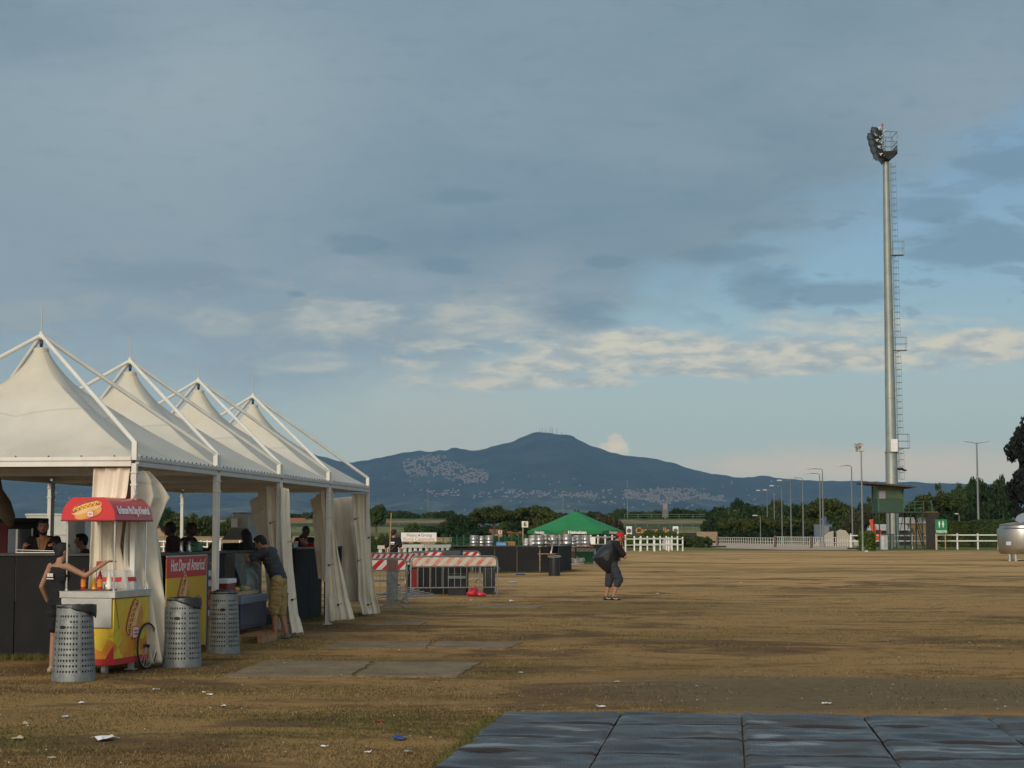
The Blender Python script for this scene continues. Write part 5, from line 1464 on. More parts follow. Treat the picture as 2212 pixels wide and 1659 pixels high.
c = n.mix(n.step(n.noise(v, 4.0, 3), .35, .65), (0.72, 0.44, 0.02), (0.74, 0.56, 0.03))
low = n.step(n.m('ADD', s_.outputs[2], n.m('MULTIPLY', n.m('SUBTRACT', n.noise(v, 5, 3), .5), .5)), .62, .34)
c = n.mix(n.m('MULTIPLY', low, n.m('MULTIPLY', n.step(vo.outputs['Color'], .35, .5), .85)), c, (0.70, 0.20, 0.012))
c = n.mix(n.m('MULTIPLY', low, n.m('MULTIPLY', n.step(vo.outputs['Color'], .42, .2), .7)), c, (0.75, 0.66, 0.03))
b = n.new('ShaderNodeBsdfPrincipled'); n.L.new(c, b.inputs['Base Color']); b.inputs['Roughness'].default_value = .38
o = n.new('ShaderNodeOutputMaterial'); n.L.new(b.outputs[0], o.inputs[0])
m = MB(); m.box((0, 0, .53), (CW, CL, .80)); m.build('cabinet', ARTY, ct, bevel=.008)
m = MB(); m.box((0, -.0, .155), (CW + .008, CL + .008, .075)); m.prism([(hx + .002, -hy - .003, .19), (hx - .11, -hy - .003, .19), (hx + .002, -hy - .003, .36)], (0, -.003, 0))
m.build('red_skirting', PRED, ct)
m = MB(); m.box((0, 0, .975), (CW + .05, CL + .07, .075)); m.box((0, 0, 1.018), (CW + .06, CL + .08, .012)); m.build('steel_top', STEEL, ct, bevel=.006)
m = MB(); m.box((-.01, -hy - .022, .755), (CW - .02, .022, .36)); m.build('folded_shelf', mat('matt_steel', (.42, .42, .40), .45, .6), ct, bevel=.006)
hotdog(ct, Vector((hx + .001, .06, .66)), (0, 1, 0), (0, 0, 1), (1, 0, 0), .27, R(58), 1.9)
badge(ct, Vector((hx + .012, .10, .49)), Vector((0, 1, 0)), Vector((0, 0, 1)), Vector((1, 0, 0)), .082)
# canopy posts
for sx_ in (-1, 1):
    for sy_ in (-1, 1):
        m = MB(); m.tube((sx_ * (hx - .03), sy_ * (hy - .04), 1.02), (sx_ * (hx - .03), sy_ * (hy - .04), 1.93), .013, n=8); m.tube((sx_ * (hx - .03), sy_ * (hy - .04), 1.02), (sx_ * (hx - .03), sy_ * (hy - .04), 1.05), .022, n=8)
        m.build('canopy_post', STEEL, ct, smooth=True)
# domed canopy: vaulted cross section, printed ends
hw = hx + .015; z0, z1 = 1.905, 2.185
prof = [(-hw, z0)]
for i in range(9):
    a = math.pi / 2 * (1 - i / 8); prof.append((-hw + .14 * (1 - math.sin(a)) + .0, z0 + .06 + (z1 - z0 - .06) * math.cos(a)))
prof = [(-hw, z0), (-hw + .006, z0 + .06), (-hw + .022, z0 + .12), (-hw + .05, z0 + .175), (-hw + .09, z0 + .225), (-hw + .13, z0 + .26), (-hw + .17, z1)]
prof = prof + [(-x_, z_) for x_, z_ in reversed(prof)]
ly = hy + .05
m = MB(); m.prism([(x_, -ly, z_) for x_, z_ in prof], (0, 2 * ly, 0))
cn = m.build('canopy', mat('canopy_red_film', (0.56, 0.018, 0.022), .22, var=.06, spec=.6), ct, smooth=True)
m = MB(); m.box((0, 0, z0 - .008), (2 * hw + .01, 2 * ly + .01, .016)); m.build('canopy_rim', mat('dark_red', (.16, .01, .012)), cn)
hotdog(cn, Vector((-.02, -ly - .001, z0 + .135)), (1, 0, 0), (0, 0, 1), (0, -1, 0), .21, R(16), 1.35)
badge(cn, Vector((.035, -ly - .011, z0 + .072)), Vector((1, 0, 0)), Vector((0, 0, 1)), Vector((0, -1, 0)), .038)
text('Le famose Hot Dog of America!', .14, PWHITE, cn, (hw - .010, .0, z0 + .118), (R(90 - 22), 0, R(90)), sx=.50, shear=.25, bold=.006)
# wheels, castor
for sx_ in (-1, 1):
    wc = Vector((sx_ * (hx + .035), hy - .10, .30))
    m = MB(); prf = []
    ringp = [wc + Vector((0, .285 * math.cos(a * math.pi / 16), .285 * math.sin(a * math.pi / 16))) for a in range(33)]
    m.path(ringp, .014, 8); wh = m.build('wheel', RUBBER, ct, smooth=True)
    m = MB(); m.path([wc + (q - wc) * .94 for q in ringp], .008, 6); m.build('rim', STEEL, wh, smooth=True)
    m = MB()
    for a in range(16): an = a * math.pi / 8; m.tube(wc, wc + Vector((0, .268 * math.cos(an), .268 * math.sin(an))), .0025, n=4)
    m.build('spokes', STEEL, wh)
    m = MB(); m.tube(wc - Vector((.035, 0, 0)), wc + Vector((.03, 0, 0)), .022, n=10); m.box(wc + Vector((-sx_ * .02, 0, 0)), (.02, .1, .03)); m.build('hub', BLACK, wh)
m = MB(); m.box((.20, -hy + .08, .10), (.07, .07, .03)); m.tube((.17, -hy + .08, .05), (.23, -hy + .08, .05), .048, n=12); m.box((.166, -hy + .08, .08), (.006, .05, .08)); m.box((.234, -hy + .08, .08), (.006, .05, .08))
m.build('castor', mat('grey_castor', (.25, .24, .22), .5), ct, bevel=.003)
m = MB(); m.box((-.20, -hy + .08, .10), (.07, .07, .03)); m.tube((-.23, -hy + .08, .05), (-.17, -hy + .08, .05), .048, n=12); m.build('castor', MATS['grey_castor'], ct)
# acrylic hood over the rollers
m = MB()
gx0, gx1, gy0, gy1 = -.20, .27, .02, .46
zb, zt = 1.026, 1.27
V_ = [(gx0, gy0, zb), (gx1, gy0, zb), (gx1, gy1, zb), (gx0, gy1, zb), (gx0, gy0 + .10, zt), (gx1 - .08, gy0 + .10, zt), (gx1 - .08, gy1, zt), (gx0, gy1, zt)]
m.add(V_, [(0, 1, 5, 4), (1, 2, 6, 5), (2, 3, 7, 6), (3, 0, 4, 7), (4, 5, 6, 7)])
hd = m.build('acrylic_hood', GLASS, ct)
m = MB(); m.prism([(gx0 + .02, gy0 + .035, zb + .10), (gx1 - .10, gy0 + .035, zb + .10), (gx1 - .10, gy0 + .058, zb + .155), (gx0 + .02, gy0 + .058, zb + .155)], (0, -.004, .001))
m.prism([(gx1 - .028, gy0 + .1, zb + .10), (gx1 - .028, gy1 - .1, zb + .10), (gx1 - .044, gy1 - .1, zb + .155), (gx1 - .044, gy0 + .1, zb + .155)], (.004, 0, .001))
m.build('red_strip', PRED, hd)
m = MB(); m.box((0, -.22, 1.032), (.40, .20, .02)); m.build('tray', mat('brown_tray', (.10, .03, .02), .5), ct, bevel=.004) 
m = MB(); m.prism([(-.13, -.05, 1.33), (.00, -.05, 1.33), (.02, -.05, 1.385), (-.11, -.05, 1.385)], (0, .003, 0)); m.tube((-.12, -.045, 1.02), (-.12, -.045, 1.385), .004, n=5); m.build('price_card', mat('faded_red', (.35, .05, .03), .6), ct)
m = MB(); m.path([(hx + .004, -hy + .01, .94), (hx + .008, -hy + .04, .86), (hx + .007, -hy + .09, .70), (hx + .006, -hy + .14, .56)], .003, 5); m.build('cable', BLACK, ct)
# sauce bottles and a pot on the cart
def on_cart(x_, y_, z_): 
    return ct.location + Matrix.Rotation(CART_RZ, 3, 'Z') @ Vector((x_, y_, z_))
def bottle(x_, y_, capm, lab, labelm, bodym, h=.20, r=.032):
    t = thing('sauce_bottle', on_cart(x_, y_, 1.042), 0, lab, 'bottle', 'sauce bottles on the cart')
    m = MB(); m.lathe([(r, 0), (r, h * .55), (r * .8, h * .68), (r * .42, h * .76), (r * .42, h * .8)], 14); m.build('bottle_body', bodym, t, smooth=True)
    m = MB(); m.lathe([(r * 1.03, h * .12), (r * 1.03, h * .5)], 14); m.build('bottle_label', labelm, t, smooth=True)
    m = MB(); m.lathe([(r * .5, h * .78), (r * .5, h * .87), (r * .2, h * .9), (r * .12, h)], 12); m.build('cap', capm, t, smooth=True)
KET = mat('ketchup', (.33, .02, .012), .3)
bottle(-.17, -.30, PRED, 'ketchup bottle with an orange label, leftmost on the cart', YEL2, KET, .25)
bottle(-.055, -.23, YEL, 'short yellow mustard bottle between the two ketchup bottles', YEL2, MUST, .15)
bottle(.045, -.28, PRED, 'ketchup bottle with red cap in the middle of the cart top', YEL2, KET, .25)
bottle(.16, -.26, PWHITE, 'pale cream mayonnaise bottle nearest the front canopy post', PWHITE, mat('mayonnaise', (.72, .62, .40), .35), .22)
t = thing('steel_pot', on_cart(.10, -.20, 1.042), 0, 'small steel pot between the bottles on the cart', 'pot')
m = MB(); m.lathe([(.03, 0), (.035, .05), (.036, .055)], 14); m.build('pot_body', STEEL, t, smooth=True); m = MB(); m.tube((.03, 0, .04), (.09, -.01, .05), .004); m.build('handle', STEEL, t)

# ================================================================== perforated waste bins
def waste_bin(px, D, H, r0, r1, rz, label, slots, bagside):
    t = thing('waste_bin', gp(px, D), rz, label, 'waste bin', 'perforated steel waste bins by the tents')
    m = MB(); NC = 40
    zb, zt = .10 * H, .90 * H; NR = 11
    def pt(a, z):
        r = r0 + (r1 - r0) * z / H
        return Vector((r * math.cos(a), r * math.sin(a), z))
    solid_cols = {c_ for c_ in range(NC) if c_ % 8 in (0,)}
    def quadstrip(za, zb_):
        for c_ in range(NC):
            a0, a1 = 2 * math.pi * c_ / NC, 2 * math.pi * (c_ + 1) / NC
            m.add([pt(a0, za), pt(a1, za), pt(a1, zb_), pt(a0, zb_)], [(0, 1, 2, 3)])
    quadstrip(0, zb); quadstrip(zt, H)
    for r_ in range(NR):
        za, zc = zb + (zt - zb) * r_ / NR, zb + (zt - zb) * (r_ + 1) / NR
        for c_ in range(NC):
            a0, a1 = 2 * math.pi * c_ / NC, 2 * math.pi * (c_ + 1) / NC
            skip = (c_ in solid_cols) or any(abs(c_ - sc) <= 1 and r_ == NR - 3 for sc in slots) or any(abs(c_ - sc) <= 2 and r_ in (NR - 2,) for sc in slots)
            if skip: m.add([pt(a0, za), pt(a1, za), pt(a1, zc), pt(a0, zc)], [(0, 1, 2, 3)]); continue
            am, zm = (a0 + a1) / 2, (za + zc) / 2
            out = [(a0, za), (am, za), (a1, za), (a1, zm), (a1, zc), (am, zc), (a0, zc), (a0, zm)]
            hw_, hh_ = (a1 - a0) * .31, (zc - za) * .24
            inn = [(am + hw_ * math.cos(q), zm + hh_ * math.sin(q)) for q in [math.pi * 1.25, math.pi * 1.5, math.pi * 1.75, 0, math.pi * .25, math.pi * .5, math.pi * .75, math.pi]]
            vs = [pt(*q) for q in out] + [pt(*q) for q in inn]
            m.add(vs, [(i, (i + 1) % 8, (i + 1) % 8 + 8, i + 8) for i in range(8)])
    b_ = m.build('bin_body', GALV, t, smooth=False); b_.modifiers.new('solid', 'SOLIDIFY').thickness = .003
    m = MB()
    m.path([pt(2 * math.pi * a / 40, H) for a in range(41)], .008, 6); m.path([pt(2 * math.pi * a / 40, .006) for a in range(41)], .006, 6)
    for c_ in sorted(solid_cols):
        a = 2 * math.pi * (c_ + .5) / NC; m.tube(pt(a, .02) * 1.0, pt(a, H - .02), .006, n=6)
    m.build('rim', GALV, t, smooth=True)
    for sc in slots:
        a = 2 * math.pi * (sc + .5) / NC; z = zb + (zt - zb) * (NR - 2.5) / NR; r = r0 + (r1 - r0) * z / H
        m = MB(); c0 = Vector(((r + .002) * math.cos(a), (r + .002) * math.sin(a), z)); rad = Vector((math.cos(a), math.sin(a), 0)); tg = Vector((-math.sin(a), math.cos(a), 0))
        m.prism([c0 + tg * (.045 * math.cos(q) * (1 if abs(math.cos(q)) < .9 else 1)) + Vector((0, 0, .022 * math.sin(q))) for q in [i * math.pi / 8 for i in range(16)]], rad * .002)
        m.build('hand_hole', BLACK, t)
    # liner hanging inside and folded over the rim
    m = MB(); m.lathe([(r0 * .93, .02), (r1 * .94, H * .98)], 24); 
    m.build('liner', BLACK, t, smooth=True)
    m = MB(); rows = []
    rnd = random.Random(int(px))
    for j, (dr, dz) in enumerate(((-.03, -.02), (-.008, .010), (.004, .008), (.009, -.010), (.010, -.022))):
        row = []
        for i in range(33):
            a = 2 * math.pi * i / 32
            k_ = max(0.0, math.cos(a - bagside)) ** 2 + .12 * abs(mnoise.noise(Vector((a * 2.2, 0, px)))) 
            extra = 0.085 * k_ * (1 + .9 * mnoise.noise(Vector((a * 2, j, px)))) if j > 2 else 0
            r = r1 + dr + (.045 * max(0, math.cos(a - bagside)) ** 2 if j > 1 else 0) + .010 * mnoise.noise(Vector((a * 3, j * .7, px)))
            row.append(Vector((r * math.cos(a), r * math.sin(a), H + dz - extra + .012 * mnoise.noise(Vector((a * 4, j, 3 + px))))))
        rows.append(row)
    m.grid(rows)
    l_ = m.build('liner_flap', BAG, t, smooth=True); l_.modifiers.new('solid', 'SOLIDIFY').thickness = .002
    for pl in l_.data.polygons: pl.use_smooth = True
    m = MB(); m.ell((0, 0, H - .01), (r1 * .85, r1 * .85,   .018 + .02 * (int(px) % 3)), n=18, m=8)
    tr_ = m.build('bag_top', BAG, t, smooth=True)
    return t
waste_bin(168.5, 20.8, .885, .255, .205, R(8), 'perforated steel waste bin nearest the camera, in front of the hot dog cart', (6, 26), R(-20))
waste_bin(400, 22.95, .885, .250, .205, R(5), 'perforated steel waste bin right of the large blown curtain', (28, 8), R(-30))
waste_bin(488, 25.45, .885, .238, .195, R(0), 'perforated steel waste bin farthest back, in front of the second tent post', (30, 10), R(120))

# ================================================================== display case
dc = thing('display_case', RW(6.15, .42), TH, 'glass-fronted food display case with a blue base that the man leans on', 'display case')
m = MB(); m.box((0, 0, .30), (.62, 1.55, .36)); m.box((.02, 0, .14), (.56, 1.5, .12)); m.build('base_cabinet', mat('dark_blue_panel', (.025, .035, .08), .35, var=.2, spec=.6), dc, bevel=.01)
m = MB(); m.box((0, 0, .545), (.66, 1.58, .13)); m.build('steel_tray', mat('blue_grey_trim', (.16, .19, .26), .4), dc, bevel=.015)
m = MB(); m.box((-.05, .78, .95), (.5, .02, .7)); m.box((-.05, -.78, .95), (.5, .02, .7)); m.box((-.30, 0, .95), (.02, 1.55, .7)); m.build('side_wall', glass('tinted_side', (.12, .12, .11), .6), dc)
m = MB(); m.box((-.12, 0, 1.31), (.40, 1.60, .03)); m.build('top_shelf', mat('dark_shelf', (.05, .05, .05), .4), dc, bevel=.004)
m = MB(); m.grid([[(.31 - .26 * i / 6 - .08 * math.sin(math.pi * i / 6) * -1, -.78 + 1.56 * j / 8, .61 + .70 * i / 6) for j in range(9)] for i in range(7)])
m.build('front_glass', glass('case_glass', (.45, .5, .45), .30, .05), dc, smooth=True)
m = MB(); m.box((-.05, 0, .64), (.45, 1.5, .05))
for i in range(9): m.mi = i % 3; m.ell((-.02 + .03 * (i % 2), -.65 + .16 * i, .70), (.10, .06, .045), n=10, m=6)
m.build('food', [BUNL, MUST, mat('salad', (.10, .16, .03))], dc, smooth=True)
cb_ = thing('cool_box', RW(4.98, .30), TH, 'red cool box with a white lid beside the display case', 'cool box')
m = MB(); m.box((0, 0, .80), (.30, .46, .30)); m.build('box', mat('cool_box_red', (.20, .015, .015), .5), cb_, bevel=.02); m = MB(); m.box((0, 0, .99), (.32, .48, .08)); m.build('lid', WHITEP, cb_, bevel=.02)
m = MB(); m.box((0, 0, .325), (.28, .44, .65)); m.build('stand', BLACKP, cb_)
pl_ = thing('pallet', RW(6.2, .15), TH, 'weathered wooden pallet under the display case', 'pallet')
m = MB()
for i in range(7): m.box((0, -.75 + .25 * i, .115), (.8, .10, .02))
for x_ in (-.35, 0, .35): m.box((x_, 0, .06), (.09, 1.6, .085)); m.box((x_, 0, .01), (.09, 1.6, .018))
m.build('boards', WOOD, pl_)
dc.location.z = .125
# steel extraction hood behind
hd = thing('extractor_hood', gp(524, 31.6), TH, 'grey steel extractor hood standing behind the display case', 'extractor hood')
def zz(py, D): return P(524, py, D).z
m = MB(); zA, zB, zC_ = zz(1166, 31.6), zz(1141, 31.6), zz(1110, 31.6)
m.add([(-.25, -.45, zA), (.27, -.45, zA), (.27, .45, zA), (-.25, .45, zA), (-.10, -.25, zB), (.20, -.25, zB), (.20, .3, zB), (-.10, .3, zB)], [(0, 1, 5, 4), (1, 2, 6, 5), (2, 3, 7, 6), (3, 0, 4, 7), (4, 5, 6, 7)])
m.build('flared_skirt', mat('hood_steel', (.34, .35, .34), .4, .5), hd)
m = MB(); m.box((.05, 0, (zB + zC_) / 2), (.28, .5, zC_ - zB)); m.box((.06, 0, zC_ + .012), (.34, .56, .02)); m.build('duct', MATS['hood_steel'], hd, bevel=.005)
m = MB(); m.box((.02, 0, .78), (.5, .85, 1.56)); m.build('cooker', BLACKP, hd, bevel=.01)
m = MB(); m.box((-.235, 0, 1.50), (.02, .8, .10))
for i in range(6): m.tube((-.25, -.33 + .13 * i, 1.50), (-.275, -.33 + .13 * i, 1.50), .02, n=8)
m.build('knob_rail', STEEL, hd)
m = MB(); m.box((0, 0, 0), (.115, .006, .155))
sh_ = m.build('paper_sheet', PWHITE); sh_.location = P(506, 1129.5, 31.2); tag(sh_, 'blank-looking white paper notice hanging left of the extractor hood', 'notice')
m = MB(); m.tube((0, 0, .08), (0, 0, .20), .002, n=4); o_ = m.build('cord', BLACK, sh_)

# drinks cabinet at the left edge, trailer behind, red upright
fr = thing('drinks_cabinet', gp(42, 26.8), R(-4), 'dark glass-fronted drinks cabinet behind the bar at the left edge', 'cabinet')
m = MB(); m.box((0, .25, .95), (.52, .5, 1.9)); m.box((0, .22, 1.935), (.62, .6, .07)); m.build('cabinet_body', BLACKP, fr, bevel=.01)
m = MB(); m.box((0, -.01, 1.25), (.46, .02, 1.1)); m.build('glass_door', mat('reflecting_glass', (.10, .11, .13), .12, .3), fr)
m = MB(); m.box((-.0, -.025, 1.25), (.03, .02, 1.1)); m.box((-.24, -.02, 1.25), (.02, .03, 1.12)); m.box((.24, -.02, 1.25), (.02, .03, 1.12)); m.build('door_frame', STEEL, fr)
rp = thing('red_banner_stand', gp(-3, 26.1), 0, 'dark red upright board cut by the left edge of the photo', 'board')
m = MB(); m.box((0, 0, .95), (.30, .04, 1.9)); m.box((.155, 0, .95), (.015, .05, 1.9)); m.build('board', mat('deep_red_board', (.12, .01, .015), .6), rp, bevel=.004)
fc = thing('folded_parasol', gp(8, 25.9), 0, 'brown folded cloth bundle at the left edge under the eaves', 'bundle')
m = MB(); z_a = P(8, 1040, 25.9).z; m.path([(-.14, 0, z_a + .03), (-.10, 0, z_a - .15), (.0, 0, z_a - .35), (.10, 0, z_a - .55), (.13, 0, z_a - .68)], [.10, .10, .13, .10, .03], 10)
fb = m.build('cloth', mat('brown_cloth', (.12, .09, .055), .9, var=.3), fc, smooth=True)
m = MB(); m.tube((-.12, 0, .01), (-.12, 0, z_a), .02, n=8); m.build('pole', ALU, fc)
tl = thing('trailer', gp(140, 44), R(-4), 'white box trailer with ribbed side parked behind the front bar', 'trailer')
m = MB(); zt_ = P(140, 1111, 44).z; m.box((0, 0, (zt_ + .5) / 2), (1.15, 2.2, zt_ - .5)); m.box((0, 0, zt_ - .02), (1.2, 2.25, .05))
for i in range(4): m.box((0, -1.11, .8 + .3 * i), (1.1, .02, .03))
m.build('box_body', mat('trailer_white', (.42, .42, .38), .5, dirt=(.25, .24, .2), dirt_amt=.4), tl, bevel=.02)
for sx_ in (-1, 1):
    m = MB(); m.lathe([(.0, -.09), (.26, -.09), (.30, -.05), (.30, .05), (.26, .09), (0, .09)], 18, (sx_ * .5, 0, .30), (1, 0, 0)); m.build('wheel', RUBBER, tl, smooth=True)
m = MB(); m.path([(0, -1.1, .45), (0, -1.7, .45), (0, -1.9, .5)], .04); m.build('drawbar', GALV, tl)
fb_ = thing('beer_fridge', gp(168, 28.4), R(-6), 'pale narrow fridge standing behind the bar left of the front curtain', 'fridge')
m = MB(); zt_ = P(168, 1122, 28.4).z; m.box((0, 0, zt_ / 2), (.17, .4, zt_)); m.build('fridge_body', mat('pale_enamel', (.50, .53, .48), .4), fb_, bevel=.03)
m = MB(); m.box((-.06, -.21, 1.35), (.015, .03, .25)); m.build('handle', BLACK, fb_)
# small things on the bars
for i, (s_, t_, lab) in enumerate(((2.3, .55, 'green bottle crate end on the bar behind the blown curtain'), (4.3, .55, 'green bottles box on the bar right of the two men'))):
    g_ = thing('green_box', RW(s_, t_, ZC + .006), TH, lab, 'box')
    m = MB(); m.box((0, 0, .07), (.2, .25, .14), top=.9); m.build('box_body', mat('bottle_green', (.03, .12, .06), .5), g_, bevel=.02); m = MB(); m.box((0, 0, .148), (.19, .24, .012)); m.build('lid', GREENP, g_)
for i, (s_, t_) in enumerate(((2.0, .5), (3.5, .5), (3.95, .52))):
    g_ = thing('beer_tap', RW(s_, t_, ZC + .006), TH, ['shining beer tap at the left end of the yellow panel bar', 'shining beer tap in the middle of the yellow panel bar', 'shining beer tap nearest the second post'][i], 'beer tap', 'beer taps on the bar')
    m = MB(); m.lathe([(.04, 0), (.03, .01), (.022, .03), (.022, .13), (.03, .15), (.0, .175)], 14); m.build('tap_column', STEEL, g_, smooth=True); m = MB(); m.tube((.02, 0, .11), (.08, 0, .09), .008); m.tube((.03, 0, .14), (.045, 0, .20), .01, .006); m.build('tap_handle', BLACK, g_)
for i in range(4):
    g_ = thing('plastic_cup', RW(11.5 + .22 * i, .9 + .03 * (i % 2), ZC + .006), 0, 'clear plastic cup on the far bar, %s from the left' % ORD[i], 'cup', 'cups on the far bar')
    m = MB(); m.lathe([(.028, 0), (.04, .11), (.037, .11), (.026, .004)], 12); m.build('cup_wall', glass('cup_plastic', (.8, .8, .8), .45), g_, smooth=True); m = MB(); m.lathe([(.041, .105), (.043, .11), (.04, .115)], 12); m.build('rim', PWHITE, g_)
tr_ = thing('serving_tray', gp(88, 24.6) + Vector((0, 0, ZC + .006)), 0, 'white serving rack lying on the bar in front of the bearded man', 'tray')
m = MB(); m.box((0, 0, .012), (.56, .3, .012)); m.build('tray_base', WHITEP, tr_); m = MB(); m.path([(-.28, -.14, .02), (-.28, -.14, .05), (.28, -.14, .035), (.28, -.14, .02)], .006, 5); m.build('rim', WHITEP, tr_)

# ================================================================== plastic floor panels, foreground
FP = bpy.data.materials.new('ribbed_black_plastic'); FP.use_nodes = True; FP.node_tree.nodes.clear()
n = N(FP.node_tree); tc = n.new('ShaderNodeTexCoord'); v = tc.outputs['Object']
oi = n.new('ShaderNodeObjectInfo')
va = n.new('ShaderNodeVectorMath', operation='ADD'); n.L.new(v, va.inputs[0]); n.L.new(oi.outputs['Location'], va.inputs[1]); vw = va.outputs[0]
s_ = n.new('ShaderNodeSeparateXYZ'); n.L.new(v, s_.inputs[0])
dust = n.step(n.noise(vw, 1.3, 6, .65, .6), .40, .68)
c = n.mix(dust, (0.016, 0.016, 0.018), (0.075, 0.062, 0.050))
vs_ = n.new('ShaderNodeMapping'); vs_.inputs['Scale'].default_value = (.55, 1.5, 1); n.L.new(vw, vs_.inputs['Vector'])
c = n.mix(n.m('MULTIPLY', n.step(n.noise(vs_.outputs[0], 2.0, 4, .5, .3), .58, .68), .7), c, (0.27, 0.29, 0.29))  # whitish sky highlights painted into the colour, shaped like dried water marks
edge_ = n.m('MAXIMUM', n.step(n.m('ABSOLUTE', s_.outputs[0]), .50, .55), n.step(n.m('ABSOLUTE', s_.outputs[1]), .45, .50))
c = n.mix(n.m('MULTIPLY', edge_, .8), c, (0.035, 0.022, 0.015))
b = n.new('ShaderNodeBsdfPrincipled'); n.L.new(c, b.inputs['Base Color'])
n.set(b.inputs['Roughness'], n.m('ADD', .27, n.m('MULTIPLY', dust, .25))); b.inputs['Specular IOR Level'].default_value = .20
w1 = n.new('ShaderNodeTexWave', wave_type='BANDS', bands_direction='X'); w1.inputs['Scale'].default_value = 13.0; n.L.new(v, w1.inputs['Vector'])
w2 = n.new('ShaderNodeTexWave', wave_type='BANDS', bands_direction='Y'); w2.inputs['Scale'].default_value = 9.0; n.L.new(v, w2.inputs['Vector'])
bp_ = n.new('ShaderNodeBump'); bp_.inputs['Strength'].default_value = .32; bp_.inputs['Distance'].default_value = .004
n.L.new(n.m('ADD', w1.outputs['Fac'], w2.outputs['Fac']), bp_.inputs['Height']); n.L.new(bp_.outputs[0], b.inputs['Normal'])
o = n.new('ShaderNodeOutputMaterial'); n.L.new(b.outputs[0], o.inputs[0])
pa = math.radians(7.1)
fo = G(1089, 1543); fx = Vector((math.cos(pa), -math.sin(pa), 0)); fy = -Vector((math.sin(pa), math.cos(pa), 0))   # fx to the right, fy towards the camera
PWX, PWY = 1.135, 1.05
def panel_mesh(seed):
    m = MB(); rows = []
    nx, ny = 30, 28
    for j in range(ny + 1):
        row = []
        for i in range(nx + 1):
            u, v_ = i / nx, j / ny
            x_, y_ = (u - .5) * (PWX - .012), (v_ - .5) * (PWY - .012)
            e_ = min(u, 1 - u, v_, 1 - v_)
            z = .040 + .015 * mnoise.noise(Vector((x_ * 1.5, y_ * 2.1, seed * 3.1))) + .016 * mnoise.noise(Vector((x_ * 3.2, y_ * 5.0, seed * 7.7)))
            z += .003 * math.cos(v_ * 2 * 6.283) 
            z = max(.018, z) * min(1, e_ * 40 + .6)
            row.append(Vector((x_, y_, z)))
        rows.append(row)
    m.grid(rows)
    # skirt
    for row in (rows[0], rows[-1], [r_[0] for r_ in rows], [r_[-1] for r_ in rows]):
        m.grid([row, [Vector((q.x, q.y, -.01)) for q in row]])
    return m
pm = [None] * 5
rows_t = ['back', 'second', 'third', 'fourth', 'fifth']
for r_ in range(5):
    for c_ in range(6 if r_ else 6):
        i = (r_ * 3 + c_ * 2) % 5
        q = fo + fx * (c_ + .5) * PWX + fy * (r_ + .5) * PWY
        if pm[i] is None:
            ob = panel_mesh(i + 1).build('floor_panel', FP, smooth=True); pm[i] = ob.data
            for pl in ob.data.polygons: pl.use_smooth = True
        else:
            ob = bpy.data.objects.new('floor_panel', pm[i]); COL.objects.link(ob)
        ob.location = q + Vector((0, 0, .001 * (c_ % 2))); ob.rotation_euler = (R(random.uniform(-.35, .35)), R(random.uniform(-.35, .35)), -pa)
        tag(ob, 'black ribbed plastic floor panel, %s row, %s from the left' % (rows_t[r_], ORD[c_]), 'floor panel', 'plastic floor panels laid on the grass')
# ================================================================== crowd barriers
def stripe_mat(name, red, white, wear):
    m = bpy.data.materials.new(name); m.use_nodes = True; m.node_tree.nodes.clear()
    n = N(m.node_tree); tc = n.new('ShaderNodeTexCoord'); v = tc.outputs['Object']
    s_ = n.new('ShaderNodeSeparateXYZ'); n.L.new(v, s_.inputs[0])
    u = n.m('FRACT', n.m('DIVIDE', n.m('SUBTRACT', s_.outputs[0], s_.outputs[2]), .30))
    st = n.step(u, .495, .505)
    c = n.mix(st, red, white)
    w_ = n.m('MULTIPLY', n.step(n.noise(v, 5, 6, .7), .62 - wear * .35, .85 - wear * .3), wear)
    c = n.mix(w_, c, (0.50, 0.46, 0.36))
    b = n.new('ShaderNodeBsdfPrincipled'); n.L.new(c, b.inputs['Base Color']); b.inputs['Roughness'].default_value = .45
    o = n.new('ShaderNodeOutputMaterial'); n.L.new(b.outputs[0], o.inputs[0])
    return m
S_NEW = stripe_mat('stripes_bright', (0.50, 0.012, 0.018), (0.66, 0.63, 0.55), .12)
S_OLD = stripe_mat('stripes_faded', (0.55, 0.12, 0.09), (0.52, 0.49, 0.39), .75)
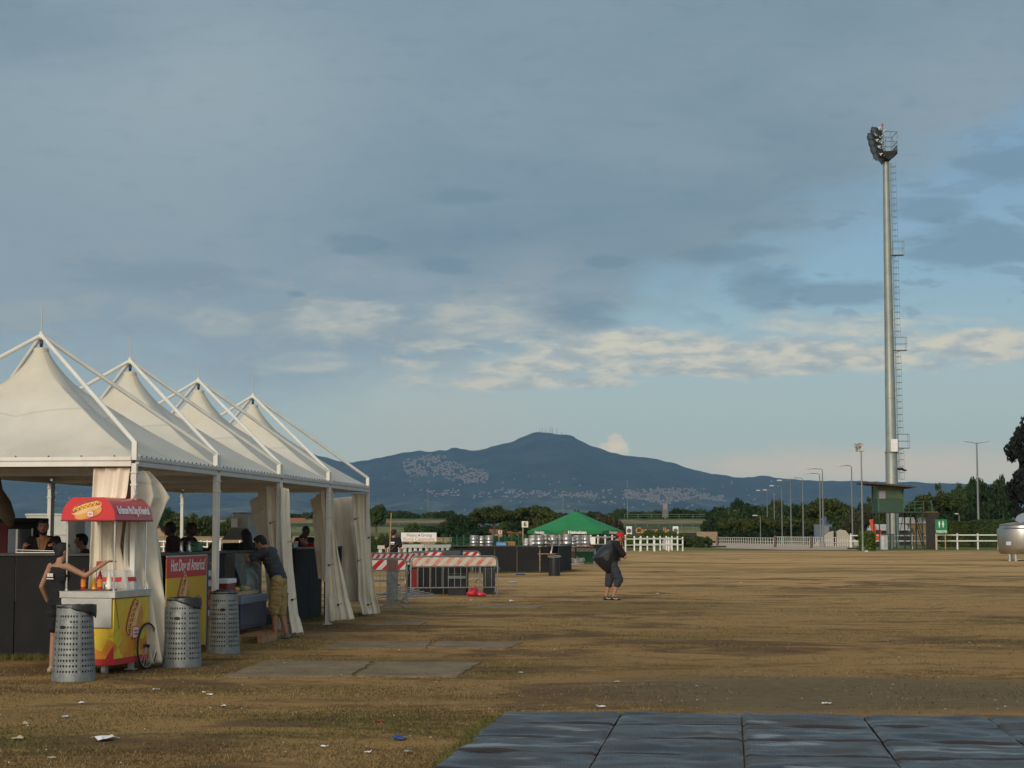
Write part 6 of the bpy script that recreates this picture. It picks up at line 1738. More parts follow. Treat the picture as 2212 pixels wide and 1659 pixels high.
def barrier(p0, p1, sm, label, plate=False, panel_h=.22, H=1.10):
    """tubular barrier from p0 to p1 (ground points)"""
    d = p1 - p0; L_ = d.length; rz = math.atan2(d.y, d.x)
    t = thing('crowd_barrier', (p0 + p1) / 2, rz, label, 'barrier', 'crowd barriers')
    h = L_ / 2; r = .021
    m = MB()
    def corner(sx_):
        return [(sx_ * h, 0, .03), (sx_ * h, 0, H - .16), (sx_ * (h - .02), 0, H - .07), (sx_ * (h - .07), 0, H - .02), (sx_ * (h - .16), 0, H)]
    m.path(corner(-1) + list(reversed(corner(1))), r, 8)
    m.tube((-h, 0, .25), (h, 0, .25), .017); m.tube((-h, 0, H - panel_h - .06), (h, 0, H - panel_h - .06), .017)
    m.build('frame', GALV, t, smooth=True)
    m = MB(); k = int(L_ / .165)
    for i in range(1, k): m.tube((-h + L_ * i / k, 0, .25), (-h + L_ * i / k, 0, H - panel_h - .06), .008, n=6)
    m.build('bars', GALV, t, smooth=True)
    m = MB(); z0, z1 = H - panel_h - .04, H - .03
    pts = [(-h + .04, z0), (h - .04, z0), (h - .04, z1 - .08), (h - .08, z1 - .02), (h - .14, z1), (-h + .14, z1), (-h + .08, z1 - .02), (-h + .04, z1 - .08)]
    m.prism([(x_, -.014, z_) for x_, z_ in pts], (0, .028, 0)); m.build('striped_panel', sm, t)
    for sx_ in (-1, 1):
        m = MB(); x_ = sx_ * (h - .06)
        m.path([(x_, -.30, .015), (x_, -.24, .07), (x_, -.10, .13), (x_, .10, .13), (x_, .24, .07), (x_, .30, .015)], .019, 7); m.tube((x_, 0, .13), (x_, 0, .27), .019)
        m.tube((x_ + sx_ * .06, 0, .3), (x_ + sx_ * .085, 0, .3), .012); m.path([(x_ + sx_ * .06, 0, .8), (x_ + sx_ * .10, 0, .8), (x_ + sx_ * .10, 0, .72)], .009, 5)
        m.build('foot', GALV, t, smooth=True)
    return t
barrier(gp(889, 47.3), gp(1075, 47.9), S_OLD, 'crowd barrier with faded pink stripes, front and right of the group')
barrier(gp(676, 42.2), gp(880, 42.9), S_NEW, 'crowd barrier with bright red stripes beside the last tent curtain, nearest of the group')
barrier(gp(770, 53.6), gp(922, 56.6), S_NEW, 'bright striped crowd barrier in the middle of the back line, a plank leaning on it')
barrier(gp(886, 59.5), gp(1038, 60.5), S_NEW, 'bright striped crowd barrier at the right end of the back line, under a black cloth')
bb = barrier(gp(849, 39.7), gp(858, 42.1), mat('brown_sheet', (.18, .12, .09), .7), 'crowd barrier seen end-on with a brown reflector plate')
m = MB(); m.box((-1.2, 0, .70), (.02, .26, .95)); m.build('end_plate', GALV, bb, bevel=.004)
m = MB(); m.box((-1.215, -.0, 1.0), (.012, .20, .26)); m.build('reflector', mat('brown_reflector', (.24, .12, .10), .5), bb, bevel=.004)
# things lying about the barriers
def lone(name, m, mt, loc, rz, label, cat, grp=None, **kw):
    o = m.build(name, mt, **kw); o.location = loc; o.rotation_euler = (0, 0, rz)
    return tag(o, label, cat, grp)
m = MB(); rows = [[Vector((x_ * .12 - .5, y_, 1.13 - .30 * abs(y_) * 6 * (1 if j not in (2,) else 0) + .015 * math.sin(x_ * 1.7))) for x_ in range(10)] for j, y_ in enumerate((-.05, -.04, 0, .04, .05))]
rows = [[Vector((-.55 + .122 * i, y_, z_ + .02 * mnoise.noise(Vector((i * .5, j, 0))))) for i in range(10)] for j, (y_, z_) in enumerate(((-.05, .80 ), (-.045, .98), (-.03, 1.12), (0, 1.14), (.03, 1.12), (.045, 1.0), (.05, .85)))]
m.grid(rows); lone('black_cloth', m, BAG, gp(966, 60.0), math.atan2(1, 4) * .2, 'black plastic sheet draped over the back barrier', 'plastic sheet', solid=.004, smooth=True)
m = MB(); m.box((0, 0, 0), (1.35, .12, .03), Matrix.Rotation(R(-12), 3, 'Y')); lone('plank', m, WOOD, P(926, 1212, 50.2), .25, 'brown plank lying across the tops of two barriers', 'plank')
m = MB()
for i in range(5): m.box((-.72 + .36 * i, 0, .42), (.345, .05, .84), Matrix.Rotation(R(8), 3, 'X'))
lone('black_board', m, BLACKP, gp(945, 49.6), .05, 'black boards standing behind the faded barrier', 'board', bevel=.004)
m = MB(); m.box((0, 0, .36), (.34, .3, .72)); m.box((0, -.155, .56), (.30, .01, .03)); lone('black_speaker_box', m, BLACK, gp(1057, 50.0), .0, 'tall black box behind the right end of the faded barrier', 'box', bevel=.01)
m = MB(); m.box((0, 0, .30), (.50, .4, .60)); mi_ = m; m.mi = 1; m.box((0, -.205, .50), (.50, .012, .08)); lone('black_flight_case', m, [BLACK, mat('grey_green_tape', (.22, .26, .22))], gp(988, 48.9), 0, 'low black case with a grey-green band behind the faded barrier', 'case', bevel=.01)
m = MB(); m.add([(-1.35, -.35, .012), (-.2, -.75, .012), (1.5, .3, .016), (.2, .75, .03)], [(0, 1, 2, 3)]); lone('brown_sheet', m, mat('brown_board', (.20, .12, .085), .7), gp(1010, 52.4) + Vector((0, 0, 0)), 0, 'flat brown board on the grass behind the faded barrier', 'board', solid=.02)
t = thing('toppled_cone', gp(884, 50.0), .3, 'red and white plastic marker leaning behind the left end of the faded barrier', 'marker')
m = MB(); m.lathe([(.15, 0), (.14, .12), (.11, .3)], 14); m.build('red_foot', RED, t, smooth=True); m = MB(); m.lathe([(.11, .3), (.085, .5), (.04, .62), (.03, .64)], 14); m.build('white_top', WHITEP, t, smooth=True)
m = MB(); m.box((0, 0, .36), (.16, .10, .72)); lone('red_cloth', m, mat('dark_red_cloth', (.16, .012, .015), .9), gp(897, 49.5), 0, 'dark red cloth hanging next to the red and white marker', 'cloth', bevel=.04, sub=1)
m = MB()
for i in range(8): m.tube((-.55 + .1 * i, -.1 + .02 * i, .05 + .02 * (i % 3)), (.45 + .12 * i, .45 + .03 * i, .35 - .035 * i), .018, n=6)
lone('barrier_bars_pile', m, GALV, gp(838, 45.2), 0, 'pile of grey metal tubes behind the nearest barrier', 'tubes', smooth=True)
# red bag on the grass
RB = mat('red_bin_liner', (0.50, 0.020, 0.040), .32, var=.25, scale=9, spec=.5, bump=.6, bscale=14)
rb = thing('red_plastic_bag', gp(1029, 47.9), .2, 'crumpled red plastic bag lying on the grass before the barriers', 'plastic bag')
def crumple(parts, seed, mt, parent, name='bag_body'):
    m = MB()
    for c_, r_ in parts: m.ell(c_, r_, n=16, m=12)
    o = remesh_obj(m, name, mt, parent, .022, 4)
    for v_ in o.data.vertices:
        q = v_.co * 7; v_.co += Vector(v_.co).normalized() * (abs(mnoise.noise(q + Vector((seed, 0, 0)))) * .07 - .025)
        v_.co.z = max(v_.co.z, .004)
    for p_ in o.data.polygons: p_.use_smooth = True
    return o
crumple([((-.10, 0, .10), (.16, .14, .12)), ((-.04, 0, .19), (.10, .10, .07)), ((.14, 0, .06), (.13, .12, .07)), ((.24, 0, .045), (.06, .09, .05))], 3, RB, rb)
m = MB(); m.path([(-.06, 0, .22), (-.05, 0, .27), (-.02, .01, .30)], [.035, .015, .03], 7); m.build('knot', RB, rb, smooth=True)
# wooden pole
m = MB(); zt_ = P(848, 1108, 55.5).z; m.tube((-.07, 0, 0), (.03, 0, zt_), .022, .018, 8); lone('wooden_pole', m, WOOD, gp(844, 55.5), 0, 'tall thin wooden pole standing beside the man behind the barriers', 'pole', smooth=True)

# ================================================================== white course fences
def rail_fence(name, pts, posts, rails, H, label, mt=WHITEP, pw=.10, rh=.09, cap=True):
    """pts: ground polyline (world). posts: spacing; rails: heights"""
    t = thing(name, pts[0], 0, label, 'fence')
    L0 = [0]
    for a, b in zip(pts, pts[1:]): L0.append(L0[-1] + (b - a).length)
    def at_(s_):
        for i in range(len(pts) - 1):
            if s_ <= L0[i + 1] + 1e-6: return pts[i].lerp(pts[i + 1], (s_ - L0[i]) / max(1e-6, L0[i + 1] - L0[i]))
        return pts[-1]
    k = max(1, int(round(L0[-1] / posts)))
    for i in range(k + 1):
        if i > 98: break
        q = at_(L0[-1] * i / k) - pts[0]
        m = MB(); m.box(q + Vector((0, 0, H / 2)), (pw, pw, H)); 
        if cap: m.box(q + Vector((0, 0, H + .012)), (pw * 1.25, pw * 1.25, .03), top=.5)
        m.build('post', mt, t)
    for z in rails:
        m = MB()
        for i in range(k):
            a, b = at_(L0[-1] * i / k) - pts[0], at_(L0[-1] * (i + 1) / k) - pts[0]
            u = (b - a).normalized(); nn = Vector((-u.y, u.x, 0)) * .02; o_ = Vector((-u.y, u.x, 0)) * -(pw / 2 + .022)
            if o_.y > 0: o_ = -o_
            m.prism([a + o_ - nn + Vector((0, 0, z - rh / 2)), b + o_ - nn + Vector((0, 0, z - rh / 2)), b + o_ + nn + Vector((0, 0, z - rh / 2)), a + o_ + nn + Vector((0, 0, z - rh / 2))], (0, 0, rh))
        m.build('rail', mt, t)
    return t
def GP(px, py): return G(px, py)
def line(*a): return [GP(*q) for q in a]
WP2 = mat('old_white_paint', (0.60, 0.58, 0.52), 0.7, var=.1, dirt=(.40, .36, .28), dirt_amt=.4)
rail_fence('white_rail_fence', [gp(2019, 178), gp(2075, 179), gp(2126, 180), gp(2240, 182)], 2.55, (1.48, .88), 1.62, 'white two-rail fence running right of the toilet sign to the steel tank', pw=.14, rh=.13)
rail_fence('white_rail_fence', [gp(1835, 184), gp(2010, 186)], 2.6, (1.42, .84), 1.6, 'white two-rail fence passing behind the green cabin', pw=.13, rh=.12)
rail_fence('white_rail_fence', [gp(1545, 285), gp(1610, 264), gp(1668, 248)], 1.5, (.95, .45), 1.0, 'far white fence bending along the grove, left stretch', mt=WP2, pw=.07, rh=.07, cap=False)
rail_fence('white_rail_fence', [gp(1670, 247), gp(1750, 226), gp(1838, 206)], 1.1, (1.12, .52), 1.18, 'far white fence along the gravel track, right stretch', mt=WP2, pw=.07, rh=.08, cap=False)
rail_fence('white_rail_fence', [gp(1369, 166), gp(1437, 170), gp(1462, 168)], 1.05, (1.17, .62), 1.38, 'white post fence in front of the bushes, middle of the photo', pw=.13, rh=.12)
rail_fence('white_rail_fence', [gp(1350, 158), gp(1473, 163)], 2.0, (1.15, .60), 1.30, 'white post fence just right of the man with the red cap, front run', pw=.12, rh=.10)
rail_fence('white_rail_fence', [gp(1225, 140), gp(1350, 157)], 2.3, (1.35,), 1.5, 'single white rail fence behind the beer bar', pw=.13, rh=.11)
def picket(p0, p1, n_, H, label, w_=.16):
    d = (p1 - p0); rz = math.atan2(d.y, d.x); L_ = d.length
    t = thing('white_barrier', (p0 + p1) / 2, rz, label, 'fence', 'white slatted plastic barriers')
    for i in range(n_):
        m = MB(); x_ = -L_ / 2 + L_ * (i + .5) / n_; m.box((x_, 0, H / 2), (w_, .06, H)); m.build('slat', WHITEP, t, bevel=.01)
    m = MB(); m.box((0, -.042, H - .08), (L_, .02, .16)); m.box((0, -.042, .15), (L_, .02, .14)); m.build('rail', WHITEP, t)
    return t
picket(gp(816, 84), gp(870, 85), 4, 1.12, 'white slatted barrier behind the man with the wooden pole')
picket(gp(870, 85), gp(915, 86), 4, 1.16, 'white slatted barrier right of the man with the wooden pole')
picket(gp(917, 86), gp(973, 88), 5, 1.14, 'white slatted barrier ending at the black beer bar')
rail_fence('white_rail_fence', [gp(330, 92), gp(478, 90)], .42, (1.28, 1.0), 1.34, 'white close-set fence seen under the tent behind the two men', pw=.06, rh=.06, cap=False)
rail_fence('white_rail_fence', [gp(470, 118), gp(570, 120)], 2.2, (1.3, .8), 1.4, 'white rail fence seen behind the display case', pw=.10, rh=.08)
# low far walls of the racecourse
m = MB(); m.box((0, 0, .55), (16, .4, 1.1)); m.box((0, -.02, 1.13), (16.1, .5, .08))
lone('track_wall', m, mat('tan_wall', (.28, .20, .13), .9, dirt=(.14, .11, .08), dirt_amt=.5), gp(830, 205), 0, 'long low tan wall with a white cap behind the white banner', 'wall')
m = MB(); m.box((0, 0, .6), (26, .5, 1.2)); m.box((0, -.02, 1.23), (26.1, .6, .07))
lone('track_wall', m, MATS['tan_wall'], gp(480, 215), 0, 'low tan wall seen under the tents', 'wall')
# green mesh fence
t = thing('wire_fence', gp(1000, 104), 0, 'green wire fence with thin posts behind the kegs', 'fence')
GM = mat('green_wire', (0.02, 0.10, 0.05), .6)
x0_, x1_ = gp(958, 104).x, gp(1150, 104).x
k = 13
for i in range(k + 1):
    m = MB(); x_ = x0_ + (x1_ - x0_) * i / k - gp(1000, 104).x; m.tube((x_, 0, 0), (x_, 0, 1.62), .03, n=6); m.build('post', GM, t)
m = MB()
for i in range(140):
    x_ = x0_ + (x1_ - x0_) * i / 139 - gp(1000, 104).x; m.box((x_, 0, .75), (.006, .006, 1.4))
for i in range(9): m.box(((x0_ + x1_) / 2 - gp(1000, 104).x, 0, .1 + .17 * i), (x1_ - x0_, .008, .008))
m.build('mesh_panel', GM, t)

# ================================================================== white banner with racecourse name
D_ = 118
t = thing('banner', gp(905.5, D_), 0, 'white banner reading Hippo Group Roma Capannelle', 'banner')
zt_, zb_ = P(905, 1150.5, D_).z, P(905, 1169.5, D_).z; wd = (943.5 - 867.5) / F * D_
m = MB(); m.box((0, 0, (zt_ + zb_) / 2), (wd, .03, zt_ - zb_)); m.build('banner_sheet', mat('banner_white', (.66, .67, .64), .6, var=.04), t)
for x_ in (-wd / 2 + .1, wd / 2 - .1): m = MB(); m.tube((x_, .05, 0), (x_, .05, zt_), .03); m.build('pole', GALV, t)
INK = mat('grey_ink', (.10, .10, .09), .6); RINK = mat('salmon_ink', (.55, .16, .12), .6)
text('Hippo', .30, INK, t, (-.48, -.022, zt_ - .17), (R(90), 0, 0), sx=.95); text('Group', .30, INK, t, (.52, -.022, zt_ - .17), (R(90), 0, 0), sx=.95)
text('Roma Capannelle', .34, RINK, t, (0, -.022, zb_ + .15), (R(90), 0, 0), sx=.88)
m = MB(); m.lathe([(.05, 0), (.06, .004)], 10, (.02, -.02, zt_ - .20), (0, -1, 0)); m.box((.02, -.022, zt_ - .12), (.05, .004, .07)); m.build('emblem', INK, t)

# ================================================================== number signs
def sign6(px, ytop, ybot, D, s_, label, hw_):
    zt = P(px, ytop, D).z; zb = P(px, ybot, D).z; w_ = 2 * hw_ / F * D
    t = thing('number_sign', gp(px, D), 0, label, 'sign')
    m = MB(); m.box((0, 0, (zt + zb) / 2), (w_, .05, zt - zb)); m.build('sign_board', mat('sign_cream', (.66, .62, .50), .6), t, bevel=.02)
    m = MB(); m.tube((-w_ * .32, .04, 0), (-w_ * .32, .04, zt - .05), .028); m.build('post', mat('cream_post', (.45, .38, .26), .7), t)
    text(s_, (zt - zb) * 1.0, BLACK, t, (0, -.03, (zt + zb) / 2), (R(90), 0, 0), bold=.012)
    return t
sign6(1134, 1126, 1139.5, 128, '6', 'square white sign with a black number 6 on a thin post', 7)
sign6(1080.5, 1146, 1153, 205, '8', 'smaller far square sign with a number 8 left of the number 6', 3.8)

# ================================================================== beer bar island
bar = [gp(973, 76.5), gp(1165, 76.0), gp(1205, 76.3), gp(1233, 82.5)]
tb = thing('beer_bar', gp(1100, 76), 0, 'large black beer bar island in the middle distance', 'bar counter')
ztop = 1.13
def bslab(a, b, z0, z1, nm='front_panel', th=.04): slab(tb, nm, a, b, z0, z1, th, BLACKP)
a0, a1 = bar[0], bar[1]
for k in range(4): bslab(a0.lerp(a1, k / 4) + Vector((.01, 0, 0)), a0.lerp(a1, (k + 1) / 4) - Vector((.01, 0, 0)), .0, ztop)
bslab(bar[1] + Vector((.05, -.35, 0)), bar[2] + Vector((0, -.35, 0)), 0, .80)
bslab(bar[1] + Vector((.05, .2, 0)), bar[2] + Vector((0, .2, 0)), .0, ztop)
bslab(bar[2] + Vector((.02, -.33, 0)), bar[2].lerp(bar[3], .5), 0, ztop); bslab(bar[2].lerp(bar[3], .51), bar[3], 0, ztop)
m = MB(); m.box(gp(1070, 76.6) + Vector((0, 0, ztop + .02)), (3.75, .62, .04)); m.box((bar[1] + bar[2]) / 2 + Vector((.02, -.1, .82)), (.84, .55, .035)); m.build('bar_top', MATS['dark_counter_top'], tb, world=True)
m = MB(); m.box(bar[1] + Vector((.30, -.39, .82)), (.75, .03, .03)); m.build('wood_edge', WOOD, tb, world=True)
m = MB(); m.prism([bar[2] + Vector((-.5, .3, ztop)), bar[2] + Vector((.05, -.33, ztop)), bar[3] + Vector((.04, 0, ztop)), bar[3] + Vector((-.6, 0, ztop))], (0, 0, .035)); m.build('bar_top', MATS['dark_counter_top'], tb, world=True)

KEG = mat('keg_steel', (.42, .41, .39), .32, .85, var=.06)
def keg_tree(loc, s_, label, grp):
    t = thing('beer_keg', loc, 0, label, 'keg', grp)
    m = MB(); m.lathe([(.0, .02), (.17, .02), (.185, .05), (.19, .12), (.20, .135), (.20, .15), (.19, .165), (.19, .27), (.20, .285), (.20, .30), (.19, .315), (.185, .38), (.15, .42), (0, .425)], 20); m.build('barrel', KEG, t, smooth=True)
    m = MB(); m.lathe([(.175, .39), (.19, .40), (.19, .485), (.178, .49), (.176, .41)], 20); m.build('top_chime', KEG, t, smooth=True); m = MB(); m.lathe([(.178, .0), (.19, 0), (.19, .055), (.178, .05)], 20); m.build('foot_ring', KEG, t, smooth=True)
    t.scale = (s_, s_, s_)
    return t
kp = keg_tree(gp(1024, 76.8) + Vector((0, 0, ztop + .04)), .92, 'steel beer keg on the black bar, left of three', 'three kegs on the bar')
def keg(loc, s_, label, grp):
    c_ = copy_tree(kp); c_.location = loc; c_.scale = (s_, s_, s_); c_['label'] = label; c_['group'] = grp; return c_
keg(gp(1040.5, 77.0) + Vector((0, 0, ztop + .04)), .88, 'steel beer keg on the black bar, middle of three', 'three kegs on the bar')
keg(gp(1057, 76.8) + Vector((0, 0, ztop + .04)), .92, 'steel beer keg on the black bar, right of three', 'three kegs on the bar')
tbl = thing('keg_table', gp(1190, 88), 0, 'long table behind the beer bar carrying the rows of kegs', 'table')
m = MB(); m.box((.4, 0, .98), (3.9, 1.2, .05)); m.build('tabletop', BLACKP, tbl)
for x_ in (-1.4, .4, 2.2):
    for y_ in (-.5, .5): m = MB(); m.tube((x_, y_, 0), (x_, y_, .96), .03); m.build('leg', GALV, tbl)
gk = 'kegs behind the beer bar'
for i, (px, D, z, s_) in enumerate(((1136, 88, .99, .85), (1152, 88, 1.0, 1.25), (1165, 88, 1.0, 1.25), (1178, 88.4, 1.0, 1.35), (1194, 88, 1.0, 1.3), (1208, 88.4, 1.0, 1.3), (1224, 88, 1.0, 1.35), (1236.5, 88.2, 1.0, 1.1), (1178, 88.4, 1.65, .01), (1246, 92, 1.15, 1.2), (1256, 92.3, 1.2, 1.2), (1264, 92.3, 1.25, 1.2))):
    if s_ < .1: continue
    keg(gp(px, D) + Vector((0, 0, z if i < 8 else 1.02)), s_, 'steel keg in the row behind the beer bar, %s from the left' % ORD[min(i if i < 8 else i - 1, 13)], gk)
# cup stacks and draught column
def cups(px, D, z, n_, label):
    t = thing('cup_stack', gp(px, D) + Vector((0, 0, z)), 0, label, 'cups')
    m = MB()
    for i in range(n_): m.lathe([(.05, .0 + i * .09), (.085, .14 + i * .09), (.08, .145 + i * .09)], 10)
    m.build('cup_column', glass('clear_cups', (.8, .78, .7), .55), t, smooth=True)
    m = MB(); m.lathe([(.055, 0), (.07, .01), (.05, .03)], 10); m.build('holder', ALU, t)
cups(1137, 76.6, ztop + .04, 3, 'stack of clear plastic cups on the left part of the beer bar'); cups(1147, 76.9, ztop + .04, 3, 'stack of clear cups just left of the kegs behind the bar')
t = thing('draught_column', (bar[1] + bar[2]) / 2 + Vector((.10, -.15, .84)), 0, 'tall bent silver draught column on the low ledge of the beer bar', 'beer tap')
m = MB(); m.path([(0, 0, 0), (0, 0, .05), (.03, 0, .15), (.06, 0, .38), (.02, 0, .50), (-.06, 0, .58), (-.10, 0, .66)], [.06, .04, .04, .05, .07, .09, .07], 10); m.build('column', KEG, t, smooth=True)
for i in range(3): m = MB(); m.tube((-.05 + .05 * i, -.05, .52), (-.07 + .05 * i, -.16, .56), .016); m.build('tap_handle', GREENP, t)
t = thing('draught_column', gp(1208, 78) + Vector((0, 0, ztop + .035)), 0, 'short draught column at the right corner of the beer bar', 'beer tap')
m = MB(); m.path([(0, 0, 0), (0, 0, .3), (-.08, 0, .36), (-.16, 0, .34)], .035, 8); m.build('column', KEG, t, smooth=True); m = MB(); m.tube((-.1, 0, .35), (-.1, -.12, .42), .015); m.build('tap_handle', MUST, t)
m = MB(); m.box((0, 0, .07), (.46, .4, .14), top=.9); m.box((0, 0, .15), (.48, .42, .02)); lone('blue_tray', m, mat('light_blue_plastic', (.08, .22, .42), .4), gp(1083, 77) + Vector((0, 0, ztop + .04)), 0, 'light blue plastic tray on the beer bar', 'tray', bevel=.02)
m = MB(); m.box((0, 0, .09), (.42, .4, .18)); m.box((0, -.2, .12), (.44, .02, .03)); lone('brown_crate', m, mat('ochre_crate', (.22, .13, .04), .7), gp(1103, 77.2) + Vector((0, 0, ztop + .04)), 0, 'ochre crate on the beer bar right of the blue tray', 'crate', bevel=.015)
# black ribbed waste bin before the bar
t = thing('waste_bin', gp(1197, 70.5), 0, 'black ribbed waste bin with a pale rim in front of the beer bar', 'waste bin')
m = MB(); m.lathe([(.235, 0), (.235, .03), (.19, .78), (.185, .78)], 24)
for k in range(12): m.lathe([(.232 - .004 * k, .06 + k * .06), (.238 - .004 * k, .075 + k * .06), (.228 - .004 * k, .09 + k * .06)], 24)
m.build('bin_body', BLACK, t, smooth=True)
m = MB(); m.path([(.26 * math.cos(a), .2 * math.sin(a), .78 + .03 * math.sin(a * 1.0)) for a in [i * math.pi / 12 for i in range(25)]], .02, 6); m.build('liner_rim', mat('grey_liner', (.2, .2, .2), .4), t, smooth=True)
m = MB(); m.lathe([(.0, 0), (.19, 0), (.20, .03), (.19, .045), (0, .04)], 20); lone('plastic_disc', m, mat('blue_plastic', (.02, .03, .16), .4), gp(1124, 72) + Vector((0, 0, .0)), 0, 'blue round plastic lid on the grass before the beer bar', 'lid', smooth=True)
m = MB(); m.ell((0, 0, .03), (.15, .10, .03)); m.ell((.10, .02, .035), (.08, .06, .04)); lone('blue_bag', m, mat('pale_blue_film', (.25, .33, .42), .4), gp(1105 + 0, 60.5), 0, 'pale blue plastic scrap on the grass right of the barriers', 'litter', smooth=True)

# ================================================================== striped barrier with green beer banner
bD = 99
hb = barrier(gp(1203, bD + .4), gp(1283, bD - .2), S_OLD, 'barrier with faded stripes above a green beer banner beside the beer bar', H=1.02, panel_h=.32)
t = thing('banner', gp(1250, bD - .75), 0, 'green beer banner with a red star hung on the far barrier', 'banner')
m = MB(); m.box((0, 0, .36), (1.62, .02, .62)); m.build('banner_sheet', mat('beer_green', (.015, .14, .055), .55, var=.1), t)
def star(parent, c_, r_, mt, nrm=(0, -1, 0), nm='star'):
    m = MB(); pts = []
    for i in range(10):
        a = math.pi / 2 + i * math.pi / 5; rr = r_ if i % 2 == 0 else r_ * .42; pts.append((c_[0] + rr * math.cos(a), c_[1], c_[2] + rr * math.sin(a)))
    m.prism(pts, Vector(nrm) * .004); return m.build(nm, mt, parent)
star(t, (-.36, -.012, .52), .15, mat('star_white', (.7, .7, .65)), nm='star_rim'); star(t, (-.36, -.017, .52), .125, RED)
text('Heineken', .34, PWHITE, t, (-.30, -.013, .26), (R(90), 0, 0), sx=.95, bold=.012); text('MUSIC', .12, PWHITE, t, (-.05, -.013, .11), (R(90), 0, 0), sx=1.9, bold=.004)
barrier(gp(1180, 104), gp(1230, 107), S_OLD, 'faded striped barrier end showing behind the beer bar, left of the two figures', H=1.22)

# ================================================================== green parasol (hexagonal)
t = thing('parasol', gp(1243, 96), 0, 'large green hexagonal beer parasol with white lettering on its valance', 'parasol')
D_ = 96; Rr = 103.5 / F * D_; zt_ = P(1243, 1104, D_).z; ze = P(1243, 1147.5, D_).z; zv = P(1243, 1153.5, D_).z
GC = mat('parasol_green', (.018, .20, .065), .75, var=.08, scale=1.2, dirt=(.06, .24, .11), dirt_amt=.4)
GV = mat('valance_green', (.010, .15, .045), .75, var=.08)
m = MB(); rows = []
for i in range(11):
    r = i / 10; row = []
    for j in range(49):
        a = j / 48 * 6; k = int(a) % 6; u = a - int(a)
        A0, A1 = k * math.pi / 3, (k + 1) * math.pi / 3
        q = Vector((math.cos(A0), math.sin(A0), 0)).lerp(Vector((math.cos(A1), math.sin(A1), 0)), u)
        sag = -.06 * math.sin(math.pi * u) * r * 1.3 + .05 * math.sin(math.pi * r)
        z = zt_ + (ze - zt_) * (r * .93 + .07 * r * r) + (-.04 * math.sin(math.pi * r))
        z += .10 * math.sin(math.pi * u) * (r ** 3) * .6
        row.append(Vector((q.x * Rr * r, q.y * Rr * r, z)))
    rows.append(row)
m.grid(rows); cn = m.build('canopy', GC, t, smooth=False, solid=.006)
for k in range(6):
    A0, A1 = k * math.pi / 3, (k + 1) * math.pi / 3; rw = [[], []]
    for j in range(13):
        u = j / 12; q = Vector((math.cos(A0), math.sin(A0), 0)).lerp(Vector((math.cos(A1), math.sin(A1), 0)), u) * Rr * 1.002
        zz_ = ze + .10 * math.sin(math.pi * u) * .6; rw[0].append(q + Vector((0, 0, zz_))); rw[1].append(q * 1.005 + Vector((0, 0, zv + .02 * math.cos(u * 12.56))))
    m = MB(); m.grid(rw); vl = m.build('valance', GV, t, solid=.006)
    mid_a = (A0 + A1) / 2; ap = Rr * math.cos(math.pi / 6) * 1.012; c_ = Vector((math.cos(mid_a), math.sin(mid_a), 0)) * ap
    if math.sin(mid_a) < -.1:
        text('Heineken', .235, PWHITE, vl, (c_.x, c_.y, (ze + zv) / 2 + .01), (R(90), 0, mid_a + math.pi / 2), sx=1.1, bold=.008)
        if abs(math.cos(mid_a)) < .1: star(vl, (c_.x - .68, c_.y - .005, (ze + zv) / 2), .075, RED)
for k in range(6):
    a = k * math.pi / 3; m = MB(); m.tube((0, 0, zt_ - .12), (math.cos(a) * Rr * .98, math.sin(a) * Rr * .98, ze - .02), .018); m.tube((0, 0, ze - .35), (math.cos(a) * Rr * .5, math.sin(a) * Rr * .5, (zt_ + ze) / 2 - .06), .014); m.build('rib', BLACK, t)
m = MB(); m.tube((0, 0, 0), (0, 0, zt_ - .02), .05, n=10); m.lathe([(.0, zt_ - .02), (.06, zt_), (0, zt_ + .08)], 10); m.build('mast', BLACK, t)
m = MB(); m.lathe([(.5, 0), (.5, .06), (.1, .1), (.07, .3)], 16); m.build('base', mat('concrete_grey', (.3, .29, .27), .9), t)
m = MB(); m.box((0, 0, 0), (.28, .02, .42)); pn_ = lone('menu_sheet', m, PWHITE, P(1281, 1168, 104), 0, 'white sheet hanging on the right under the green parasol', 'notice')
# bar counter under the parasol and rubbish behind
t = thing('bar_counter', gp(1300, 108), 0, 'dark low bar under the right half of the green parasol', 'bar counter')
m = MB(); m.box((0, 0, .5), (2.2, .6, 1.0)); m.build('front_panel', BLACKP, t); m = MB(); m.box((0, -.02, 1.02), (2.3, .7, .05)); m.build('counter_top', GALV, t)
t = thing('stacked_chairs', gp(1316, 112), 0, 'heap of grey folded frames right under the parasol', 'frames')
m = MB(); rnd = random.Random(4)
for i in range(22):
    a = rnd.random() * 3.1; x_, z_ = rnd.uniform(-.8, .8), rnd.uniform(.55, 1.35)
    m.path([(x_ - .2 * math.cos(a), rnd.uniform(-.2, .2), z_ - .15 * math.sin(a)), (x_, 0, z_ + .05), (x_ + .2 * math.cos(a), rnd.uniform(-.2, .2), z_ + .15 * math.sin(a))], .02, 5)
for x_ in (-.7, 0, .7): m.tube((x_, 0, 0), (x_, 0, 1.2), .025)
m.build('tubes', GALV, t, smooth=True)

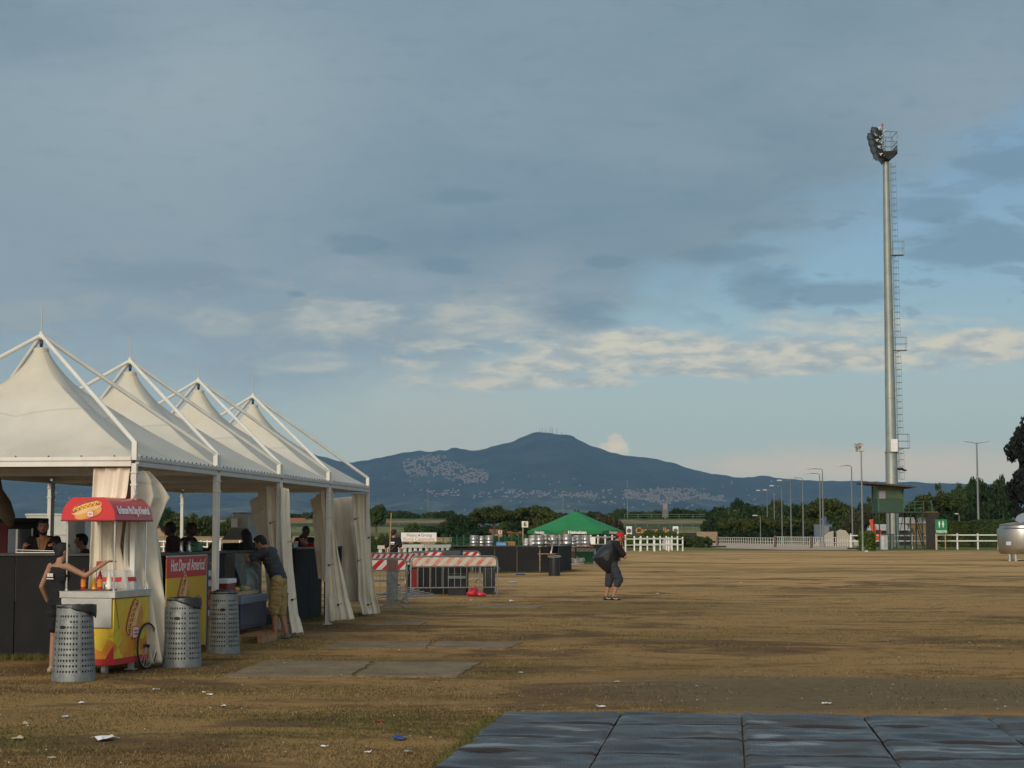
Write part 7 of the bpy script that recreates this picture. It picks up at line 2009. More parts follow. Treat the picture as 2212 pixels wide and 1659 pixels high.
# ================================================================== litter on the grass
LIT = [(227, 1600, 'w', .10, 'folded white paper piece, the largest scrap at the lower left'), (38, 1598, 'c', .05, 'cream crumpled scrap near the left edge'), (54, 1567, 'c', .035, 'small cream scrap above the other near the left edge'),
       (142, 1551, 'b', .04, 'pale blue scrap left of the dark bare patch'), (176, 1521, 'w', .035, 'small white scrap below the first bin'), (338, 1492, 'w', .035, 'white scrap under the second bin'), (453, 1503, 'w', .035, 'round white scrap before the nearest concrete pad'),
       (482, 1527, 'w', .03, 'tiny white scrap in the dark bare patch'), (440, 1498, 'w', .02, 'white speck left of the round scrap'), (862, 1599, 'u', .07, 'dark blue crumpled wrapper near the plastic floor'), (883, 1628, 'b', .035, 'pale scrap by the left edge of the plastic floor'),
       (700, 1615, 'w', .03, 'white scrap at the lower middle left'), (1298, 1529, 'w', .045, 'white scrap just above the plastic floor'), (1785, 1522, 'w', .04, 'white scrap on the grey trodden patch'), (1333, 1475, 'c', .03, 'cream scrap beyond the plastic floor'),
       (1600, 1262, 'w', .05, 'white scrap out in the dry field, right of the walking man'), (1420, 1283, 'w', .04, 'small white scrap right of the shoes of the walking man'), (1105, 1300, 'w', .06, 'white scrap right of the red bag'), (1035, 1258, 'w', .06, 'white scrap right of the barriers'),
       (1018, 1298, 'w', .05, 'white scrap below the red bag'), (1125, 1455, 'w', .03, 'white speck right of the nearest concrete pads'), (820, 1560, 'r', .035, 'red thread-like scrap near the blue wrapper'), (795, 1628, 'w', .025, 'white speck below the red scrap'), (112, 1640, 'c', .03, 'cream speck at the bottom left')]
lm_ = {'w': mat('paper_white', (.72, .72, .70), .8), 'c': mat('paper_cream', (.50, .42, .28), .8), 'b': mat('film_pale_blue', (.30, .40, .46), .4), 'u': mat('wrapper_blue', (.03, .06, .25), .4), 'r': mat('scrap_red', (.35, .03, .02), .6)}
for i, (px, py, c_, s_, lab) in enumerate(LIT):
    rnd = random.Random(i); m = MB(); rows = []
    for a in range(4): rows.append([Vector(((a - 1.5) * s_ * .6 + rnd.gauss(0, s_ * .1), (b_ - 1.5) * s_ * .55 + rnd.gauss(0, s_ * .1), .012 + abs(rnd.gauss(0, s_ * .22)))) for b_ in range(4)])
    m.grid(rows); q = G(px, py); q.z = ground_z(q.x, q.y)
    s_ = s_ * .6; lone('litter', m, lm_[c_], q, rnd.random() * 3, lab, 'litter', 'litter on the grass', solid=.002)
m = MB(); rnd = random.Random(77)
for i in range(300):
    px, py = rnd.uniform(0, 2212), 1230 + 430 * rnd.random() ** 1.2
    if py > 1535 and px > 940: continue
    q = G(px, py); s_ = rnd.uniform(.004, .014) * (1 + q.y * .012); a = rnd.random() * 3.14; u = Vector((math.cos(a), math.sin(a), 0)); v_ = Vector((-u.y, u.x, 0)); q.z = ground_z(q.x, q.y) + .015
    m.mi = 0 if rnd.random() < .6 else 1
    m.add([q - u * s_ - v_ * s_ * .5, q + u * s_ - v_ * s_ * .4 + Vector((0, 0, s_ * .5)), q + u * s_ * .8 + v_ * s_ * .5, q - u * s_ * .9 + v_ * s_ * .6 + Vector((0, 0, s_ * .7))], [(0, 1, 2, 3)])
tag(m.build('litter_specks', [lm_['w'], lm_['c']]), 'countless tiny pale specks of litter and straw over the field', 'litter', kind='stuff')
# ================================================================== billboard
D_ = 225
t = thing('billboard', gp(1408, D_), 0, 'dark billboard reading Capannelle in yellow between two white emblem squares', 'billboard')
zt_, zb_ = P(1408, 1138.5, D_).z, P(1408, 1158, D_).z; px2m = D_ / F
m = MB(); m.box((0, 0, (zt_ + zb_) / 2), (90 * px2m, .12, zt_ - zb_)); m.build('board', mat('dark_board', (.035, .04, .045), .6), t)
for sx_ in (-1, 1):
    m = MB(); m.box((sx_ * 50 * px2m, 0, (zt_ + zb_) / 2 + .05), (12 * px2m, .14, zt_ - zb_ + .1)); w_ = m.build('white_square', WHITEP, t)
    m = MB(); m.lathe([(.16, 0), (.30, .0), (.30, .01), (.16, .01)], 16, (sx_ * 50 * px2m, -.072, (zt_ + zb_) / 2 + .1), (0, -1, 0)); m.build('emblem', INK, w_)
    m = MB(); m.box((sx_ * 40 * px2m, .12, zb_ / 2), (.15, .15, zb_)); m.build('post', BLACKP, t)
text('Capannelle', 1.05, mat('sign_yellow', (.42, .22, .02), .5), t, (0, -.07, (zt_ + zb_) / 2 + .12), (R(90), 0, 0), sx=.95, shear=.1, bold=.02)
# dark opening in the stand wall, right of the billboard
m = MB(); m.box((0, 0, 1.1), (8.0, .6, 1.5)); m.mi = 1; m.box((-1.2, -.31, 1.35), (3.6, .05, .75)); lone('track_wall', m, [MATS['tan_wall'], BLACK], gp(1495, 285), 0, 'pale low wall with a dark opening right of the billboard', 'wall')
# thin far railings on the bank
def thin_fence(x0, x1, D, z0, H, step, label, mt=GREENP):
    t = thing('railing', gp((x0 + x1) / 2, D) + Vector((0, 0, z0)), 0, label, 'railing')
    L_ = (x1 - x0) / F * D; k = int(L_ / step)
    for i in range(min(k + 1, 60)): m = MB(); m.box((-L_ / 2 + L_ * i / k, 0, H / 2), (.07, .07, H)); m.build('post', mt, t)
    m = MB(); m.box((0, 0, H), (L_, .06, .06)); m.box((0, 0, H * .5), (L_, .04, .04)); m.build('rail', mt, t)
PG = mat('pale_green_rail', (.16, .22, .13), .7)
thin_fence(1348, 1520, 352, 1.9, 1.6, 2.2, 'pale green railing on the lower bank behind the billboard', PG)
thin_fence(1348, 1525, 408, 4.95, 1.0, 3.2, 'thin green railing on top of the far bank', PG)
thin_fence(820, 905, 362, 3.0, 1.0, 3.0, 'thin railing on the bank above the white banner', PG)

# scoreboard mast
t = thing('scoreboard', gp(1436, 430), 0, 'grey scoreboard box on a stalk rising from the far bank', 'scoreboard')
za, zb_, zc_ = P(1436, 1089, 430).z, P(1436, 1100, 430).z, P(1436, 1118, 430).z
m = MB(); m.box((0, 0, (zb_ + zc_) / 2), (1.45, .8, zb_ - zc_)); m.box((0, -.42, (zb_ + zc_) / 2), (1.5, .05, .12)); m.build('display', mat('weathered_grey', (.13, .13, .13), .7), t)
m = MB(); m.box((0, 0, (za + zb_) / 2), (1.1, .6, za - zb_)); m.build('upper_box', mat('pinkish_grey', (.24, .20, .19), .8), t)
m = MB(); m.box((0, 0, zc_ / 2), (.35, .35, zc_)); m.build('stalk', mat('stalk_grey', (.3, .28, .25)), t)
m = MB(); m.tube((0, 0, za), (-.1, 0, P(1436, 1078, 430).z), .08); m.build('mast', MATS['weathered_grey'], t)

# faint slim light masts
for px, yt, D, lab in ((925, 1055, 420, 'slim far light mast above the white banner'), (1355, 1040, 430, 'slim far light mast right of the parasol'), (1216, 1062, 440, 'slim far light mast above the beer bar')):
    m = MB(); z_ = P(px, yt, D).z; m.tube((0, 0, 0), (0, 0, z_), .09, .045, 8); m.box((0, 0, z_), (.5, .12, .08)); lone('light_mast', m, mat('pale_mast', (.22, .23, .23), .6), gp(px, D), 0, lab, 'light mast', smooth=False)

# street lamps
LH = mat('lamp_white', (.50, .50, .48), .4)
def lamp(px, yt, H, label, grp='street lamps along the grove', arm=1.3, hs=1.0, headpx=None):
    D = (H - CAMZ) * F / (1150 - yt)
    t = thing('street_lamp', gp(px, D), 0, label, 'street lamp', grp)
    m = MB(); m.tube((0, 0, 0), (0, 0, H - .3), .11, .06, 8); m.path([(0, 0, H - .35), (-.02, 0, H - .12), (-.15, 0, H - .02), (-arm * .6, 0, H + .02), (-arm, 0, H)], .045, 6); m.build('pole', mat('lamp_pole_grey', (.17, .18, .175), .6, .3), t, smooth=True)
    m = MB(); m.ell((-arm - .25 * hs, 0, H + .01), (.42 * hs, .17 * hs, .10 * hs), n=10, m=8); m.box((-arm - .25 * hs, 0, H - .05), (.6 * hs, .22 * hs, .05)); m.build('lamp_head', LH, t, smooth=True)
    m = MB(); m.tube((0, 0, 0), (0, 0, .5), .14, .13, 8); m.build('base_sleeve', GALV, t)
    return t
lamp(1656, 1060, 9, 'street lamp with the lowest head of the close row, leftmost', headpx=1649)
lamp(1671, 1059, 9, 'street lamp second from the left in the close row'); lamp(1687.5, 1050, 9, 'street lamp third from the left in the close row')
lamp(1707, 1038.5, 9, 'street lamp fourth from the left, rising over the ridge line'); lamp(1733, 1033, 9, 'street lamp fifth from the left, by the light patch of grove')
lamp(1770, 1023.5, 9, 'street lamp of the pair over the wide pine, lower one'); lamp(1776, 1013.5, 9.2, 'street lamp of the pair over the wide pine, higher one')
lamp(1839, 1006.5, 9, 'street lamp directly left of the loudspeaker pole', arm=.9)
for i, (px, yt) in enumerate(((1533, 1127), (1596, 1124.6), (1612, 1121.6), (1641, 1114), (1598, 1103.5))):
    lamp(px, yt, 4.6 if i < 4 else 6.0, ['small lamp at the outer left of the grove', 'small lamp half hidden in the young pines, left', 'small lamp half hidden in the young pines, middle', 'small lamp half hidden in the young pines, right', 'small lamp with a broad white head in the dark trees'][i], 'small park lamps in the grove', arm=.6, hs=1.2)
lamp(2069, 1110, 4.2, 'short lamp by the black shed', 'short lamp', arm=.15, hs=.7)
# double armed lamp
D_ = 215; H = P(2110, 956, D_).z
t = thing('street_lamp', gp(2110.5, D_), 0, 'tall lamp with two gull-wing arms at the right', 'street lamp')
m = MB(); m.tube((0, 0, 0), (0, 0, H), .17, .085, 10); m.tube((0, 0, 0), (0, 0, .6), .2, .19, 10); m.build('pole', GALV, t, smooth=True)
for sx_ in (-1, 1):
    m = MB(); m.path([(0, 0, H - .15), (sx_ * .5, 0, H - .02), (sx_ * .75, 0, H + .05)], .04, 6); m.build('arm', GALV, t)
    m = MB(); m.ell((sx_ * 1.15, 0, H + .14), (.55, .17, .085), Matrix.Rotation(-sx_ * R(10), 3, 'Y'), n=12, m=8); m.build('lamp_head', LH, t, smooth=True)
# loudspeaker pole
D_ = 156; H = P(1860, 975, D_).z
t = thing('loudspeaker_pole', gp(1860.5, D_), 0, 'grey pole with two round horn loudspeakers before the green cabin', 'loudspeaker pole')
m = MB(); m.tube((0, 0, 0), (0, 0, H), .10, .055, 10); m.tube((0, 0, 0), (0, 0, .5), .13, .125, 10); m.box((-.1, 0, H), (.75, .05, .05)); m.build('pole', GALV, t, smooth=True)
for x_, z_, ax, s_ in ((-.10, .40, (.25, -1, .15), 1.05), (-.42, .34, (-.95, -.35, .1), 1.0)):
    ax = Vector(ax).normalized(); c_ = Vector((x_, 0, H + z_))
    m = MB(); m.lathe([(.06, -.42), (.10, -.30), (.16, -.15), (.33 * s_, .05), (.36 * s_, .12), (.34 * s_, .12), (.15, -.1), (.03, -.12)], 20, c_, ax); hn = m.build('horn', mat('horn_grey', (.42, .42, .40), .45), t, smooth=True)
    m = MB(); m.lathe([(0, .1), (.07, .09), (.10, .0), (.08, -.1)], 12, c_, ax); m.build('horn_core', mat('horn_dark', (.12, .12, .12), .5), hn, smooth=True)
    m = MB(); m.tube(Vector((x_, 0, H)), c_ - ax * .25, .025); m.build('bracket', GALV, t)

# ================================================================== light tower
D_ = 215; u_ = D_ / F
base = gp(1925.5, D_)
TS = mat('tower_steel', (.25, .27, .245), .5, .45, var=.10, scale=1.2, dirt=(.34, .32, .22), dirt_amt=.35, dscale=.8)
t = thing('light_tower', base, 0, 'tall tapered steel floodlight tower with a caged ladder', 'light tower')
def tz(py, px=1920): return P(px, py, D_).z
ztop = tz(350)
z_s = [0, tz(1100), tz(975), tz(974), tz(700), tz(520), ztop]
rr = [13.6, 13.4, 12.8, 11.9, 9.6, 8.2, 6.3]
m = MB(); m.lathe([(r_ * u_, z_) for r_, z_ in zip(rr, z_s)], 28); m.lathe([(rr[2] * u_ + .03, z_s[2] - .25), (rr[2] * u_ + .06, z_s[2] - .2), (rr[2] * u_ + .06, z_s[2] - .05), (rr[3] * u_ + .02, z_s[2] + .05)], 28)
for zz_ in (tz(860), tz(640), tz(455)): r_ = np.interp(zz_, z_s, rr) * u_; m.lathe([(r_, zz_ - .08), (r_ + .02, zz_), (r_, zz_ + .08)], 28)
sh = m.build('shaft', TS, t, smooth=True)
m = MB()
for py in (1030, 1043, 1055, 1068, 1080): 
    z_ = tz(py); m.box((.02, -13.5 * u_ - .03, z_), (.42, .03, .035))
m.build('rung', LH, t)
m = MB(); m.box((3.2 * u_, -12.6 * u_ - .15, tz(963)), (.85, .3, 1.55)); m.build('junction_box', WHITEP, t, bevel=.03)
# ladder with safety hoops, on the right
m = MB()
def lx(z): return np.interp(z, z_s, rr) * u_ + 3.2 * u_
zl0, zl1 = tz(1035), tz(352)
N_ = 40
for y_ in (-.25, .25):
    m.path([(lx(zl0 + (zl1 - zl0) * i / N_), y_, zl0 + (zl1 - zl0) * i / N_) for i in range(N_ + 1)], .03, 5)
zr = zl0
while zr < zl1: m.tube((lx(zr), -.25, zr), (lx(zr), .25, zr), .018, n=4); zr += .45
for i in range(9): z_ = zl0 + (zl1 - zl0) * (i + .5) / 9; m.tube((lx(z_) - 3.4 * u_, 0, z_), (lx(z_), 0, z_), .03, n=5)
m.build('ladder', GALV, t)
m = MB(); zr = zl0; gaps = [(tz(968), tz(938)), (tz(757), tz(729)), (tz(551), tz(522))]
hoops = []
while zr < zl1:
    if not any(a - .3 < zr < b + .3 for a, b in gaps):
        x_ = lx(zr); m.path([(x_, -.27, zr), (x_ + .25, -.38, zr), (x_ + .55, -.30, zr), (x_ + .66, 0, zr), (x_ + .55, .30, zr), (x_ + .25, .38, zr), (x_, .27, zr)], .022, 4)
    zr += .80
for y_, dx in ((-.36, .3), (.36, .3), (0, .66)):
    for (za, zb__) in ((zl0, gaps[0][0]), (gaps[0][1], gaps[1][0]), (gaps[1][1], gaps[2][0]), (gaps[2][1], zl1)):
        m.path([(lx(za + (zb__ - za) * i / 12) + dx, y_, za + (zb__ - za) * i / 12) for i in range(13)], .014, 4)
m.build('safety_cage', GALV, t)
for (za, zb__) in gaps:
    x_ = lx(za) - .15; w_ = 1.5; m = MB(); m.box((x_ + w_ / 2, 0, za), (w_, .9, .09)); m.tube((x_ - .2, 0, za - .4), (x_ + w_ * .6, 0, za), .03)
    pf = m.build('rest_platform', GALV, t)
    m = MB(); hgt = zb__ - za
    for xx in (.03, w_ - .03):
        for y_ in (-.43, .43): m.tube((x_ + xx, y_, za), (x_ + xx, y_, zb__), .024, n=5)
    for f_ in (.5, 1):
        for y_ in (-.43, .43): m.tube((x_, y_, za + hgt * f_), (x_ + w_, y_, za + hgt * f_), .022, n=5)
        m.tube((x_ + w_ - .03, -.43, za + hgt * f_), (x_ + w_ - .03, .43, za + hgt * f_), .022, n=5)
    m.build('handrail', GALV, pf)
m = MB(); m.ell((lx(tz(1013)) + .1, -.3, tz(1013)), (.45, .3, .18)); m.ell((lx(tz(1013)) + .6, -.3, tz(1016)), (.3, .22, .12)); m.build('cable_bundle', BLACK, t, smooth=True)
# head: work platform and floodlights
zp = tz(337)
DK = mat('head_dark_steel', (.035, .038, .04), .6, .3)
m = MB(); m.add([(-4.5 * u_, -1.2, zp - .55), (8 * u_, -1.2, zp - .65), (8 * u_, 1.2, zp - .65), (-4.5 * u_, 1.2, zp - .55), (-14 * u_, -1.6, zp + .25), (20 * u_, -1.6, zp + .35), (20 * u_, 1.6, zp + .35), (-14 * u_, 1.6, zp + .25)], [(3, 2, 1, 0), (4, 5, 6, 7), (0, 1, 5, 4), (1, 2, 6, 5), (2, 3, 7, 6), (3, 0, 4, 7)])
m.build('head_platform', DK, t)
xa = -8 * u_
m = MB(); zt1 = tz(291); zm_ = tz(312)
for y_ in (-1.5, 1.5):
    m.tube((20 * u_, y_, zp + .3), (20 * u_, y_, zt1), .04, n=5)
    for z_ in (zt1, zm_): m.tube((xa, y_, z_ + .1), (20 * u_, y_, z_), .045, n=5)
    m.tube((6 * u_, y_, zp + .3), (6 * u_, y_, zt1), .035, n=5)
for z_ in (zt1, zm_): m.tube((20 * u_, -1.5, z_), (20 * u_, 1.5, z_), .045, n=5)
m.tube((20 * u_, -1.5, zp), (20 * u_, 1.5, zt1), .03, n=5)
m.build('handrail', GALV, t)
m = MB(); m.box((20.2 * u_, 0, (zp + tz(318)) / 2), (.05, 3.1, (tz(318) - zp)), top=1); m.build('kick_plate', GALV, t)
# lamp rack: an oblique frame with rows of floodlights pointing left and down
rows_y = (286, 299, 312, 326, 342)
m = MB()
for y_ in (-1.3, 0, 1.3): m.tube((xa + 1 * u_, y_, zp - .2), (xa - 4 * u_, y_, tz(278)), .07, n=6)
for py in rows_y:
    m.tube((xa - 2 * u_, -1.7, tz(py)), (xa - 2 * u_, 1.7, tz(py)), .06, n=6); m.tube((xa - 20 * u_, .2, tz(py)), (xa + 4 * u_, .2, tz(py)), .05, n=5)
m.build('lamp_rack', GALV, t)
FG = mat('floodlight_housing', (.045, .045, .045), .5, .3); FGL = mat('floodlight_glass', (.16, .20, .24), .2, .2)
for ri, py in enumerate(rows_y):
    for ci, y_ in enumerate((-1.5, .9, -.6, 1.5)):
        if ri == 4 and ci == 1: continue
        xo = (-8 + (-21, -14, -7, 0)[ci] + (3, -5, -2, 2, 6)[ri]) * u_
        c_ = Vector((xo, y_, tz(py) + (.0, .22, -.15, .1)[ci])); ax = Vector((-.86, -.28 + .16 * ci, -.46)).normalized()
        m = MB(); m.lathe([(.16, -.30), (.26, -.18), (.34, 0), (.50, .30), (.54, .36), (.50, .36), (.2, .08)], 14, c_, ax); fl = m.build('floodlight', FG, t, smooth=True)
        m = MB(); m.lathe([(.0, .30), (.48, .31), (.48, .33), (0, .34)], 14, c_, ax); m.build('lens', FGL, fl, smooth=True)
        m = MB(); m.box(c_ - ax * .38, (.26, .26, .26)); m.ell(c_ - ax * .5 + Vector((.12, -.1, .05)), (.10, .10, .10)); m.build('ballast', STEEL, fl)
m = MB(); m.tube((-6 * u_, 0, tz(280)), (-6 * u_, 0, tz(271)), .05); m.build('beacon_rod', GALV, t); m = MB(); m.ell((-6 * u_, 0, tz(269.5)), (.14, .14, .17)); m.build('beacon', RED, t, smooth=True)

# ================================================================== green observation cabin
D_ = 180; u_ = D_ / F
t = thing('observation_cabin', gp(1922, D_), 0, 'green observation cabin on steel legs with a sloping brown roof, before the light tower', 'cabin')
def cx(px): return (px - 1922) * u_
def cz(py): return P(1922, py, D_).z
dp = 3.0
zf, zr_ = cz(1105), cz(1052); DGR = mat('dark_green_steel', (.018, .045, .028), .7)
m = MB(); x0_, x1_ = cx(1896), cx(1950)
m.box(((x0_ + x1_) / 2, dp / 2, (zf + cz(1077.5)) / 2), (x1_ - x0_, dp, cz(1077.5) - zf)); m.build('lower_wall', mat('cabin_green', (.024, .062, .038), .6, var=.1, dirt=(.05, .12, .07), dirt_amt=.4), t)
YG = mat('sheltered_yellow', (.12, .12, .045), .6, var=.15, scale=.6)
m = MB(); m.box(((x0_ + x1_) / 2, dp / 2, (cz(1077.5) + cz(1050)) / 2), (x1_ - x0_ - .1, dp - .1, cz(1050) - cz(1077.5) )); m.build('upper_wall', YG, t)
m = MB(); m.box((cx(1926), .03, (cz(1077) + cz(1060)) / 2), (cx(1948) - cx(1911), .06, cz(1060) - cz(1077))); m.build('window', mat('reflecting_green_glass', (.045, .085, .030), .15, var=.6, scale=.5), t)
m = MB(); m.box((cx(1904), .02, (cz(1077) + cz(1060.5)) / 2), (.62, .08, cz(1060.5) - cz(1077))); m.box((cx(1910.3), .0, (cz(1077) + cz(1060)) / 2), (.08, .12, cz(1060) - cz(1077))); m.build('shutter', mat('grey_lilac_board', (.25, .24, .28), .7), t)
for px in (1896, 1949.5):
    for y_ in (.0, dp): m = MB(); m.box((cx(px), y_ + .02, (zf + zr_) / 2 + .1), (.14, .14, zr_ - zf + .3)); m.build('corner_post', GREENP, t)
# roof slab, tilted down to the right
m = MB(); zl, zrr = cz(1045), cz(1054.5)
m.prism([(cx(1866), -1.6, zl), (cx(1970), -1.6, zrr), (cx(1970), -1.6, zrr + .17), (cx(1866), -1.6, zl + .17)], (0, dp + 2.6, 0)); m.build('roof', mat('roof_brown', (.07, .05, .045), .8, var=.15), t)
for px in (1897.5, 1933, 1965, 1990):
    for y_ in (.1, dp - .1): m = MB(); m.box((cx(px), y_, zf / 2), (.11, .11, zf)); m.build('leg', DGR, t)
m = MB(); m.box((cx(1945), dp / 2, zf - .07), (cx(1997) - cx(1893), dp + .2, .14)); m.build('deck', mat('deck_dark', (.045, .05, .045), .8), t)
m = MB()
for k in range(3): m.box((cx(1972), .05, zf + .35 + .35 * k), (cx(1993) - cx(1951), .05, .05))
for px in (1951, 1962, 1974, 1993): m.box((cx(px), .05, zf + .55), (.06, .06, 1.1))
m.build('handrail', GREENP, t)
# stair with its rails on the right
m = MB()
for s_, (xa_, za_), (xb_, zb__) in ((1, (cx(1964), zf), (cx(2000), .1)),):
    for y_ in (.3, 1.2):
        m.path([(cx(1976), y_, zf), (cx(1996), y_, .05)], .05, 4); m.path([(cx(1974), y_, zf + 1.0), (cx(1996), y_, 1.05)], .035, 4)
    for k in range(11): f_ = k / 11; m.box((cx(1976) + (cx(1996) - cx(1976)) * f_, .75, zf * (1 - f_)), (.26, .9, .04))
m.build('stair', DGR, t)
m = MB()
for k in range(3):
    px = (1934, 1950, 1966)[k]; m.path([(cx(px), .1, .1), (cx(px + 16), .1, zf - .2)], .035, 4)
m.build('brace', DGR, t)
m = MB(); w0, w1 = cx(1902), cx(1928)
for i in range(26): m.box((w0 + (w1 - w0) * i / 25, -.15, .8), (.03, .03, 1.6))
m.box(((w0 + w1) / 2, -.15, 1.58), (w1 - w0, .04, .05)); m.build('mesh_gate', mat('dark_green_wire', (.03, .055, .04), .8), t)
t2 = thing('electric_cabinet', gp(1906, 176), 0, 'pale electric cabinet under the green observation cabin', 'cabinet')
m = MB(); m.box((0, 0, .72), (.72, .4, 1.44)); m.box((0, 0, 1.46), (.78, .46, .05)); m.build('cabinet_body', mat('cabinet_grey', (.33, .34, .33), .6), t2, bevel=.02); m = MB(); m.box((-.14, -.21, .72), (.22, .02, 1.3)); m.build('door', mat('cabinet_pale', (.48, .50, .50), .5), t2)
t2 = thing('slatted_screen', gp(2010, 181), 0, 'dark brown slatted wooden screen right of the cabin stair', 'screen')
m = MB(); zt_ = P(2010, 1107, 181).z; xa_, xb_ = -13 * 181 / F, 12 * 181 / F
for k in range(19): m.box(((xa_ + xb_) / 2, 0, .2 + (zt_ - .2) * k / 19), (xb_ - xa_, .06, (zt_ / 19) * .78))
m.box((0, .06, zt_ / 2), (xb_ - xa_, .04, zt_)); m.build('slats', mat('dark_slats', (.045, .036, .032), .85, var=.25), t2); m = MB(); m.box(((xa_ + xb_) / 2, -.02, zt_ + .04), (xb_ - xa_ + .2, .14, .08)); m.build('cap_rail', mat('ochre_cap', (.20, .15, .05), .7), t2)
t2 = thing('guy_pole', gp(2016, 183), 0, 'leaning grey-green post behind the slatted screen', 'post')
m = MB(); m.path([(.1, 0, 0), (-.05, 0, 3), (-.35, 0, P(2007, 1080, 183).z)], .09, 6); m.build('post', GREENP, t2)
# sheds beyond, between the cabin legs
SHD = mat('shed_dark', (.03, .026, .024), .9)
for px, D, w_, h_, mt, rf, lab in ((1915, 240, 5.5, 2.0, SHD, mat('shed_grey_roof', (.40, .38, .36), .6), 'low dark shed with a pale roof edge behind the cabin, left'), (1968, 245, 4.4, 3.0, mat('ochre_wall', (.22, .15, .08), .9), MATS['shed_grey_roof'], 'ochre shed with a pale roof seen through the cabin legs'), (2085, 232, 5.2, 2.3, SHD, mat('shed_slate_roof', (.13, .125, .12), .5), 'black shed with a grey lean-to roof behind the toilet sign')):
    t2 = thing('shed', gp(px, D), 0, lab, 'shed')
    m = MB(); m.box((0, 1.5, h_ / 2), (w_, 3, h_)); m.build('wall', mt, t2)
    m = MB(); m.prism([(-w_ / 2 - .3, -.3, h_ + .0), (w_ / 2 + .3, -.3, h_ + .0), (w_ / 2 + .1, 1.6, h_ + .75), (-w_ / 2 + .6, 1.6, h_ + .75)], (0, 0, .12)); m.build('roof', rf, t2)
    m = MB(); m.box((-.3, -.02, h_ * .4), (.9, .04, h_ * .75)); m.build('door', mat('shed_door', (.06, .05, .045), .8), t2)
# orange machine and blue container
t2 = thing('orange_excavator', gp(1887, 214), 0, 'orange machine arm showing left of the cabin legs', 'excavator')
OR = mat('machine_orange', (.55, .07, .02), .5)
def oz(py): return P(1887, py, 214).z
m = MB(); m.path([(-.45, 0, oz(1122)), (-.25, 0, oz(1135)), (.0, 0, oz(1150)), (.25, 0, oz(1158))], [.28, .30, .34, .30], 6); m.build('boom', OR, t2); m = MB(); m.box((.1, 0, 1.0), (1.7, 1.4, .8)); m.box((.3, 0, 1.7), (.8, .9, .8)); m.build('body', OR, t2, bevel=.05)
m = MB(); m.box((.3, -.46, 1.8), (.6, .02, .45)); m.build('cab_window', BLACK, t2); m = MB(); m.box((.1, 0, .3), (2.0, 1.5, .55)); m.build('track', RUBBER, t2, bevel=.2)
t2 = thing('container', gp(1773, 236), R(-8), 'blue-grey container behind the far white fence', 'container')
m = MB(); zt_ = P(1773, 1133, 236).z; m.box((0, 1, zt_ / 2), (2.0, 2.4, zt_))
for i in range(9): m.box((-.9 + .225 * i, -.22, zt_ / 2), (.08, .05, zt_ * .9))
m.build('box_body', mat('container_blue', (.10, .13, .18), .7, var=.15), t2); m = MB(); m.box((.45, -.25, zt_ / 2), (.9, .04, zt_ * .86)); m.build('door', mat('container_grey', (.17, .18, .20), .7), t2)
# cream heaps / sails behind the fence
for i, (pts, lab) in enumerate((([(1757, 1180), (1776, 1162), (1791, 1150), (1801, 1147), (1801, 1180)], 'cream sail-shaped sheet behind the far fence, left one'), ([(1808, 1180), (1808, 1148), (1816, 1144), (1827, 1146), (1837, 1158), (1850, 1167), (1868, 1177), (1868, 1181)], 'cream sail-shaped sheet behind the far fence, right one'))):
    D = 222; b0 = gp(pts[0][0], D)
    m = MB(); loc_ = [P(a, b_, D) - b0 for a, b_ in pts]; loc_ = [Vector((q.x, 0, max(0, q.z))) for q in loc_]; m.prism(loc_, (0, .9, 0)); lone('cream_sheet', m, mat('cream_tarp', (.40, .355, .28), .8, var=.06), b0, 0, lab, 'sheet', 'cream sheets behind the fence', bevel=.06)
# sand-coloured stumps by the fence corners
for px, D, lab in ((1548, 230, 'brown post stack at the left end of the far fence'), (1672, 204, 'brown gate post in the far fence'), (1750.0, 193, 'brown wrapped trunk by the far fence')):
    m = MB(); m.lathe([(.17, 0), (.15, .6), (.14, 1.2), (.10, 1.3)], 10); m.lathe([(.08, 1.25), (.06, 1.38)], 8); lone('gate_post', m, mat('brown_post', (.14, .09, .065), .9), gp(px, D), 0, lab, 'post', smooth=True)
m = MB(); m.box((0, 0, .45), (1.0, .8, .9)); m.box((0, 0, 1.0), (.8, .6, .25)); lone('grey_block', m, mat('old_concrete', (.36, .34, .31), .9), gp(1440, 176), 0, 'pale concrete block behind the white post fence', 'block', bevel=.05)
# dark drain covers / sleepers on the track edge
for px, py, w_, lab in ((1548, 1182.5, 2.2, 'dark sleeper lying at the left edge of the gravel track'), (1856, 1186.5, 2.4, 'dark sleeper lying near the loudspeaker pole')):
    m = MB(); m.box((0, 0, .09), (w_, .5, .18)); lone('sleeper', m, SHD, G(px, py), .05, lab, 'sleeper', bevel=.03)
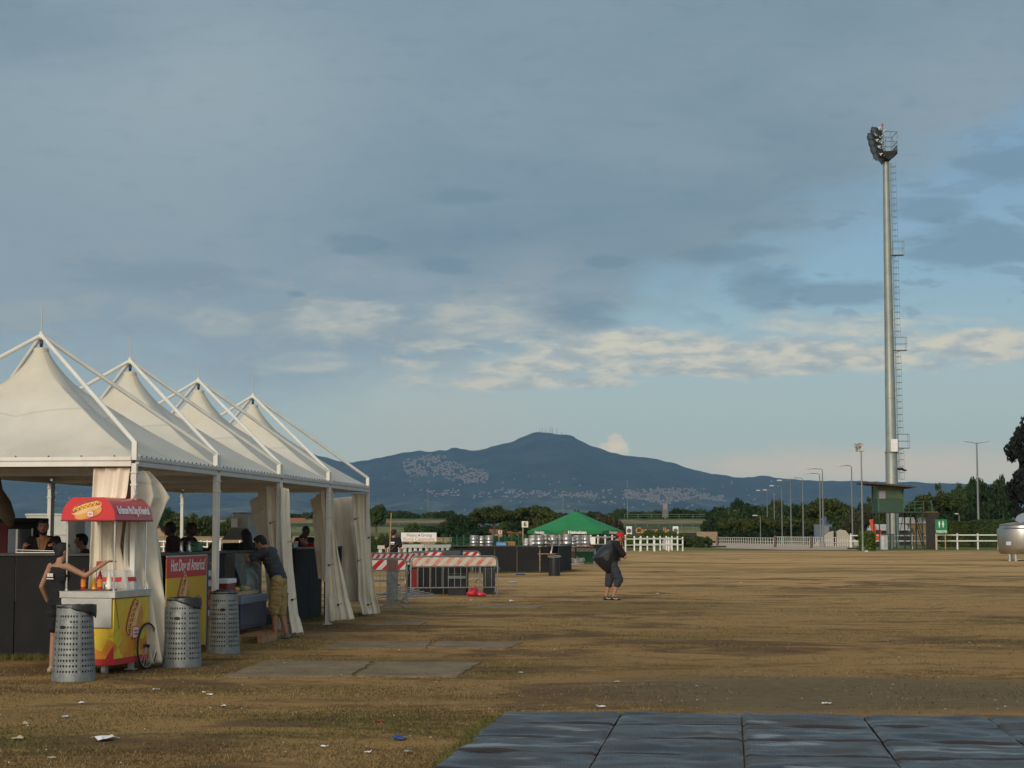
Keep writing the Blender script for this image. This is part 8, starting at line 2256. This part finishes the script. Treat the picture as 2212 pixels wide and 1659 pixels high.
# far houses at the left foot
for px, D, w_, h_, lab in ((600, 390, 12, 5.0, 'pale farmhouse glimpsed between the curtains'), (352, 300, 6, 3.6, 'orange-roofed house seen right of the blown curtain'), (1112, 288, 1.8, 2.2, 'house with a brown gable among the pines'), (1079, 296, 2.4, 2.3, 'small dark-roofed hut under the big umbrella pine'), (222, 300, 12, 5.6, 'red-roofed stable building behind the white trailer')):
    t2 = thing('house', gp(px, D), R(8), lab, 'house')
    m = MB(); m.box((0, 2, h_ * .36), (w_, 5, h_ * .72)); m.build('wall', mat('house_ochre', (.36, .26, .17), .9), t2)
    m = MB(); z0 = h_ * .72; m.add([(-w_ / 2 - .3, -.8, z0), (w_ / 2 + .3, -.8, z0), (w_ / 2 + .3, 4.8, z0), (-w_ / 2 - .3, 4.8, z0), (-w_ / 2 - .3, 2, h_), (w_ / 2 + .3, 2, h_)], [(0, 1, 5, 4), (2, 3, 4, 5), (0, 4, 3), (1, 2, 5), (3, 2, 1, 0)]); m.build('roof', mat('roof_terracotta', (.26, .09, .05), .9, var=.2), t2)
    for x_ in (-w_ * .25, w_ * .25): m = MB(); m.box((x_, -.53, h_ * .4), (w_ * .12, .06, h_ * .22)); m.build('window', BLACK, t2)

# ================================================================== toilet sign
D_ = 176; u_ = D_ / F
t = thing('toilet_sign', gp(2030, D_), 0, 'green sign with two white figures reading TOILETTE on yellow legs', 'sign')
zt_, zb_ = P(2030, 1122, D_).z, P(2030, 1153.5, D_).z; w_ = 25.5 * u_
m = MB(); m.box((0, 0, (zt_ + zb_) / 2), (w_, .05, zt_ - zb_)); m.build('sign_board', mat('sign_green', (.012, .20, .085), .5, var=.05), t)
for px in (2020.5, 2038.5): m = MB(); m.box(((px - 2030) * u_, .06, zt_ / 2), (.09, .07, zt_ - .1)); m.build('leg', mat('yellow_wood', (.45, .26, .06), .7), t)
text('TOILETTE', .27, PWHITE, t, (0, -.03, zb_ + .24), (R(90), 0, 0), sx=.90, bold=.012)
for sx_ in (-1, 1):
    c_ = sx_ * .19; m = MB(); m.lathe([(.0, 0), (.055, 0), (.055, .008), (0, .008)], 12, (c_, -.026, zt_ - .22), (0, -1, 0))
    if sx_ < 0: pts = [(-.09, -.29), (.09, -.29), (.07, -.55), (.045, -.55), (.04, -.82), (-.04, -.82), (-.045, -.55), (-.07, -.55)]
    else: pts = [(-.06, -.29), (.06, -.29), (.11, -.58), (.05, -.58), (.04, -.82), (-.04, -.82), (-.05, -.58), (-.11, -.58)]
    m.prism([(c_ + a, -.026, zt_ + b_) for a, b_ in pts], (0, -.008, 0)); m.build('figure', PWHITE, t)

# ================================================================== steel milk tank
D_ = 105; u_ = D_ / F
t = thing('steel_tank', gp(2206, D_ + 1.6), 0, 'round stainless steel tank on short legs at the right edge', 'tank')
R0 = 56 * u_
def kz(py): return P(2206, py, D_ + 1.0).z
zb_, zt_ = kz(1196), kz(1134)
SS = mat('stainless_tank', (.38, .36, .325), .34, .9, var=.10, scale=1.5)
m = MB(); m.lathe([(.0, zb_ - .02), (R0 * .86, zb_ - .02), (R0 * .93, zb_ + .12), (R0 * .955, zb_ + .35), (R0, kz(1146)), (R0 * .985, kz(1143)), (R0 * .90, kz(1140)), (R0 * .885, zt_ - .02)], 40); m.build('vessel', SS, t, smooth=True)
m = MB(); m.lathe([(R0 * .90, zt_ - .04), (R0 * .91, zt_ + .02), (R0 * .87, zt_ + .04), (R0 * .4, zt_ + .16), (0, zt_ + .2)], 40); m.build('top_cover', SS, t, smooth=True)
m = MB(); c_ = Vector((-.15, -.4, zt_ + .42)); m.lathe([(.42, 0), (.42, .03), (.1, .08), (0, .09)], 22, c_, (-.55, -.5, .75)); m.build('hatch_lid', STEEL, t, smooth=True)
for x_, y_ in ((-.55, -.7), (.5, -.8)): m = MB(); m.lathe([(.05, zt_), (.05, zt_ + .18), (.07, zt_ + .2), (.0, zt_ + .26)], 10, (x_, y_, 0)); m.build('valve', mat('copper_valve', (.30, .12, .06), .4, .5), t, smooth=True)
for x_, y_ in ((-R0 * .66, -R0 * .42), (-R0 * .48, -R0 * .60), (.2, -R0 * .8), (-R0 * .3, R0 * .7), (R0 * .6, R0 * .3), (R0 * .7, -R0 * .4)): m = MB(); m.tube((x_, y_, .03), (x_, y_, zb_ + .1), .10, .10, 10); m.lathe([(.15, 0), (.15, .03), (.1, .05)], 10, (x_, y_, 0)); m.build('leg', STEEL, t, smooth=True)
m = MB(); m.path([(-R0 * .45, -R0 * .62, .12), (.2, -R0 * .82, .12), (R0 * .6, -R0 * .7, .12)], .03, 6); m.path([(-R0 * .2, -R0 * .9, zb_ - .02), (-.1, -R0 * .95, zb_ + .06), (.3, -R0 * .97, zb_ + .06)], .07, 8); m.build('pipe', STEEL, t, smooth=True)
m = MB(); a = -2.45; c_ = Vector((math.cos(a), math.sin(a), 0)); m.box(c_ * (R0 * .972) + Vector((0, 0, zb_ + .62)), (.03, .34, .22), Matrix.Rotation(a, 3, 'Z')); m.build('label_plate', mat('pale_plate', (.55, .58, .60), .4), t)
m = MB(); m.box((0, 0, .05), (.35, .2, .1), top=.8); lone('white_stone', m, WHITEP, gp(1868, 158), .2, 'small white stone at the foot of the loudspeaker pole', 'stone', bevel=.03)

# ================================================================== air between here and the mountains
hz = bpy.data.materials.new('haze_air'); hz.use_nodes = True; hz.node_tree.nodes.clear()
n = N(hz.node_tree)
pv = n.new('ShaderNodeVolumePrincipled')
pv.inputs['Color'].default_value = (0.40, 0.66, 1.0, 1)
pv.inputs['Density'].default_value = HAZE
pv.inputs['Anisotropy'].default_value = 0.0
o = n.new('ShaderNodeOutputMaterial'); n.L.new(pv.outputs[0], o.inputs['Volume'])
hx_ = MB(); hx_.box((0, 8100, 456), (24000, 16400, 924))
h_ = hx_.build('haze', hz); tag(h_, kind='stuff')
h_['label'] = 'blue evening haze over the plain'; h_['category'] = 'haze'
